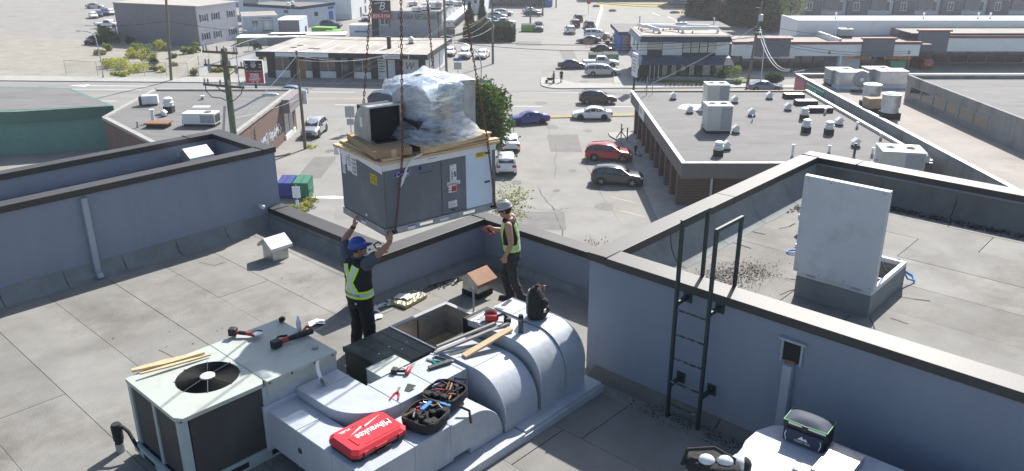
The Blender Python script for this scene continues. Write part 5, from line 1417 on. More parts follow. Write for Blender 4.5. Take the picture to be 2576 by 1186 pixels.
for x,y,lb in [(790,565,'just left of the long metal edge'),(942,765,'near the right end of the roof')]:
    small_hood('small white hooded vent on the brick roof, '+lb, gz(7,x,y,RZ2))
cap_vent('round capped vent on the brick roof nearest the car park corner', gz(6,838,530,RZ2))
for x,y,lb in [(465,515,'farthest of the three by the skylights'),(483,630,'left of the front two'),(693,650,'right of the front two')]:
    cap_vent('round white capped vent on the brick roof, '+lb, gz(7,x,y,RZ2))
for x,y,lb,w in [(380,322,'farthest',2.0),(493,385,'middle',2.1),(620,450,'nearest',2.3)]:
    skylight(lb+' of three black curbed skylights on the brick roof', gz(7,x,y,RZ2)+Vector((0,.4,0)),(w,.95))
for x,y,h,lb in [(355,870,1.0,'tall white one at the near edge'),(695,830,.6,'short one right of the tall white pipe'),(925,870,1.1,'black topped one'),(1095,850,.6,'short one right of the black pipe'),(1500,880,.9,'one behind the right hand unit'),(660,465,.5,'one beside the nearest skylight'),(955,595,.5,'one along the metal edge'),(1172,700,.5,'one farther down the metal edge')]:
    pipe_vent('thin vent pipe on the brick roof, '+lb, gz(7,x,y,RZ2), h, .09, 'black_metal' if 'black topped' in lb else 'white_metal')
pipe_vent('thin vent pipe on the brick roof, the one in the centre', gz(6,1095,275,RZ2),.55,.05)
rtu('cream air conditioner with two round fans at the right end of the brick roof', gz(7,1400,1010,RZ2)+Vector((0,1.2,0)),R(-12),1.0,(2.9,2.3,1.5),'cream_metal')
small_hood('small bluish hooded vent behind the right hand unit', gz(7,1580,920,RZ2))
pt=MB(); rn=random.Random(4); c=gz(6,700,165,RZ2+.012); n=22
pt.poly([(c.x+(1.75+rn.uniform(-.3,.4))*math.cos(t)*1.1, c.y+(1.5+rn.uniform(-.4,.3))*math.sin(t), RZ2+.012) for t in [2*math.pi*j/n for j in range(n)]])
pt.build('roof_patch', MATS['roof_white'], K)
# antenna cluster with red pennant at the far left corner of the brick roof
an=thing('service_mast','thin wiring mast with red pennant at the corner of the brick roof','mast',gz(4,365,880,RZ2),0)
MB().tube([(0,0,0),(0,0,1.9)],.05,6).build('mast',MATS['gray_metal'],an); MB().tube([(.6,.2,0),(.6,.2,1.5)],.03,6).build('mast',MATS['gray_metal'],an)
MB().tube([(-.3,0,.6),(0,0,.9),(.4,.2,1.2),(.6,.2,1.4)],.02,5).build('cable_loop',MATS['black_rubber'],an); MB().tube([(-.9,-.4,.05),(-.2,0,.5),(0,0,1.2)],.02,5).build('cable_loop',MATS['gray_metal'],an)
MB().poly([(0,-.02,1.55),(.12,-.02,2.6),(-.1,-.02,1.5)]).build('pennant',MATS['sign_red'],an)
# ================================================================ concrete walled building, far right
C_=bld('concrete_building','flat roofed building with weathered concrete side wall behind the brick building',(0,0))
cx0,cy1=31.9,91.6
part(C_,'wall','concrete_wall',(cx0,75,40,cy1,0,4.7)); part(C_,'parapet','concrete_wall',(cx0,cx0+.25,40,cy1,4.7,5.2)); part(C_,'parapet','concrete_wall',(cx0+.26,75,cy1-.25,cy1,4.7,5.2))
part(C_,'roof','roof_tan',(cx0+.26,75,40,cy1-.26,4.7,4.8)); part(C_,'parapet_cap','silver_sheet',(cx0-.05,cx0+.3,40,cy1+.05,5.2,5.26)); part(C_,'parapet_cap','silver_sheet',(cx0+.31,75,cy1-.3,cy1+.05,5.2,5.26))
s=part(C_,'sign_board','sign_pink',(cx0-.08,cx0-.01,88.2,91.4,3.2,4.9)); 
s2=part(C_,'sign_board','sign_green',(cx0-.08,cx0-.01,82.6,87.4,3.3,4.9)); part(s2,'sign_border','poster_white',(cx0-.09,cx0-.085,82.4,87.6,4.85,4.95),(cx0-.09,cx0-.085,82.4,87.6,3.25,3.35))
ho=MB(); ho.poly([(cx0-.095,84.4,3.9),(cx0-.095,85.4,3.9),(cx0-.095,85.4,4.3),(cx0-.095,84.9,4.65),(cx0-.095,84.4,4.3)]); ho.build('house_symbol',MATS['poster_white'],s2)
ZC=4.8
for i,(x,y) in enumerate([(760,800),(1100,790)]):
    p=gz(5,x,y,ZC)+Vector((.6,.9,0)); lb=['left','right'][i]
    rtu('weathered air conditioner on the concrete building, %s one'%lb,p,0,1.0,(2.6,2.0,1.7),'gray_metal',fans=1,top='cream_metal')
    q=gz(5,[900,1270][i],[830,820][i],ZC)+Vector((.2,1.1,0)); t=thing('insulated_plenum','big foil clad duct box on the concrete building, %s one'%lb,'duct',q,0,'foil clad duct boxes')
    part(t,'curb','pale_blue_wall',(-1.6,1.6,-1.0,1.0,0,.35)); part(t,'casing','silver_sheet',(-1.5,1.5,-.95,.95,.35,1.75),bevel=.06); part(t,'top_sheet','roof_white',(-1.52,1.52,-.97,.97,1.75,1.79))
p=gz(5,985,850,ZC); t=thing('satellite_dish','round mesh satellite dish on the concrete building roof','satellite dish',p,R(-10))
MB().lathe([(0.02,0),(.5,.06),(.85,.18),(.86,.2),(.5,.09),(.02,.03)],c=(0,0,0),axis='y',n=28).build('dish',MATS['gray_metal'],t,smooth=True).location=(0,.1,1.25)
MB().lathe([(.2,-.02),(.2,.02)],c=(0,0,1.25),axis='y',n=14).build('feed',MATS['white_metal'],t); MB().tube([(0,.15,0),(0,.15,1.2)],.05,8).build('mast',MATS['gray_metal'],t); part(t,'ballast','black_metal',(-.9,.9,-.4,.5,0,.15))
for i,(x,y) in enumerate([(1070,990),(1245,1090)]):
    p=gz(5,x,y,ZC); t=thing('exhaust_fan','large round aluminium exhaust fan on the concrete building, %s one'%['farther','nearer'][i],'exhaust fan',p,0,'round exhaust fans')
    part(t,'curb','roof_tar',(-.75,.75,-.7,.7,0,.55)); MB().lathe([(.75,.55),(.7,1.0)],n=24).build('throat',MATS['silver_sheet'],t,smooth=True); MB().lathe([(.8,1.0),(.78,2.05),(.82,2.1),(.82,2.16)],n=28).build('drum',MATS['silver_sheet'],t,smooth=True); MB().lathe([(.6,2.16),(.6,2.24),(.2,2.32)],n=24).build('cap',MATS['white_metal'],t,smooth=True)
p=gz(5,1120,1030,ZC); t=thing('tan_roof_box','weathered tan metal box between the two exhaust fans','box',p,R(6)); part(t,'base','roof_tar',(-1.0,1.1,-.6,.6,0,.4)); part(t,'casing','tan_box',(-1.0,1.1,-.6,.6,.4,1.25),bevel=.02); part(t,'lid','tan_box',(-1.05,1.15,-.65,.65,1.25,1.31))
P=bld('roof_penthouse','dark grey concrete penthouse with ribbon window at the right edge',(0,0)); P['category']='building'
a_=gz(7,1390,325,ZC); PT=7.2
part(P,'wall','concrete_wall',(a_.x,75,40,a_.y,4.8,PT-.4)); part(P,'roof','roof_grey',(a_.x+.3,75,40,a_.y-.3,PT-.4,PT-.35)); part(P,'parapet','concrete_wall',(a_.x-.05,a_.x+.25,40,a_.y+.05,PT-.4,PT),(a_.x+.26,75,a_.y-.25,a_.y+.05,PT-.4,PT))
for k in range(6): window(P,'l',a_.y-3.2-k*2.3,5.3,2.2,1.0,a_.x,'gray_metal',0,.06)
# ================================================================ two storey office across the road
O=bld('office_building','two storey blue and cream office with navy awning roofs across the road',(18.3,118.6),R(-1))
part(O,'wall','cream_wall',(0,12.9,0,10,3.2,5.3)); part(O,'wall','black_paint',(.3,12.6,.25,10,0,2.5)); part(O,'wall','taupe_wall',(0.15,12.75,.1,10,2.5,3.2))
part(O,'roof','roof_pale',(-.2,13.1,-1.0,10.3,5.95,6.05))
def awn(par,x0,x1,y0,y1,z0,z1,m='navy_trim',dx=.5):
    b_=MB(); b_._add([(x0-dx,y0-.9,z0),(x1+dx,y0-.9,z0),(x1,y0+.2,z1),(x0,y0+.2,z1),(x0-dx,y1,z0),(x0,y1,z1),(x1+dx,y1,z0),(x1,y1,z1)],[(0,1,2,3),(4,0,3,5),(1,6,7,2)]); b_.build('awning_front',MATS[m],par)
    return b_
b_=MB(); b_._add([(-.1,-1.3,5.25),(13.0,-1.3,5.25),(12.8,-.6,6.12),(.2,-.6,6.12)],[(0,1,2,3)]); b_.build('mansard',MATS['navy_trim'],O)
b_=MB(); b_._add([(-.5,-1.3,5.25),(-.1,-1.3,5.25),(.2,-.6,6.12),(.1,10,6.12),(-.5,10,5.25)],[(4,0,1,2,3)]); b_.build('mansard',MATS['tile_grey'],O)
b_=MB(); b_._add([(13.0,-1.3,5.25),(13.0,10,5.25),(12.8,10,6.12),(12.8,-.6,6.12)],[(0,1,2,3)]); b_.build('mansard',MATS['tile_grey'],O)
b_=MB(); b_._add([(.0,-2.7,2.25),(13.2,-2.7,2.25),(12.9,-1.6,3.1),(.3,-1.6,3.1),(12.9,0,3.25),(.3,0,3.25)],[(0,1,2,3),(3,2,4,5)]); b_.build('canopy',MATS['navy_trim'],O)
b_=MB(); b_._add([(-.6,-2.7,2.25),(.0,-2.7,2.25),(.3,-1.6,3.1),(.3,0,3.25),(0,8,3.25),(-.6,8,2.25)],[(5,0,1,2,3,4)]); b_.build('canopy',MATS['tile_grey'],O)
for u,w in ((1.3,1.95),): part(O,'window_surround','black_paint',(u-.1,u+w+.1,-.02,-.002,3.25,5.25)); window(O,'f',u,4.0,w,1.2,-.021,'white_metal',0,.06,'window_blind')
part(O,'window_surround','black_paint',(6.2,11.0,-.02,-.002,3.25,5.25))
for k in range(4): window(O,'f',6.3+k*1.2,3.65,1.02,1.5,-.021,'white_metal',0,.06,'window_blind')
for k in range(4): window(O,'f',3.6+k*1.3,.35,.65,1.9,.245,'white_metal',0,.05,'window_blind')
for k in range(2): window(O,'f',9.4+k*1.75,.35,1.1,1.8,.245,'white_metal',0,.05,'window_blind')
window(O,'l',1.0,3.7,1.5,1.3,0,'white_metal',0,.06); window(O,'l',5.0,3.7,1.2,1.3,0,'white_metal',0,.06)
for k in range(4): window(O,'l',.8+k*2.2,.4,1.6,1.8,.3,'black_paint',0,.06)
for x in (1.4,2.0,2.6): part(O,'post','cream_wall',(x,x+.08,-2.2,-2.12,.1,2.3))
# white insulated duct runs on the office roof
def big_duct(label, pts, r=.28):
    t=thing('roof_duct',label,'duct',O.matrix_basis.translation*0+Vector((18.3,118.6,6.05)),R(-1),'white ducts on the office roof')
    b_=MB(); b_.tube(pts,r,10); b_.build('duct_run',MATS['roof_white'],t,smooth=60)
    for p_ in pts[::2]: part(t,'support','gray_metal',(p_[0]-.05,p_[0]+.05,p_[1]-.3,p_[1]+.3,0,.3))
big_duct('long white insulated duct across the back of the office roof',[(.8,7.5,.55),(3,7.3,.6),(5.5,7.0,.55),(8.5,7.1,.55),(11.2,7.0,.5)],.25)
big_duct('white insulated duct across the front of the office roof',[(6.6,2.6,.1),(6.4,2.6,.7),(8,2.7,.75),(10,2.7,.75),(11.6,2.7,.7),(11.7,2.6,.1)],.24)
big_duct('short crooked white duct at the left of the office roof',[(.9,4.6,.7),(1.6,4.4,.75),(2.4,3.2,.6),(3.1,2.2,.5),(3.1,1.9,.1)],.27)
big_duct('white duct bending between the two long runs',[(1.0,6.4,.6),(2.2,5.4,.65),(4.2,5.6,.6),(5.4,5.2,.6),(6.2,4.0,.6),(7.2,3.4,.7)],.24)
rtu('dark roof unit at the back of the office roof',Vector((25.6,126.0,6.05)),0,.8,(2.0,1.2,1.2),'gray_metal')
pl=MB(); 
ps=thing('office_pylon_sign','white pylon sign on a dark post in front of the office','sign',gz(4,245,845,.13),R(8))
part(ps,'post','black_metal',(-.12,.12,-.1,.1,0,2.0)); b=part(ps,'sign_board','poster_white',(-.12,.12,-1.0,1.0,2.0,5.0)); 
for k in range(5): part(b,'printed_lines','navy_trim',(-.13,-.121,-.8,.7-.2*(k%2),4.6-.45*k-.1,4.6-.45*k))
part(ps,'sign_face','poster_white',(-.95,1.0,-1.02,-.9,2.1,4.9)) if False else None
# brick planter wall and garden by the office
gw=thing('garden_wall','low stone garden wall with steps at the right end of the office','wall',(0,0,0),0)
gp=[gz(4,460,735,.13),gz(4,940,745,.13),gz(4,1080,765,.13),gz(4,1240,770,.13)]
for i in range(3):
    p,q=gp[i],gp[i+1]; L_=(q-p).length; b_=MB(); b_.t=Matrix.Translation((p.x,p.y,0))@Matrix.Rotation(math.atan2(q.y-p.y,q.x-p.x),4,'Z'); b_.box(0,L_,0,.3,0,.6); b_.build('wall_length',MATS['concrete_wall'],gw)
# ================================================================ strip mall
S=bld('strip_mall','long single storey shopping strip with cream band, red coping and grey panels',(32.9,123.0),R(0))
part(S,'wall','cream_wall',(0,28,0,.5,2.45,4.15)); part(S,'roof','roof_tan',(0,30,.5,10.5,4.0,4.1)); part(S,'storefront_wall','taupe_wall',(0,28,2.4,10.4,0,4.0)); part(S,'soffit','taupe_wall',(0,28,.5,2.4,2.46,2.5))
part(S,'red_coping','red_trim',(0,3.3,-.12,.55,4.15,4.55),(8.6,28.2,-.12,.55,4.15,4.55),(3.3,8.6,.1,.55,4.15,4.5))
for x0,x1 in ((3.4,8.5),(19.3,24.0)):
    part(S,'grey_panel','slate_wall',(x0,x1,-.35,-.001,2.4,4.9)); part(S,'red_cornice','red_trim',(x0-.25,x1+.25,-.5,.2,4.9,5.15))
part(S,'cross_wall','roof_white',(16.0,16.4,.6,10.4,4.1,4.9))
for k in range(9):
    if 16.1<.6+k*1.82+1.7<19: continue
    window(S,'f',.4+k*1.82,.25,1.7,2.15,2.395,'black_paint',0,.06)
for k in range(4): window(S,'f',20.5+k*1.85,.25,1.7,2.1,2.395,'black_paint',0,.06)
part(S,'white_panel','cream_wall',(16.7,20.2,2.0,2.39,0,2.45))
b=part(S,'sign_board','orange_sign',(17.4,20.9,-.06,-.002,2.05,2.44)); text('lettering','PRESTIGE',MATS['ink_black'],b,(19.4,-.07,2.24),(1,0,0),(0,0,1),.42,width=2.2,bold=.01)
b=part(S,'sign_board','orange_sign',(22.8,26.8,-.06,-.002,2.05,2.44)); text('lettering','MARTIAL ARTS',MATS['ink_black'],b,(24.8,-.07,2.24),(1,0,0),(0,0,1),.42,width=3.3,bold=.01)
b=part(S,'sign_board','cream_wall',(1.6,9.4,-.06,-.002,2.1,2.44)); text('lettering','T LOVERS',MATS['ink_black'],b,(5.6,-.07,2.27),(1,0,0),(0,0,1),.36,width=3.0)
for x,tx in ((14.4,'C'),(26.3,'B')):
    b=part(S,'unit_sign','sign_red',(x,x+.32,-.05,-.002,2.75,3.15)); text('lettering',tx,MATS['poster_white'],b,(x+.16,-.055,2.95),(1,0,0),(0,0,1),.3)
part(S,'column','cream_wall',(16.3,16.6,.1,.4,0,2.45))
S2=bld('strip_mall','taller grey end of the shopping strip with red cornice beside the red car',(61.2,126.5)); part(S2,'wall','slate_wall',(1.0,5.6,0,.5,2.6,5.6)); part(S2,'red_cornice','red_trim',(.8,5.9,-.2,.7,5.6,5.85)); part(S2,'wall','cream_wall',(5.61,30,.1,.5,2.6,4.6)); part(S2,'red_coping','red_trim',(5.61,30,0,.55,4.6,5.0)); part(S2,'rear_wall','taupe_wall',(0,30,5,14,0,5.2)); part(S2,'roof','roof_tan',(0,30,.5,14,5.2,5.3))
for k in range(5): window(S2,'f',6+k*3.0,.2,2.7,2.3,4.99,'black_paint',1,.06)
for i,(x,y) in enumerate([(880,300),(840,345),(1320,300)]):
    rtu(['tall grey unit on the shopping strip, back one of the pair','grey unit on the shopping strip, front one of the pair','grey unit at the right end of the shopping strip'][i],gz(5,x,y,4.1),0,1.0,(2.0,1.5,[2.2,1.3,1.6][i]),'gray_metal',fans=1)
# ================================================================ large white hall, townhouses
Wb=bld('white_hall','large plain white hall with bright white roof behind the shopping strip',(46.0,134.2)); part(Wb,'wall','white_wall',(0,70,0,8.5,0,6.2)); part(Wb,'parapet','white_wall',(0,70,0,.3,6.2,6.45),(0,.3,.31,8.5,6.2,6.45)); part(Wb,'roof','roof_white',(.31,70,.31,8.5,6.2,6.25))
for k in range(4): part(Wb,'wall_seam','cream_wall',(12+k*13,12.12+k*13,-.02,-.002,0,6.2)); 
for x in (7.5,22.0,31,33): pipe_vent('vent pipe on the white hall roof, %s'%['leftmost','second from left','third from left','rightmost'][[7.5,22.0,31,33].index(x)],Vector((46+x,138,6.25)),.9,.12)
T=bld('townhouse_row','row of three storey blue grey townhouses behind the white hall',(66,206))
part(T,'wall','pale_blue_wall',(0,85,0,12,0,11))
for k in range(7):
    x=k*11.5
    part(T,'bay','slate_wall',(x+4.5,x+9.6,-1.0,-.01,0,3.6)); part(T,'bay','pale_blue_wall',(x+4.6,x+9.5,-.9,-.01,3.6,9)); part(T,'bay_trim','white_metal',(x+4.4,x+9.7,-1.1,-.9,3.55,3.8))
    part(T,'brown_panel','taupe_wall',(x+10.3,x+14.0,-.6,-.01,1.2,8.5)); part(T,'drainpipe','white_metal',(x+4.1,x+4.3,-.25,-.01,0,9)); part(T,'drainpipe','black_paint',(x+9.75,x+9.95,-.25,-.01,0,9))
    window(T,'f',x+5.9,1.0,1.5,2.1,-1.01,'white_metal',1,.14); window(T,'f',x+.6,.8,1.3,2.4,-.01,'white_metal',1,.14); window(T,'f',x+2.5,.8,1.3,2.4,-.01,'white_metal',0,.14); window(T,'f',x+11.2,4.2,2.3,2.4,-.61,'white_metal',1,.16); window(T,'f',x+7.0,5.0,1.6,2.2,-.91,'white_metal',1,.14); window(T,'f',x+1.2,5.0,1.6,2.2,-.01,'white_metal',1,.14)
T2=bld('townhouse_row','dark blue end of the townhouses behind the trees',(44,228)); part(T2,'wall','slate_wall',(0,20,0,10,0,10))
for k in range(4): window(T2,'f',1.5+k*4.8,1.5,1.8,2.2,-.01,'white_metal',1,.14); window(T2,'f',1.5+k*4.8,5.5,1.8,2.2,-.01,'white_metal',1,.14)
# ================================================================ low building left of the office roof
Lw=bld('low_building','low flat roofed building with blue and red end behind the office',(18.6,143.5)); part(Lw,'wall','taupe_wall',(0.6,20,0.3,12,0,3.1)); part(Lw,'roof','roof_grey',(0,20,0,12.5,3.3,3.45)); part(Lw,'fascia','navy_trim',(-.05,3.0,-.1,-.002,2.9,3.5),(-.15,-.002,-.1,12.5,2.9,3.5)); part(Lw,'fascia','taupe_wall',(3.01,20,-.1,-.002,2.9,3.5)); part(Lw,'red_pillar','red_trim',(1.6,2.1,-.25,.25,0,3.75),(2.8,3.3,-.25,.25,0,3.75)); part(Lw,'blue_wall','sign_blue',(.2,.6,.3,9,0,2.9))
part(Lw,'roof_step','roof_grey',(13,20,3,12.3,3.46,3.95)); part(Lw,'roof_step_edge','bronze_fascia',(12.95,13.0,3,12.3,3.46,4.05),(4.0,12.9,2.6,2.75,3.46,3.75))
for i,(x,y) in enumerate([(300,225),(985,250)]): pipe_vent('white stand pipe with cap on the low building, %s one'%['left','right'][i],gz(4,x,y,3.45),1.5,.12)
# ================================================================ black storefront block, left
F=bld('storefront_block','black and white single storey shopfront block with worn tan roof across the road',(-35.4,118.9),R(-7.4))
FW=23.2
part(F,'wall','black_paint',(0,FW,.2,14.5,0,3.55)); part(F,'roof','roof_pale',(-.6,FW+.9,-2.2,15,3.95,4.03)); part(F,'canopy_fascia','black_paint',(-.7,FW+1.0,-2.35,-2.2,3.35,4.06),(-.7,-.6,-2.2,15,3.45,4.06),(FW+.9,FW+1.0,-2.2,15,3.35,4.06)); part(F,'canopy_soffit','bronze_fascia',(-.6,FW+.9,-2.2,.2,3.5,3.56)); part(F,'roof_trim','cream_wall',(-.72,FW+1.02,-2.4,-2.25,4.061,4.1))
part(F,'sign_band','poster_white',(2.2,10.0,-2.42,-2.352,3.42,3.98)); b=part(F,'sign_band','poster_white',(17.9,21.6,-2.42,-2.352,3.42,3.95)); text('lettering','SALE & WASH',MATS['ink_black'],b,(19.2,-2.43,3.68),(1,0,0),(0,0,1),.42,width=1.9); part(b,'dark_end','ink_black',(20.3,21.5,-2.43,-2.421,3.45,3.92))
X=lambda px:(px-135)/1160*FW
for a_,b_2 in ((130,182),(302,362),(468,518),(645,680),(740,772),(905,950),(1088,1128),(1255,1300)):
    part(F,'pier','black_paint',(X(a_),X(b_2),-.25,.19,0,3.49))
def shop(a_,b2,m=1,sill=True):
    x0,x1=X(a_),X(b2)
    if sill: part(F,'sill_panel','white_wall',(x0,x1,.0,.19,0.0,1.0))
    window(F,'f',x0+.03,1.0 if sill else .05,x1-x0-.06,1.95 if sill else 2.9,.15,'cream_wall',m,.06)
    part(F,'transom','cream_wall',(x0,x1,.02,.19,2.97,3.4))
shop(183,301); shop(519,644); shop(773,904); 
part(F,'plywood_door','plywood_door',(X(363),X(412),.05,.19,.05,2.7)); shop(413,467,0); shop(681,739,0,False)
part(F,'poster','poster_white',(X(952),X(1014),.05,.19,.9,3.0)); part(F,'sill_panel','white_wall',(X(952),X(1014),.03,.19,0,.88)); part(F,'shop_door','poster_white',(X(1026),X(1079),.05,.19,.1,2.9)); 
w=part(F,'shop_window_sign','poster_white',(X(1130),X(1253),.05,.19,.9,3.2)); text('lettering','W',MATS['ink_black'],w,(X(1180),.04,2.0),(1,0,0),(0,0,1),1.5,width=1.3,shear=.3); text('lettering','/\\',MATS['orange_sign'],w,(X(1212),.04,2.0),(1,0,0),(0,0,1),1.2,width=.6)
text('lettering','DONUTS',MATS['ink_black'],F,(X(983),.04,2.6),(1,0,0),(0,0,1),.45,width=1.0) if False else None
for k in range(5): part(F,'printed_lines','ink_black',(X(962),X(1004)-.2*(k%2),.04,.049,2.6-.36*k,2.72-.36*k))
for k,(y0,y1) in enumerate(((.6,2.6),(3.2,5.2),(6,9.5),(10,13.5))): part(F,'side_panel',['poster_white','poster_white','white_wall','white_wall'][k],(FW+.001,FW+.05,y0,y1,.6 if k<2 else .1,3.2))
for k in range(9): part(F,'roof_seam','roof_white' if k%2 else 'cream_wall',(1.5+k*2.45,1.62+k*2.45,-2.0,random.Random(k).uniform(4,13),4.031,4.036))
ch=thing('chimney_flue','dark square flue with cap on the storefront roof','chimney',gz(2,1052,368,4.03),R(-7)); part(ch,'flue','black_metal',(-.25,.25,-.25,.25,0,1.5)); part(ch,'cap','black_metal',(-.33,.33,-.33,.33,1.55,1.7))
small_hood('dark blocky vent at the back edge of the storefront roof',gz(2,1218,330,4.03),0,1.4); pipe_vent('thin pipe right of the square flue',gz(2,1125,365,4.03),.5,.06)
for x,y in ((330,360),(380,345),(465,367),(505,370)): tag(MB().lathe([(.5,0),(.5,.02)],n=20).build('roof_drain',MATS['roof_tar'],None),'dark round drain patch on the storefront roof, '+{330:'leftmost',380:'second from left',465:'third from left',505:'rightmost'}[x],'roof drain','drain patches on the storefront roof').location=gz(2,x,y,4.035)
# ================================================================ low brick building bottom left with graffiti
G=bld('graffiti_building','low building with dark flat roof and graffiti on its brick side wall',(0,0))
fp=[(-38.4,87),(-37.6,73.5),(-31.9,67.2),(-29,64),(-23.5,64),(-23.5,87)]
MB().prism(fp[::-1],0,4.15).build('wall',MATS['red_brick'],G); 
inn=[(-38.2,86.8),(-37.4,73.6),(-31.8,67.4),(-28.9,64.2),(-23.7,64.2),(-23.7,86.8)]
MB().prism(inn[::-1],4.15,4.22).build('roof',MATS['roof_grey'],G)
b_=MB()
for i in range(6):
    p=Vector((*fp[i],0));q=Vector((*fp[(i+1)%6],0)); L_=(q-p).length; b_=MB(); b_.t=Matrix.Translation(p)@Matrix.Rotation(math.atan2(q.y-p.y,q.x-p.x),4,'Z'); b_.box(.0,L_,-.12,.3,4.151,4.40); b_.build('parapet_cap',MATS['concrete'],G)
part(G,'fascia_box','taupe_wall',(-23.49,-22.6,81.6,87.2,2.9,4.3)); window(G,'r',82.2,.5,3.6,2.3,-23.49,'gray_metal',1,.08); part(G,'sign_panel','poster_white',(-23.4,-22.2,87.21,87.4,2.7,4.2)); part(G,'sill_panel','cream_wall',(-23.49,-23.35,82.0,86.0,.0,.48))
gf=MB(); rn=random.Random(11)
for k in range(11):
    y0=72.5+k*.75; pts=[]
    for j in range(9): pts.append((-23.47,y0+.55*math.sin(j*1.3+k)+.05*j,1.0+.9*(.5+.5*math.cos(j*1.9+k*2.1))+.5*rn.random()))
    gf.tube(pts,.045,4)
gf.build('graffiti',MATS['white_wall'],G)
ZG=4.22
t=thing('exhaust_blower','white boxy exhaust blower on the graffiti building roof','exhaust fan',gz(1,435,795,ZG),R(15)); part(t,'casing','white_metal',(-.7,.8,-.45,.45,.15,1.0),bevel=.08); part(t,'intake','black_metal',(-.95,-.7,-.4,.4,.1,.9)); part(t,'feet','black_metal',(-.6,.7,-.4,.4,0,.15))
cap_vent('squat round turbine vent on the graffiti building roof',gz(1,580,850,ZG),1.25); small_hood('little white hooded vent beside the turbine',gz(1,540,880,ZG),0,.8); pipe_vent('white vent pipe on the graffiti building roof',gz(1,458,925,ZG),1.1,.16)
t=thing('rusty_hatch','rusty flat hatch cover on the graffiti building roof','hatch',gz(1,500,960,ZG),R(-3)); part(t,'curb','roof_tar',(-.9,.9,-.5,.5,0,.35)); part(t,'cover','rust',(-1.05,1.05,-.6,.6,.35,.45))
rtu('white packaged unit with blue oval badge on the graffiti building roof',gz(1,810,960,ZG)+Vector((0,.6,0)),R(-3),1.0,(2.9,1.3,1.15),'white_metal',fans=1)
tag(MB().box(-.8,.8,-.4,.4,0,.03).build('roof_panel',MATS['white_metal'],None),'loose white panel lying on the graffiti building roof','panel').location=gz(1,820,808,ZG)
pipe_vent('stubby grey pipe near the rusty hatch',gz(1,340,965,ZG),.5,.08,'gray_metal'); pipe_vent('tiny white pipe cap far back on the graffiti roof',gz(1,830,752,ZG),.3,.15)
# teal block building at the left edge
A=bld('teal_building','teal painted block building with green siding band at the left edge',(0,0))
fp=[(-39.4,78.8),(-48,87.5),(-70,90),(-72,74.5),(-47,76.6)]
MB().prism(fp,0,3.2).build('wall',MATS['teal_block'],A)
fp2=[(-39.1,78.8),(-48,87.9),(-70,90.4),(-72,74.0),(-47,76.1)]
MB().prism(fp2,3.2,4.3).build('siding_band',MATS['teal_siding'],A); MB().prism([(-39.7,78.9),(-48,87.3),(-70,89.8),(-71.5,74.8),(-47,76.9)],4.3,4.32).build('roof',MATS['roof_grey'],A)
# ================================================================ upper left blocks
Y=bld('grey_siding_house','two storey grey sided apartment block with shuttered windows',(-57.2,151.1),R(-22.2)); HS=7.0
part(Y,'wall','grey_siding',(-19.5,-.01,0,11,0,HS)); part(Y,'wall','sunlit_lap_siding',(-.009,.0,0.05,11,0,HS),(-.2,0,0,.05,0,HS)); part(Y,'roof','roof_pale',(-19.6,.5,-.1,11.2,HS,HS+.12)); part(Y,'gutter','white_metal',(.5,.65,-.1,11.2,HS-.05,HS+.12)); part(Y,'corner_trim','slate_wall',(-.15,.04,-.03,.05,0,HS)); part(Y,'downpipe','white_metal',(.02,.12,.3,.42,0,HS))
for z in (4.2,.9):
    for u in (1.3,4.4,8.6):
        o=window(Y,'r',u,z,1.3,1.3,.0,'white_metal',1,.1); part(Y,'shutter','slate_wall',(.001,.06,u-.45,u-.08,z,z+1.3)); part(Y,'shutter','slate_wall',(.001,.06,u+1.38,u+1.75,z,z+1.3))
E2=bld('pale_blue_building','pale blue building with outside stair beside the grey apartment block',(-52.4,162.4),R(20)); part(E2,'wall','blue_siding',(0,6.6,0,9,0,4.0)); part(E2,'roof','roof_tan',(-.1,6.7,-.1,9.2,4.0,4.1)); part(E2,'roof_trim','white_metal',(-.2,6.8,-.2,-.1,3.9,4.2)); window(E2,'f',1.6,2.0,1.2,1.3,-.002,'white_metal',1,.08); part(E2,'door','white_metal',(4.0,4.9,-.06,-.002,1.4,3.3)); part(E2,'door_canopy','taupe_wall',(3.4,5.6,-1.3,-.01,3.3,3.45)); part(E2,'landing','taupe_wall',(3.6,5.5,-1.2,-.01,1.2,1.35))
for k in range(6): part(E2,'stair_tread','gray_metal',(3.3-.3*k,3.6-.3*k,-1.2,-.1,1.15-.2*k,1.22-.2*k))
part(E2,'railing','black_metal',(3.6,3.65,-1.2,-1.15,1.3,3.3),(5.45,5.5,-1.2,-1.15,0,3.3)); part(E2,'window_unit','white_metal',(1.7,2.3,-.4,-.07,1.5,1.95))
E3=bld('garage_annex','windowless taupe garage annex beside the pale blue building',(-46.8,165.6),R(2)); part(E3,'wall','taupe_wall',(0,4.4,0,8,0,3.0)); part(E3,'roof','roof_white',(-.1,4.5,-.1,8,3.0,3.1)); part(E3,'wall','pale_blue_wall',(4.41,4.45,0,8,0,3.0))
E4=bld('pale_blue_workshop','long pale blue workshop with dark flat roof and bright blue door',(-45.0,178.2),R(-27)); part(E4,'wall','blue_siding',(-16,0,0,11.5,0,4.2)); part(E4,'roof','roof_grey',(-16,0,0,11.5,4.2,4.3)); part(E4,'roof_trim','navy_trim',(-16.1,.1,-.1,-.002,3.9,4.5),(.002,.1,-.1,11.5,3.9,4.5)); window(E4,'r',4.2,2.0,1.4,1.1,.0,'white_metal',0,.08); part(E4,'blue_door','sign_blue',(.001,.08,9.2,10.6,0,2.7)); part(E4,'sign_plate','sign_blue',(.001,.05,9.0,11.0,3.2,3.7)); window(E4,'f',-4.6,3.0,1.2,.6,-.002,'slate_wall',0,.08)
for i,(x,y) in enumerate([(295,70),(325,60)]): cap_vent('white roof cowl on the blue workshop, %s one'%['left','right'][i],gz(2,x,y,4.3),1.2)
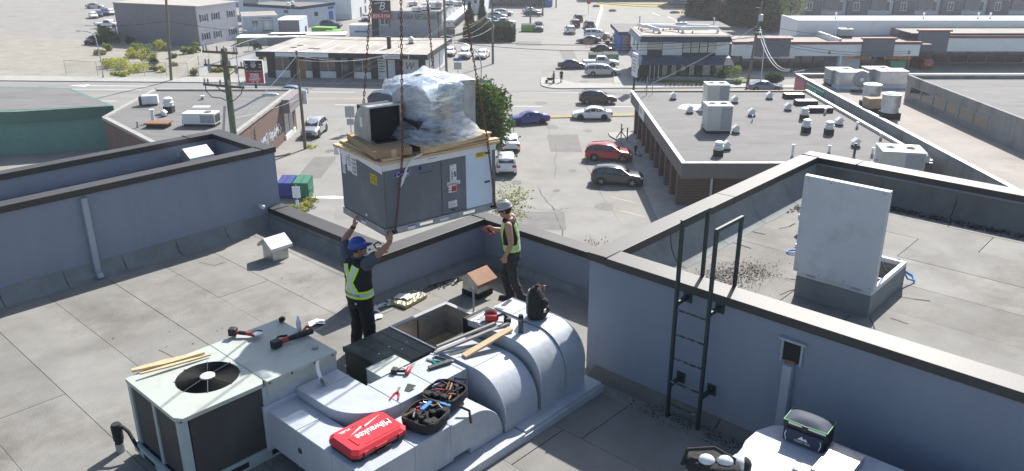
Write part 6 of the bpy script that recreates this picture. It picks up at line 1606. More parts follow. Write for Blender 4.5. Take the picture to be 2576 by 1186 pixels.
rtu('blue grey air cooler on the roof beside the grey apartments',gz(1,1195,35,4.3),0,1.0,(2.8,1.6,1.6),'gray_metal',fans=1)
E5=bld('white_warehouse','tall white warehouse with a blank wall at the top of the picture',(-37.4,195.2),R(-9)); part(E5,'wall','white_wall',(-28,0,0,26,0,9)); part(E5,'wall_ledge','cream_wall',(-28,.05,-.2,-.002,1.0,1.25)); 
for k in range(2): part(E5,'door','slate_wall',(.002,.06,6+k*3.5,7+k*3.5,0,2.2)); window(E5,'r',9.5+k*7,2.8,1.2,1.2,0,'white_metal',0,.08)
E6=bld('sky_blue_building','bright pale building at the upper left corner',(-60,228),R(-15)); part(E6,'wall','pale_blue_wall',(-40,0,0,14,0,7)); part(E6,'roof','roof_white',(-40,0,0,14,7,7.1))
for k in range(5): window(E6,'f',-34+k*6,2,2.2,2,-.002,'white_metal',1,.1)
# restaurant
V=bld('restaurant_building','long grey restaurant building with painted name on its wall and flat roof',(-27.4,163.0),R(-4)); part(V,'wall','wall_panels',(0,13.1,0,44,0,5.0)); part(V,'roof','roof_tan',(0.2,13.4,.2,44,5.0,5.1)); part(V,'roof_edge','cream_wall',(-.05,13.5,-.05,.19,5.0,5.2)); part(V,'corner_panel','black_paint',(-.05,1.3,-.06,-.002,0,5.0)); part(V,'corner_panel','black_paint',(13.0,13.15,-.06,4,0,4.9))
text('lettering','BAVARIA RESTAURANT',MATS['black_paint'],V,(9.2,-.03,4.0),(1,0,0),(0,0,1),1.5,width=8.0,bold=.02); window(V,'f',1.6,2.4,1.9,1.4,-.01,'white_metal',1,.14)
for k in range(6): window(V,'r',5+k*6,3.0,2.6,1.4,13.1,'white_metal',1,.1); 
part(V,'side_canopy','cream_wall',(13.1,15.0,6,40,2.3,2.6)); part(V,'garage_door','white_wall',(13.102,13.2,9,12,0,2.3)); part(V,'garage_door','white_wall',(13.102,13.2,16,19,0,2.3))
bs=thing('restaurant_sign','black and red roof sign with white letter and phone number','sign',gy(2,995,145,162.3),R(-4)); 
part(bs,'sign_board','black_paint',(-1.85,1.85,-.15,.15,1.1,3.5)); r_=part(bs,'phone_board','sign_red',(-2.0,1.9,-.2,.2,0,1.09)); text('lettering','859-3154',MATS['poster_white'],r_,(0,-.21,.55),(1,0,0),(0,0,1),.95,width=3.3,bold=.01); text('lettering','B',MATS['poster_white'],bs,(.1,-.16,2.4),(1,0,0),(0,0,1),2.1,shear=.3); text('lettering','avaria',MATS['poster_white'],bs,(.75,-.16,1.5),(1,0,0),(0,0,1),.55,shear=.3,width=1.4); MB().tube([(-1.2,-.17,2.9),(-.4,-.17,3.05),(.6,-.17,3.2)],.07,5).build('sign_stroke',MATS['poster_white'],bs)
for p_ in (-1.5,1.5): part(bs,'post','black_metal',(p_-.08,p_+.08,-.05,.05,-1.5,0))
for i,(x,y) in enumerate([(1232,50),(1262,92),(1330,85),(1398,70),(1500,40),(1570,50),(1335,60)]):
    rtu('small white unit on the restaurant roof, '+['leftmost at the back','leftmost at the front','front one beside it','big one in the middle','far right one','smallest at the right edge','back one in the middle'][i],gz(2,x,y,5.1),0,.75 if i!=3 else 1.1,(2.3,1.4,1.2),'white_metal',fans=1)
# far block with hip roofs behind the restaurant
V2=bld('grey_block','grey two storey block with dark gutter behind the restaurant',(-16.8,207),R(-4)); part(V2,'wall','pale_blue_wall',(0,4,0,20,0,9)); part(V2,'wall','red_brick',(4,6.2,0,20,0,9)); part(V2,'wall','cream_wall',(6.2,9.6,1,20,0,9)); part(V2,'bay_front','white_wall',(2.2,6.4,-3,-.01,0,3.2)); b_=MB(); b_.extr([(-3.4,3.2),(-.02,3.2),(-.02,4.6)],'x',2.0,6.6); b_.build('porch_roof',MATS['tile_grey'],V2); window(V2,'f',7.3,2.5,.9,2.6,.99,'white_metal',0,.1)
V3=bld('dark_shopfront','dark glazed building with bright windows at the top centre',(-6.5,229),R(-3)); part(V3,'wall','navy_trim',(0,17.5,0,12,0,8)); 
for k in range(6): window(V3,'f',1+k*2.8,.4,2.3,2.4,-.01,'slate_wall',0,.1)
for k in range(3): part(V3,'white_frame','white_metal',(5.8+k*1.7,6.9+k*1.7,-.08,-.06,2.4,2.6))
V4=bld('pale_far_building','pale building with grassy frontage beyond the far car park',(22,246),R(0)); part(V4,'wall','slate_wall',(0,30,0,10,0,7)); 
for k in range(6): window(V4,'f',1.5+k*4.8,1,3.2,1.5,-.01,'white_metal',0,.12)
# ================================================================ vehicles
mat('tyre', (.02,.02,.02), .9, var=.1)
mat('alloy', (.45,.46,.47), .35, metal=.7, var=.05)
mat('lamp_clear', (.6,.62,.64), .15, var=0, spec=.8)
mat('lamp_red', (.35,.015,.015), .25, var=0, spec=.6)
mat('plastic_black', (.02,.02,.022), .6, var=0)
glass_mat('car_glass', (.02,.025,.028), .05)
mat('plate_white', (.6,.62,.66), .5, var=0)
def paint(name, col, metal=.0):
    return mat('paint_'+name, col, .28, metal=metal, var=.02, coat=.6, spec=.5)
PAINTS = {k: paint(k,c,m) for k,c,m in [('black',(.012,.012,.014),.2),('white',(.72,.73,.74),0),('silver',(.42,.44,.46),.5),('grey',(.12,.13,.14),.4),('red',(.36,.012,.018),.2),('blue',(.02,.04,.24),.3),('navy',(.025,.04,.10),.3),('charcoal',(.045,.05,.055),.4),('maroon',(.10,.02,.025),.3),('lightblue',(.16,.25,.36),.4),('slateblue',(.10,.14,.20),.4)]}
# stations: x (front=+), sill z, belt z, top z, half width low, half width belt, half width top
def car_shape(kind):
    if kind=='sedan':
        L,Wd,H=4.6,1.78,1.45
        st=[(-2.28,.45,.72,.80,.70,.68,.55),(-2.15,.30,.85,.98,.84,.82,.70),(-1.55,.22,.92,1.03,.89,.87,.72),(-.95,.20,.93,1.38,.89,.87,.60),(-.35,.20,.93,1.45,.89,.87,.62),(.25,.20,.92,1.42,.89,.87,.62),(1.0,.20,.90,.98,.89,.86,.70),(1.75,.22,.78,.86,.88,.82,.66),(2.15,.28,.66,.74,.82,.76,.6),(2.3,.42,.55,.60,.66,.62,.5)]
        wx=(1.38,-1.32); wr=.33; cab=(2,6)
    elif kind=='suv':
        L,Wd,H=4.65,1.88,1.7
        st=[(-2.32,.5,.95,1.02,.76,.74,.66),(-2.22,.34,1.02,1.22,.88,.86,.74),(-1.85,.28,1.05,1.58,.92,.90,.68),(-1.1,.26,1.05,1.69,.93,.91,.68),(-.3,.26,1.05,1.70,.93,.91,.68),(.35,.26,1.04,1.64,.93,.91,.67),(1.1,.26,1.02,1.12,.93,.90,.75),(1.8,.28,.95,1.04,.91,.88,.74),(2.18,.34,.84,.92,.86,.82,.68),(2.33,.5,.66,.72,.72,.70,.56)]
        wx=(1.40,-1.38); wr=.37; cab=(1,6)
    elif kind=='van':
        L,Wd,H=5.1,1.98,1.75
        st=[(-2.55,.5,.98,1.05,.8,.78,.7),(-2.48,.32,1.02,1.3,.93,.92,.8),(-2.2,.26,1.04,1.68,.97,.95,.76),(-1.2,.24,1.04,1.75,.98,.96,.76),(-.2,.24,1.03,1.76,.98,.96,.76),(.6,.24,1.02,1.66,.98,.95,.72),(1.55,.24,.98,1.06,.97,.93,.76),(2.05,.26,.88,.96,.94,.88,.72),(2.4,.32,.74,.82,.86,.8,.64),(2.55,.45,.60,.66,.7,.66,.52)]
        wx=(1.55,-1.5); wr=.35; cab=(1,6)
    else:  # pickup
        L,Wd,H=5.6,1.95,1.85
        st=[(-2.8,.6,1.0,1.05,.86,.86,.84),(-2.75,.45,1.1,1.14,.94,.94,.9),(-1.6,.4,1.12,1.16,.96,.96,.9),(-.85,.4,1.14,1.18,.97,.95,.85),(-.6,.38,1.15,1.82,.97,.95,.72),(.6,.38,1.15,1.84,.97,.95,.72),(1.35,.38,1.12,1.22,.97,.93,.8),(2.2,.4,1.08,1.16,.95,.9,.78),(2.65,.45,.95,1.02,.9,.86,.74),(2.8,.6,.75,.8,.78,.74,.6)]
        wx=(1.75,-1.65); wr=.42; cab=(3,6)
    return st,wx,wr,cab
CAR={}
def car_meshes(kind, col):
    key=(kind,col)
    if key in CAR: return CAR[key]
    st,wx,wr,cab=car_shape(kind)
    def sec(s):
        x,zs,zb,zt,wl,wb,wt=s
        half=[(wl*.86,zs),(wl,zs+.10),(wl*1.0,(zs+zb)/2),(wb,zb),(wb-.02,zb+.02),(wt+ (wb-wt)*.12 if zt-zb>.3 else wt,zt-.06 if zt-zb>.3 else zt-.01),(wt*.8,zt),(0,zt+.015)]
        pts=[(x,y,z) for y,z in half]; pts+= [(x,-y,z) for y,z in half[-2::-1]]
        return pts
    b=MB(); rows=[sec(s) for s in st]; b.grid(rows)
    n=len(rows[0])
    b.f.append(tuple(range(n-1,-1,-1))); b.m.append(0); k=(len(rows)-1)*n; b.f.append(tuple(range(k,k+n))); b.m.append(0)
    for i in range(len(rows)-1): b.f.append((i*n,(i+1)*n,(i+1)*n+n-1,i*n+n-1)); b.m.append(0)
    body=b.mesh('body',PAINTS[col],smooth=32)
    # glass: inset quads between belt and roof
    g=MB()
    def inset(q,fx,fy,off):
        c=[Vector(p) for p in q]
        nrm=(c[1]-c[0]).cross(c[3]-c[0]).normalized()
        def bl(u,v): return c[0]*(1-u)*(1-v)+c[1]*u*(1-v)+c[2]*u*v+c[3]*(1-u)*v
        P=[bl(fx,fy),bl(1-fx,fy),bl(1-fx,1-fy),bl(fx,1-fy)]
        cen=sum(P,Vector())/4
        o=Vector((cen.x*.3,cen.y,max(0,cen.z-1)))
        if nrm.dot(o)<0: nrm=-nrm; P=P[::-1]
        return [p+nrm*off for p in P]
    i0,i1=cab
    for i in range(i0,i1):
        A,B=rows[i],rows[i+1]
        for a,c in ((4,5),(n-1-5,n-1-4)):
            q=[A[a],B[a],B[c],A[c]]
            ha=abs(A[5][2]-A[4][2]); hb=abs(B[5][2]-B[4][2])
            if max(ha,hb)<.25: continue
            g.poly(inset(q,.06,.10,.012))
    # windscreen and rear window: the steep steps in roof height
    for i in range(len(rows)-1):
        A,B=rows[i],rows[i+1]
        if abs(st[i][3]-st[i+1][3])>.28 or (i==1 and kind in('suv','van')):
            q=[A[5],B[5],B[n-1-5],A[n-1-5]]; g.poly(inset(q,.07,.05,.035))
    glass=g.mesh('windows',MATS['car_glass'])
    w=st[4][4]
    ty=MB(); ty.lathe([(wr*.62,-.11),(wr*.95,-.11),(wr,-.08),(wr,.08),(wr*.95,.11),(wr*.62,.11)],axis='y',n=20); tyre=ty.mesh('tyre',MATS['tyre'],smooth=50)
    rm=MB(); rm.lathe([(wr*.62,-.10),(wr*.60,.10)],axis='y',n=20)
    for k in range(5):
        t=2*math.pi*k/5; 
        for yy in (-.112,.104): rm._add([(wr*.1*math.cos(t+1.57),yy,wr*.1*math.sin(t+1.57)),(wr*.6*math.cos(t-.25),yy,wr*.6*math.sin(t-.25)),(wr*.6*math.cos(t+.25),yy,wr*.6*math.sin(t+.25)),(wr*.1*math.cos(t-1.57),yy,wr*.1*math.sin(t-1.57))],[(0,1,2,3)])
    rim=rm.mesh('rim',MATS['alloy'])
    ac=MB(); ac.lathe([(wr*1.17,-.01),(wr*1.17,.01)],axis='y',n=22); arch=ac.mesh('wheel_arch',MATS['plastic_black'])
    fx=st[-2][0]; rx=st[1][0]; zf=st[-2][2]; zr=st[1][2]
    parts=[]
    def pm(nm,m,*bx):
        q=MB()
        for z in bx: q.box(*z)
        return (nm,q.mesh(nm,MATS[m]))
    wf=st[-2][5]; wrr=st[1][5]
    for s in (-1,1):
        y0,y1=sorted((s*(wf*.5),s*(wf+.02))); parts.append(pm('headlight','lamp_clear',(fx-.1,fx+.10,y0,y1,zf-.10,zf+.03)))
        y0,y1=sorted((s*(wrr*.62),s*(wrr+.02))); parts.append(pm('taillight','lamp_red',(rx-.12,rx+.12,y0,y1,zr-.16,zr+.06)))
        y0,y1=sorted((s*(st[5][5]+.02),s*(st[5][5]+.20))); parts.append(pm('mirror','plastic_black',(st[5][0]+.12,st[5][0]+.24,y0,y1,st[5][2]+.02,st[5][2]+.17)))
    parts.append(pm('grille','plastic_black',(fx+.02,st[-1][0]+.015,-wf*.45,wf*.45,zf-.32,zf-.12)))
    parts.append(pm('bumper','plastic_black',(st[-1][0]-.25,st[-1][0]+.02,-wf*.8,wf*.8,st[-2][1]+.0,st[-2][1]+.14),(st[0][0]-.02,st[0][0]+.25,-wrr*.8,wrr*.8,st[1][1]+.02,st[1][1]+.18)))
    parts.append(pm('licence_plate','plate_white',(st[0][0]-.03,st[0][0]-.01,-.16,.16,st[0][1]+.15,st[0][1]+.27)))
    if kind in ('suv','van'):
        for s in (-1,1):
            q=MB(); q.tube([(st[2][0]+.1,s*.6,st[2][3]+.05),(st[4][0],s*.6,st[4][3]+.07),(st[5][0],s*.58,st[5][3]+.05)],.022,5); parts.append(('roof_rail',q.mesh('roof_rail',MATS['alloy'],smooth=True)))
    CAR[key]=(body,glass,tyre,rim,arch,parts,wx,wr,w)
    return CAR[key]
def car(kind, col, label, loc, hdg, name='parked_car', cat='car', group=None, extra=None, s=1.0):
    body,glass,tyre,rim,arch,parts,wx,wr,w=car_meshes(kind,col)
    t=thing(name,label,cat,loc,R(hdg),group)
    t.scale=(s,s,s)
    put('body',body,t); put('windows',glass,t)
    for x in wx:
        for sd in (-1,1):
            a=put('wheel_arch',arch,t); a.location=(x,sd*(w-.0),wr+.03)
            o=put('wheel',tyre,t); o.location=(x,sd*(w-.09),wr)
            r_=put('rim',rim,o)
    for nm,me in parts: put(nm,me,t)
    return t
def C(kind,col,label,k,x,y,hdg,**kw):
    p=gz(k,x,y,.0) if k else at(x,y,0.0)
    p.z=.008
    return car(kind,col,label,p,hdg,**kw)
# on the main road and in the car park (base centre in the survey pictures)
C('suv','black','black SUV driving along the main road above the white sedan',3,1362,955,-1,name='moving_car')
C('sedan','white','white sedan facing left beside the dry grass strip',3,1312,1098,178)
C('sedan','blue','bright blue sedan beside the tree in the car park',3,728,1140,-166)
C('suv','red','red crossover parked nose in at the brick building',0,1531,402,-10,s=.95)
C('suv','charcoal','dark grey compact SUV parked below the red crossover',0,1552,462,-11,s=.95)
C('suv','white','white SUV with its tail towards us beside the hanging unit',0,1272,428,92)
C('sedan','white','white car in front of the white SUV behind the tree',0,1284,372,92)
C('suv','silver','silver SUV with dark grille parked in the alley on the left',2,490,1015,-93)
C('suv','navy','dark blue SUV on the main road behind the wrapped bundle',2,1040,795,-3,name='moving_car')
C('sedan','lightblue','light blue car showing only its roof behind the graffiti building',2,300,728,177,name='moving_car')
C('sedan','slateblue','grey blue car parked behind the right lamp post',4,1450,842,-2)
C('suv','red','bright red SUV in front of the far right end of the shopping strip',5,1525,625,100)
# side street and office car park
C('sedan','navy','dark blue sedan parked left of the white pickup at the office',3,1130,632,-2)
C('pickup','white','white pickup half hidden behind the silver minivan',3,1390,625,-3,name='parked_truck',cat='truck')
C('van','silver','silver minivan parked at the office entrance',3,1405,698,2,name='parked_van',cat='van')
C('sedan','black','black car parked nose in above the office dumpsters',3,1415,488,-2)
C('sedan','grey','grey sedan facing left near the red trailer',3,1280,400,178)
C('van','white','white minivan parked behind the grey sedan',3,1355,350,-2,name='parked_van',cat='van')
C('suv','white','small white SUV on the side street, nearest of the queue',3,1108,310,92)
C('suv','maroon','dark red SUV on the side street behind the white one',3,1153,250,92)
C('suv','black','black car with roof box at the head of the side street queue',3,1182,200,92)
C('suv','black','black SUV parked beside the low concrete barrier',3,1282,262,93)
C('pickup','grey','blue grey pickup facing us beside the green bin',3,818,285,-92,name='parked_truck',cat='truck')
C('sedan','navy','dark sedan parked at the far corner lot, front one of two',3,765,150,0)
C('sedan','white','white sedan parked behind the dark sedan at the far corner lot',3,752,125,0)
C('suv','black','black SUV beside the blue bin at the top',3,850,60,0)
C('suv','white','white SUV behind the hedge, farthest up the row',3,495,148,0)
C('suv','silver','silver SUV behind the hedge glinting in the sun',3,440,178,-4)
C('sedan','navy','dark blue sedan behind the hedge',3,400,212,-4)
C('sedan','lightblue','pale blue sedan low behind the hedge',3,360,230,-4)
C('pickup','white','white pickup peeking over the hedge',3,490,243,0,name='parked_truck',cat='truck')
C('suv','white','white SUV facing us on the corner lot',3,145,535,-95)
C('sedan','white','white sedan facing us on the corner lot right of the white SUV',3,302,535,-100)
C('sedan','white','white car cut by the storefront corner',3,5,510,-92)
C('suv','silver','silver SUV beside the white warehouse',2,875,158,-80)
C('suv','navy','dark blue SUV above the lime green containers',2,615,212,-8)
C('sedan','white','white car beyond the dark blue SUV',2,570,165,80)
C('pickup','white','white pickup with black cap at the left lot',1,125,215,-8,name='parked_truck',cat='truck')
for i,(x,y,c,k) in enumerate([(20,65,'silver','sedan'),(45,128,'navy','sedan'),(95,118,'navy','suv'),(140,112,'white','sedan'),(8,138,'white','sedan'),(165,300,'black','suv'),(185,275,'navy','sedan'),(10,330,'black','sedan')]):
    C(k,c,['pale sedan far back at the upper left','dark blue sedan in the far left row, left of the dark SUV','dark blue SUV in the far left row','white sedan in the far left row','white sedan at the left end of the far row','black SUV by the shrub at the grey apartments','dark blue sedan tucked behind the shrub','black sedan at the left edge near the lamp post'][i],1,x,y,[0,-60,-60,-60,-60,-20,-20,-90][i])
# ---------------- bins, containers
mat('bin_green', (.03,.17,.10), .6, var=.15); mat('bin_blue', (.03,.05,.22), .6, var=.15); mat('lime_green', (.18,.42,.08), .6, var=.1); mat('bin_teal', (.08,.24,.20), .6, var=.1)
def dumpster(label, loc, rz, dims, m, lid='black_rubber', group=None):
    t=thing('dumpster',label,'dumpster',loc,rz,group); w,d,h=dims
    b=MB(); b._add([(-w/2,-d/2+.1,.12),(w/2,-d/2+.1,.12),(w/2,d/2-.1,.12),(-w/2,d/2-.1,.12),(-w/2,-d/2,h*.85),(w/2,-d/2,h*.85),(w/2,d/2,h),(-w/2,d/2,h)],[(3,2,1,0),(0,1,5,4),(1,2,6,5),(2,3,7,6),(3,0,4,7)]); b.build('bin_body',MATS[m],t)
    for k in (0,1):
        q=MB(); x0=-w/2+k*w/2+.02; x1=x0+w/2-.04; q._add([(x0,-d/2-.03,h*.85),(x1,-d/2-.03,h*.85),(x1,d/2,h+.01),(x0,d/2,h+.01),(x0,-d/2-.03,h*.85+.05),(x1,-d/2-.03,h*.85+.05),(x1,d/2,h+.06),(x0,d/2,h+.06)],[(3,2,1,0),(4,5,6,7),(0,1,5,4),(1,2,6,5),(2,3,7,6),(3,0,4,7)]); q.build('lid',MATS[lid],t)
    for s in (-1,1): part(t,'fork_pocket',m,(s*w/2-.06,s*w/2+.06,-d/2+.2,d/2-.2,h*.4,h*.4+.18))
    for x in (-w/2+.15,w/2-.15): part(t,'caster','black_rubber',(x-.06,x+.06,-.4,-.28,0,.12),(x-.06,x+.06,.28,.4,0,.12))
    return t
p=at(742,500,0); dumpster('blue half of a paired recycling bin beside the sign post',p+Vector((-.68,.6,0)),R(-3),(1.25,1.5,1.55),'bin_blue','bin_blue'); dumpster('green half of a paired recycling bin with white spilled paint',p+Vector((.62,.6,0)),R(-3),(1.25,1.5,1.55),'bin_green','bin_green')
for k,x,y,lb,m,dm in [(3,725,292,'green bin beside the pole on the side street','lime_green',(3.0,1.5,1.5)),(3,1348,562,'dark green bin behind the minivan, left one','bin_green',(2.4,1.4,1.2)),(3,1480,585,'teal bin behind the minivan, right one','bin_teal',(2.4,1.6,1.7)),(3,910,66,'bright blue bin at the top beside the black SUV','sign_blue',(1.9,1.5,2.0)),(4,1115,665,'pale teal bin at the corner of the office','bin_teal',(1.4,1.2,1.5)),(2,1510,278,'dark bin beside the restaurant','slate_wall',(2.0,1.5,2.2)),(2,398,245,'dark bin beside the garage annex','black_metal',(1.6,1.2,1.3))]:
    dumpster(lb,gz(k,x,y),0,dm,m)
def container(label, loc, rz, dims, m):
    t=thing('container',label,'container',loc,rz); w,d,h=dims
    part(t,'container_body',m,(-w/2,w/2,-d/2,d/2,.1,h),bevel=.03)
    n=int(w/.5)
    for k in range(n): part(t,'rib',m,(-w/2+.1+k*(w-.2)/n,-w/2+.25+k*(w-.2)/n,-d/2-.05,-d/2-.001,.2,h-.1))
    part(t,'top_rail',m,(-w/2,w/2,-d/2-.06,-d/2-.001,h-.09,h)); part(t,'skid','black_metal',(-w/2,w/2,-.5,.5,0,.1))
    return t
container('lime green waste container below the dark blue SUV, left one',gz(2,565,262),R(-12),(4.6,2.2,1.5),'lime_green')
container('lime green waste container below the dark blue SUV, right one',gz(2,640,270),R(-6),(3.0,2.2,1.1),'lime_green')
cn=container('white shipping container left of the restaurant',gz(2,862,275),R(-3),(5.2,2.4,2.3),'white_wall'); part(cn,'blue_print','sign_blue',(-1.5,1.0,-1.27,-1.251,.9,1.2))
# red trailer with motorbike
tr=thing('utility_trailer','small red frame trailer carrying a motorbike beside the office lane','trailer',gz(3,1450,405),R(5))
part(tr,'deck','black_metal',(-1.1,1.2,-.7,.7,.45,.55)); 
for x in (-1.1,-.3,.5,1.2): 
    for y in (-.7,.66): part(tr,'stake','red_trim',(x-.03,x+.03,y,y+.04,.55,1.25))
for y in (-.7,.66): part(tr,'side_rail','red_trim',(-1.1,1.2,y,y+.04,1.2,1.26),(-1.1,1.2,y,y+.04,.85,.9))
for s in (-1,1): o=put('wheel',CAR[('sedan','white')][2],tr); o.location=(0,s*.8,.32)
part(tr,'drawbar','black_metal',(-2.4,-1.1,-.05,.05,.4,.48)); MB().lathe([(.12,-.05),(.28,-.05),(.28,.05),(.12,.05)],axis='y',n=16,c=(.75,0,.84)).build('motorbike_wheel',MATS['tyre'],tr); MB().lathe([(.12,-.05),(.28,-.05),(.28,.05),(.12,.05)],axis='y',n=16,c=(-.55,0,.84)).build('motorbike_wheel',MATS['tyre'],tr); MB().tube([(-.55,0,.84),(-.2,0,1.3),(.2,0,1.2),(.75,0,.86)],.1,6).build('motorbike_frame',MATS['sign_red'],tr)
bk=thing('red_barrier','red striped folding barrier in front of the grey sedan','barrier',gz(3,1282,432),0)
for z in (.35,.9): part(bk,'rail','red_trim',(-.5,.5,-.03,.03,z,z+.16))
for x in (-.45,.45): part(bk,'leg','orange_sign',(x-.03,x+.03,-.2,.2,0,.05),(x-.03,x+.03,-.03,.03,.05,1.1))
# ================================================================ poles, lamps, wires, signs
mat('insulator', (.30,.30,.31), .3, var=0); mat('lamp_grey', (.42,.44,.46), .45, metal=.4, var=.05)
mat('transformer_grey', (.42,.45,.47), .5, var=.05)
def pole(label, base, top, r0=.17, r1=.12, m='wood_pole', name='utility_pole'):
    base=Vector(base); top=Vector(top); t=thing(name,label,'utility pole',base)
    MB().tube([(0,0,-.1),tuple((top-base)*.5),tuple(top-base)],[r0,(r0+r1)/2,r1],10).build('pole_shaft',MATS[m],t,smooth=True)
    return t
def arm(t, z, x0, x1, base, n=4, rz=0, m='wood_pole', y=-.12, drop=0):
    q=MB(); q.t=Matrix.Rotation(rz,4,'Z'); q.box(x0,x1,y-.06,y+.06,z-.06,z+.07); o=q.build('crossarm',MATS[m],t)
    for k in range(n):
        x=x0+.1+(x1-x0-.2)*k/(n-1) if n>1 else (x0+x1)/2
        i=MB(); i.t=Matrix.Rotation(rz,4,'Z'); i.lathe([(.03,.0),(.06,.05),(.04,.1),(.06,.14),(.03,.2)],c=(x,y,z+.07),n=8); i.build('insulator',MATS['insulator'],o,smooth=True)
    return o
WN=[0]
def wire(label, p, q, sag=.6, r=.018, m='wire_black', n=18):
    p=Vector(p);q=Vector(q); pts=[p.lerp(q,i/n)-Vector((0,0,sag*4*(i/n)*(1-i/n))) for i in range(n+1)]
    o=MB().tube(pts,r,5).build('overhead_wire',MATS[m],None,smooth=True); tag(o,label,'wire','overhead wires'); return o
# pole 1: plain pole, far left
P1=Vector((-48.6,115.9,.13)); p1top=gy(1,541,-180,115.9); t=pole('plain wooden pole at the kerb of the vacant lot',P1,p1top,.2,.15)
# pole 2: tall green pole with crossarms behind our left block
Y2=39.0; p2t=gy(1,988,365,Y2); p2b=Vector((p2t.x-.15,Y2,0)); t2=pole('greenish wooden pole with three crossarms and looping cables',p2b,p2t,.19,.15,'green_wood_pole')
def rel(v,b): return Vector(v)-Vector(b)
for (xa,ya,xb,yb) in ((838,385,1105,400),(852,485,1165,510),(845,632,1155,658)):
    A=rel(gy(1,xa,ya,Y2),p2b);B2=rel(gy(1,xb,yb,Y2),p2b); A.y-=.2;B2.y-=.2
    o=MB().tube([A,B2],.065,6).build('crossarm',MATS['wood_pole'],t2)
    for k in (.04,.12,.42,.62,.9,.97):
        c=A.lerp(B2,k); MB().lathe([(.03,0),(.055,.06),(.035,.1),(.055,.15),(.02,.24)],c=(c.x,c.y,c.z+.06),n=8).build('insulator',MATS['insulator'],o,smooth=True)
for pts in ([(848,640),(855,690),(900,735),(965,742),(1005,760)],[(1130,665),(1120,710),(1080,750),(1035,775)],[(930,650),(975,690),(1010,700)],[(1035,690),(1040,720),(1010,750)],[(880,490),(935,500),(985,540)],[(1100,520),(1040,560),(1015,580)]):
    MB().tube([rel(gy(1,x,y,Y2-.35),p2b) for x,y in pts],.022,6).build('cable_loop',MATS['wire_black'],t2,smooth=True)
for (x,y) in ((1082,525),(880,510)): MB().lathe([(.07,-.2),(.09,-.1),(.09,.1),(.05,.2)],c=tuple(rel(gy(1,x,y,Y2-.3),p2b)),n=10).build('fuse_cutout',MATS['insulator'],t2,smooth=True)
MB().tube([rel(gy(1,995,800,Y2-.25),p2b),rel(gy(1,985,1000,Y2-.25),p2b)],.06,8).build('riser_pipe',MATS['lamp_grey'],t2)
la=MB(); la.tube([rel(gy(1,1045,848,Y2),p2b),rel(gy(1,1150,800,Y2),p2b),rel(gy(1,1250,740,Y2),p2b),rel(gy(1,1310,722,Y2),p2b)],.05,8); la.build('lamp_arm',MATS['lamp_grey'],t2,smooth=True)
c=rel(gy(1,1340,716,Y2),p2b); h=MB(); h.t=Matrix.Translation(c); ell(h,(0,0,0),(.42,.16,.09)); h.t=None; h.build('lamp_head',MATS['lamp_grey'],t2,smooth=True)
# pole 3: leaning pole in the alley
P3=at(768,375,0); p3t=gy(2,350,385,P3.y); t3=pole('leaning wooden pole beside the silver SUV',P3,p3t,.17,.11)
MB().tube([rel(gy(2,353,535,P3.y),P3),rel(gy(2,380,530,P3.y),P3)],.04,6).build('bracket',MATS['lamp_grey'],t3)
# pole 4, 5: poles at the side street corner
P4=Vector((-9.1,113.5,.13)); p4t=gy(2,1460,-150,113.5); t4=pole('green pole behind the wrapped bundle at the side street corner',P4,p4t,.19,.15,'green_wood_pole')
P5=gz(3,397,592); p5t=gy(3,390,-160,P5.y); t5=pole('tall grey pole beside the white sedan on the corner lot',P5,p5t,.2,.15,'green_wood_pole')
MB().lathe([(.12,0),(.12,.6)],c=tuple(rel(gy(3,402,265,P5.y),P5)),n=8).build('meter_box',MATS['lamp_grey'],t5)
# poles farther up the street
for (x,yb,yt,lb) in ((742,245,-60,'pole beside the green bin up the side street'),(857,150,-80,'pole at the far corner lot'),(980,72,-80,'pole at the top of the side street')):
    b=gz(3,x,yb); pole(lb,b,gy(3,x,yt,b.y),.2,.15)
b=gz(3,700,105); pole('short dark post at the far corner lot',b,gy(3,700,40,b.y),.15,.15,'wood_pole','short_post')
# pole 7: right utility pole with transformer
P7=gz(4,1290,812,.13); p7t=gy(4,1438,-20,P7.y); t7=pole('leaning utility pole with a transformer can on the right',P7,p7t,.2,.14)
c=rel(gy(4,1420,165,P7.y-.35),P7); MB().lathe([(.28,-.42),(.3,-.38),(.3,.38),(.2,.45)],c=tuple(c),n=16).build('transformer_can',MATS['transformer_grey'],t7,smooth=True)
MB().tube([rel(gy(4,1372,70,P7.y),P7),rel(gy(4,1425,75,P7.y),P7)],.05,6).build('bracket',MATS['lamp_grey'],t7)
c=rel(gy(4,1410,300,P7.y-.3),P7); MB().lathe([(.3,-.3),(.35,0),(.25,.35)],c=tuple(c),n=12).build('cable_box',MATS['black_metal'],t7,smooth=True)
# street lamps
def lamp(label, base, pts, r=.09):
    base=Vector(base); t=thing('street_lamp',label,'street lamp',base,0,'street lamps')
    MB().tube([rel(p,base) for p in pts],[r]+[r*.8]*(len(pts)-2)+[r*.5],8).build('lamp_post',MATS['lamp_grey'],t,smooth=True)
    e=rel(pts[-1],base); d=rel(pts[-1],pts[-2]); s=1 if d.x>0 else -1
    h=MB(); h.t=Matrix.Translation(e+Vector((s*.3,0,0))); ell(h,(0,0,0),(.45,.16,.09)); h.t=None; h.build('lamp_head',MATS['lamp_grey'],t,smooth=True); MB().lathe([(.14,0),(.12,.5)],n=10).build('base_collar',MATS['lamp_grey'],t)
    return t
b=gz(3,288,905,.0); b.y=107.2; b=Vector((gy(3,288,905,107.0).x,107.0,.0)); lamp('curved grey street lamp beside the tree',b,[b]+[gy(3,x,y,107) for x,y in ((288,750),(290,600),(270,510),(220,450),(150,410),(90,398),(30,402))])
b=gz(1,80,585,.13); lamp('curved street lamp at the left edge by the fence',b,[b]+[gy(1,x,y,b.y) for x,y in ((65,480),(40,360),(20,285),(0,255),(-40,240),(-90,235))])
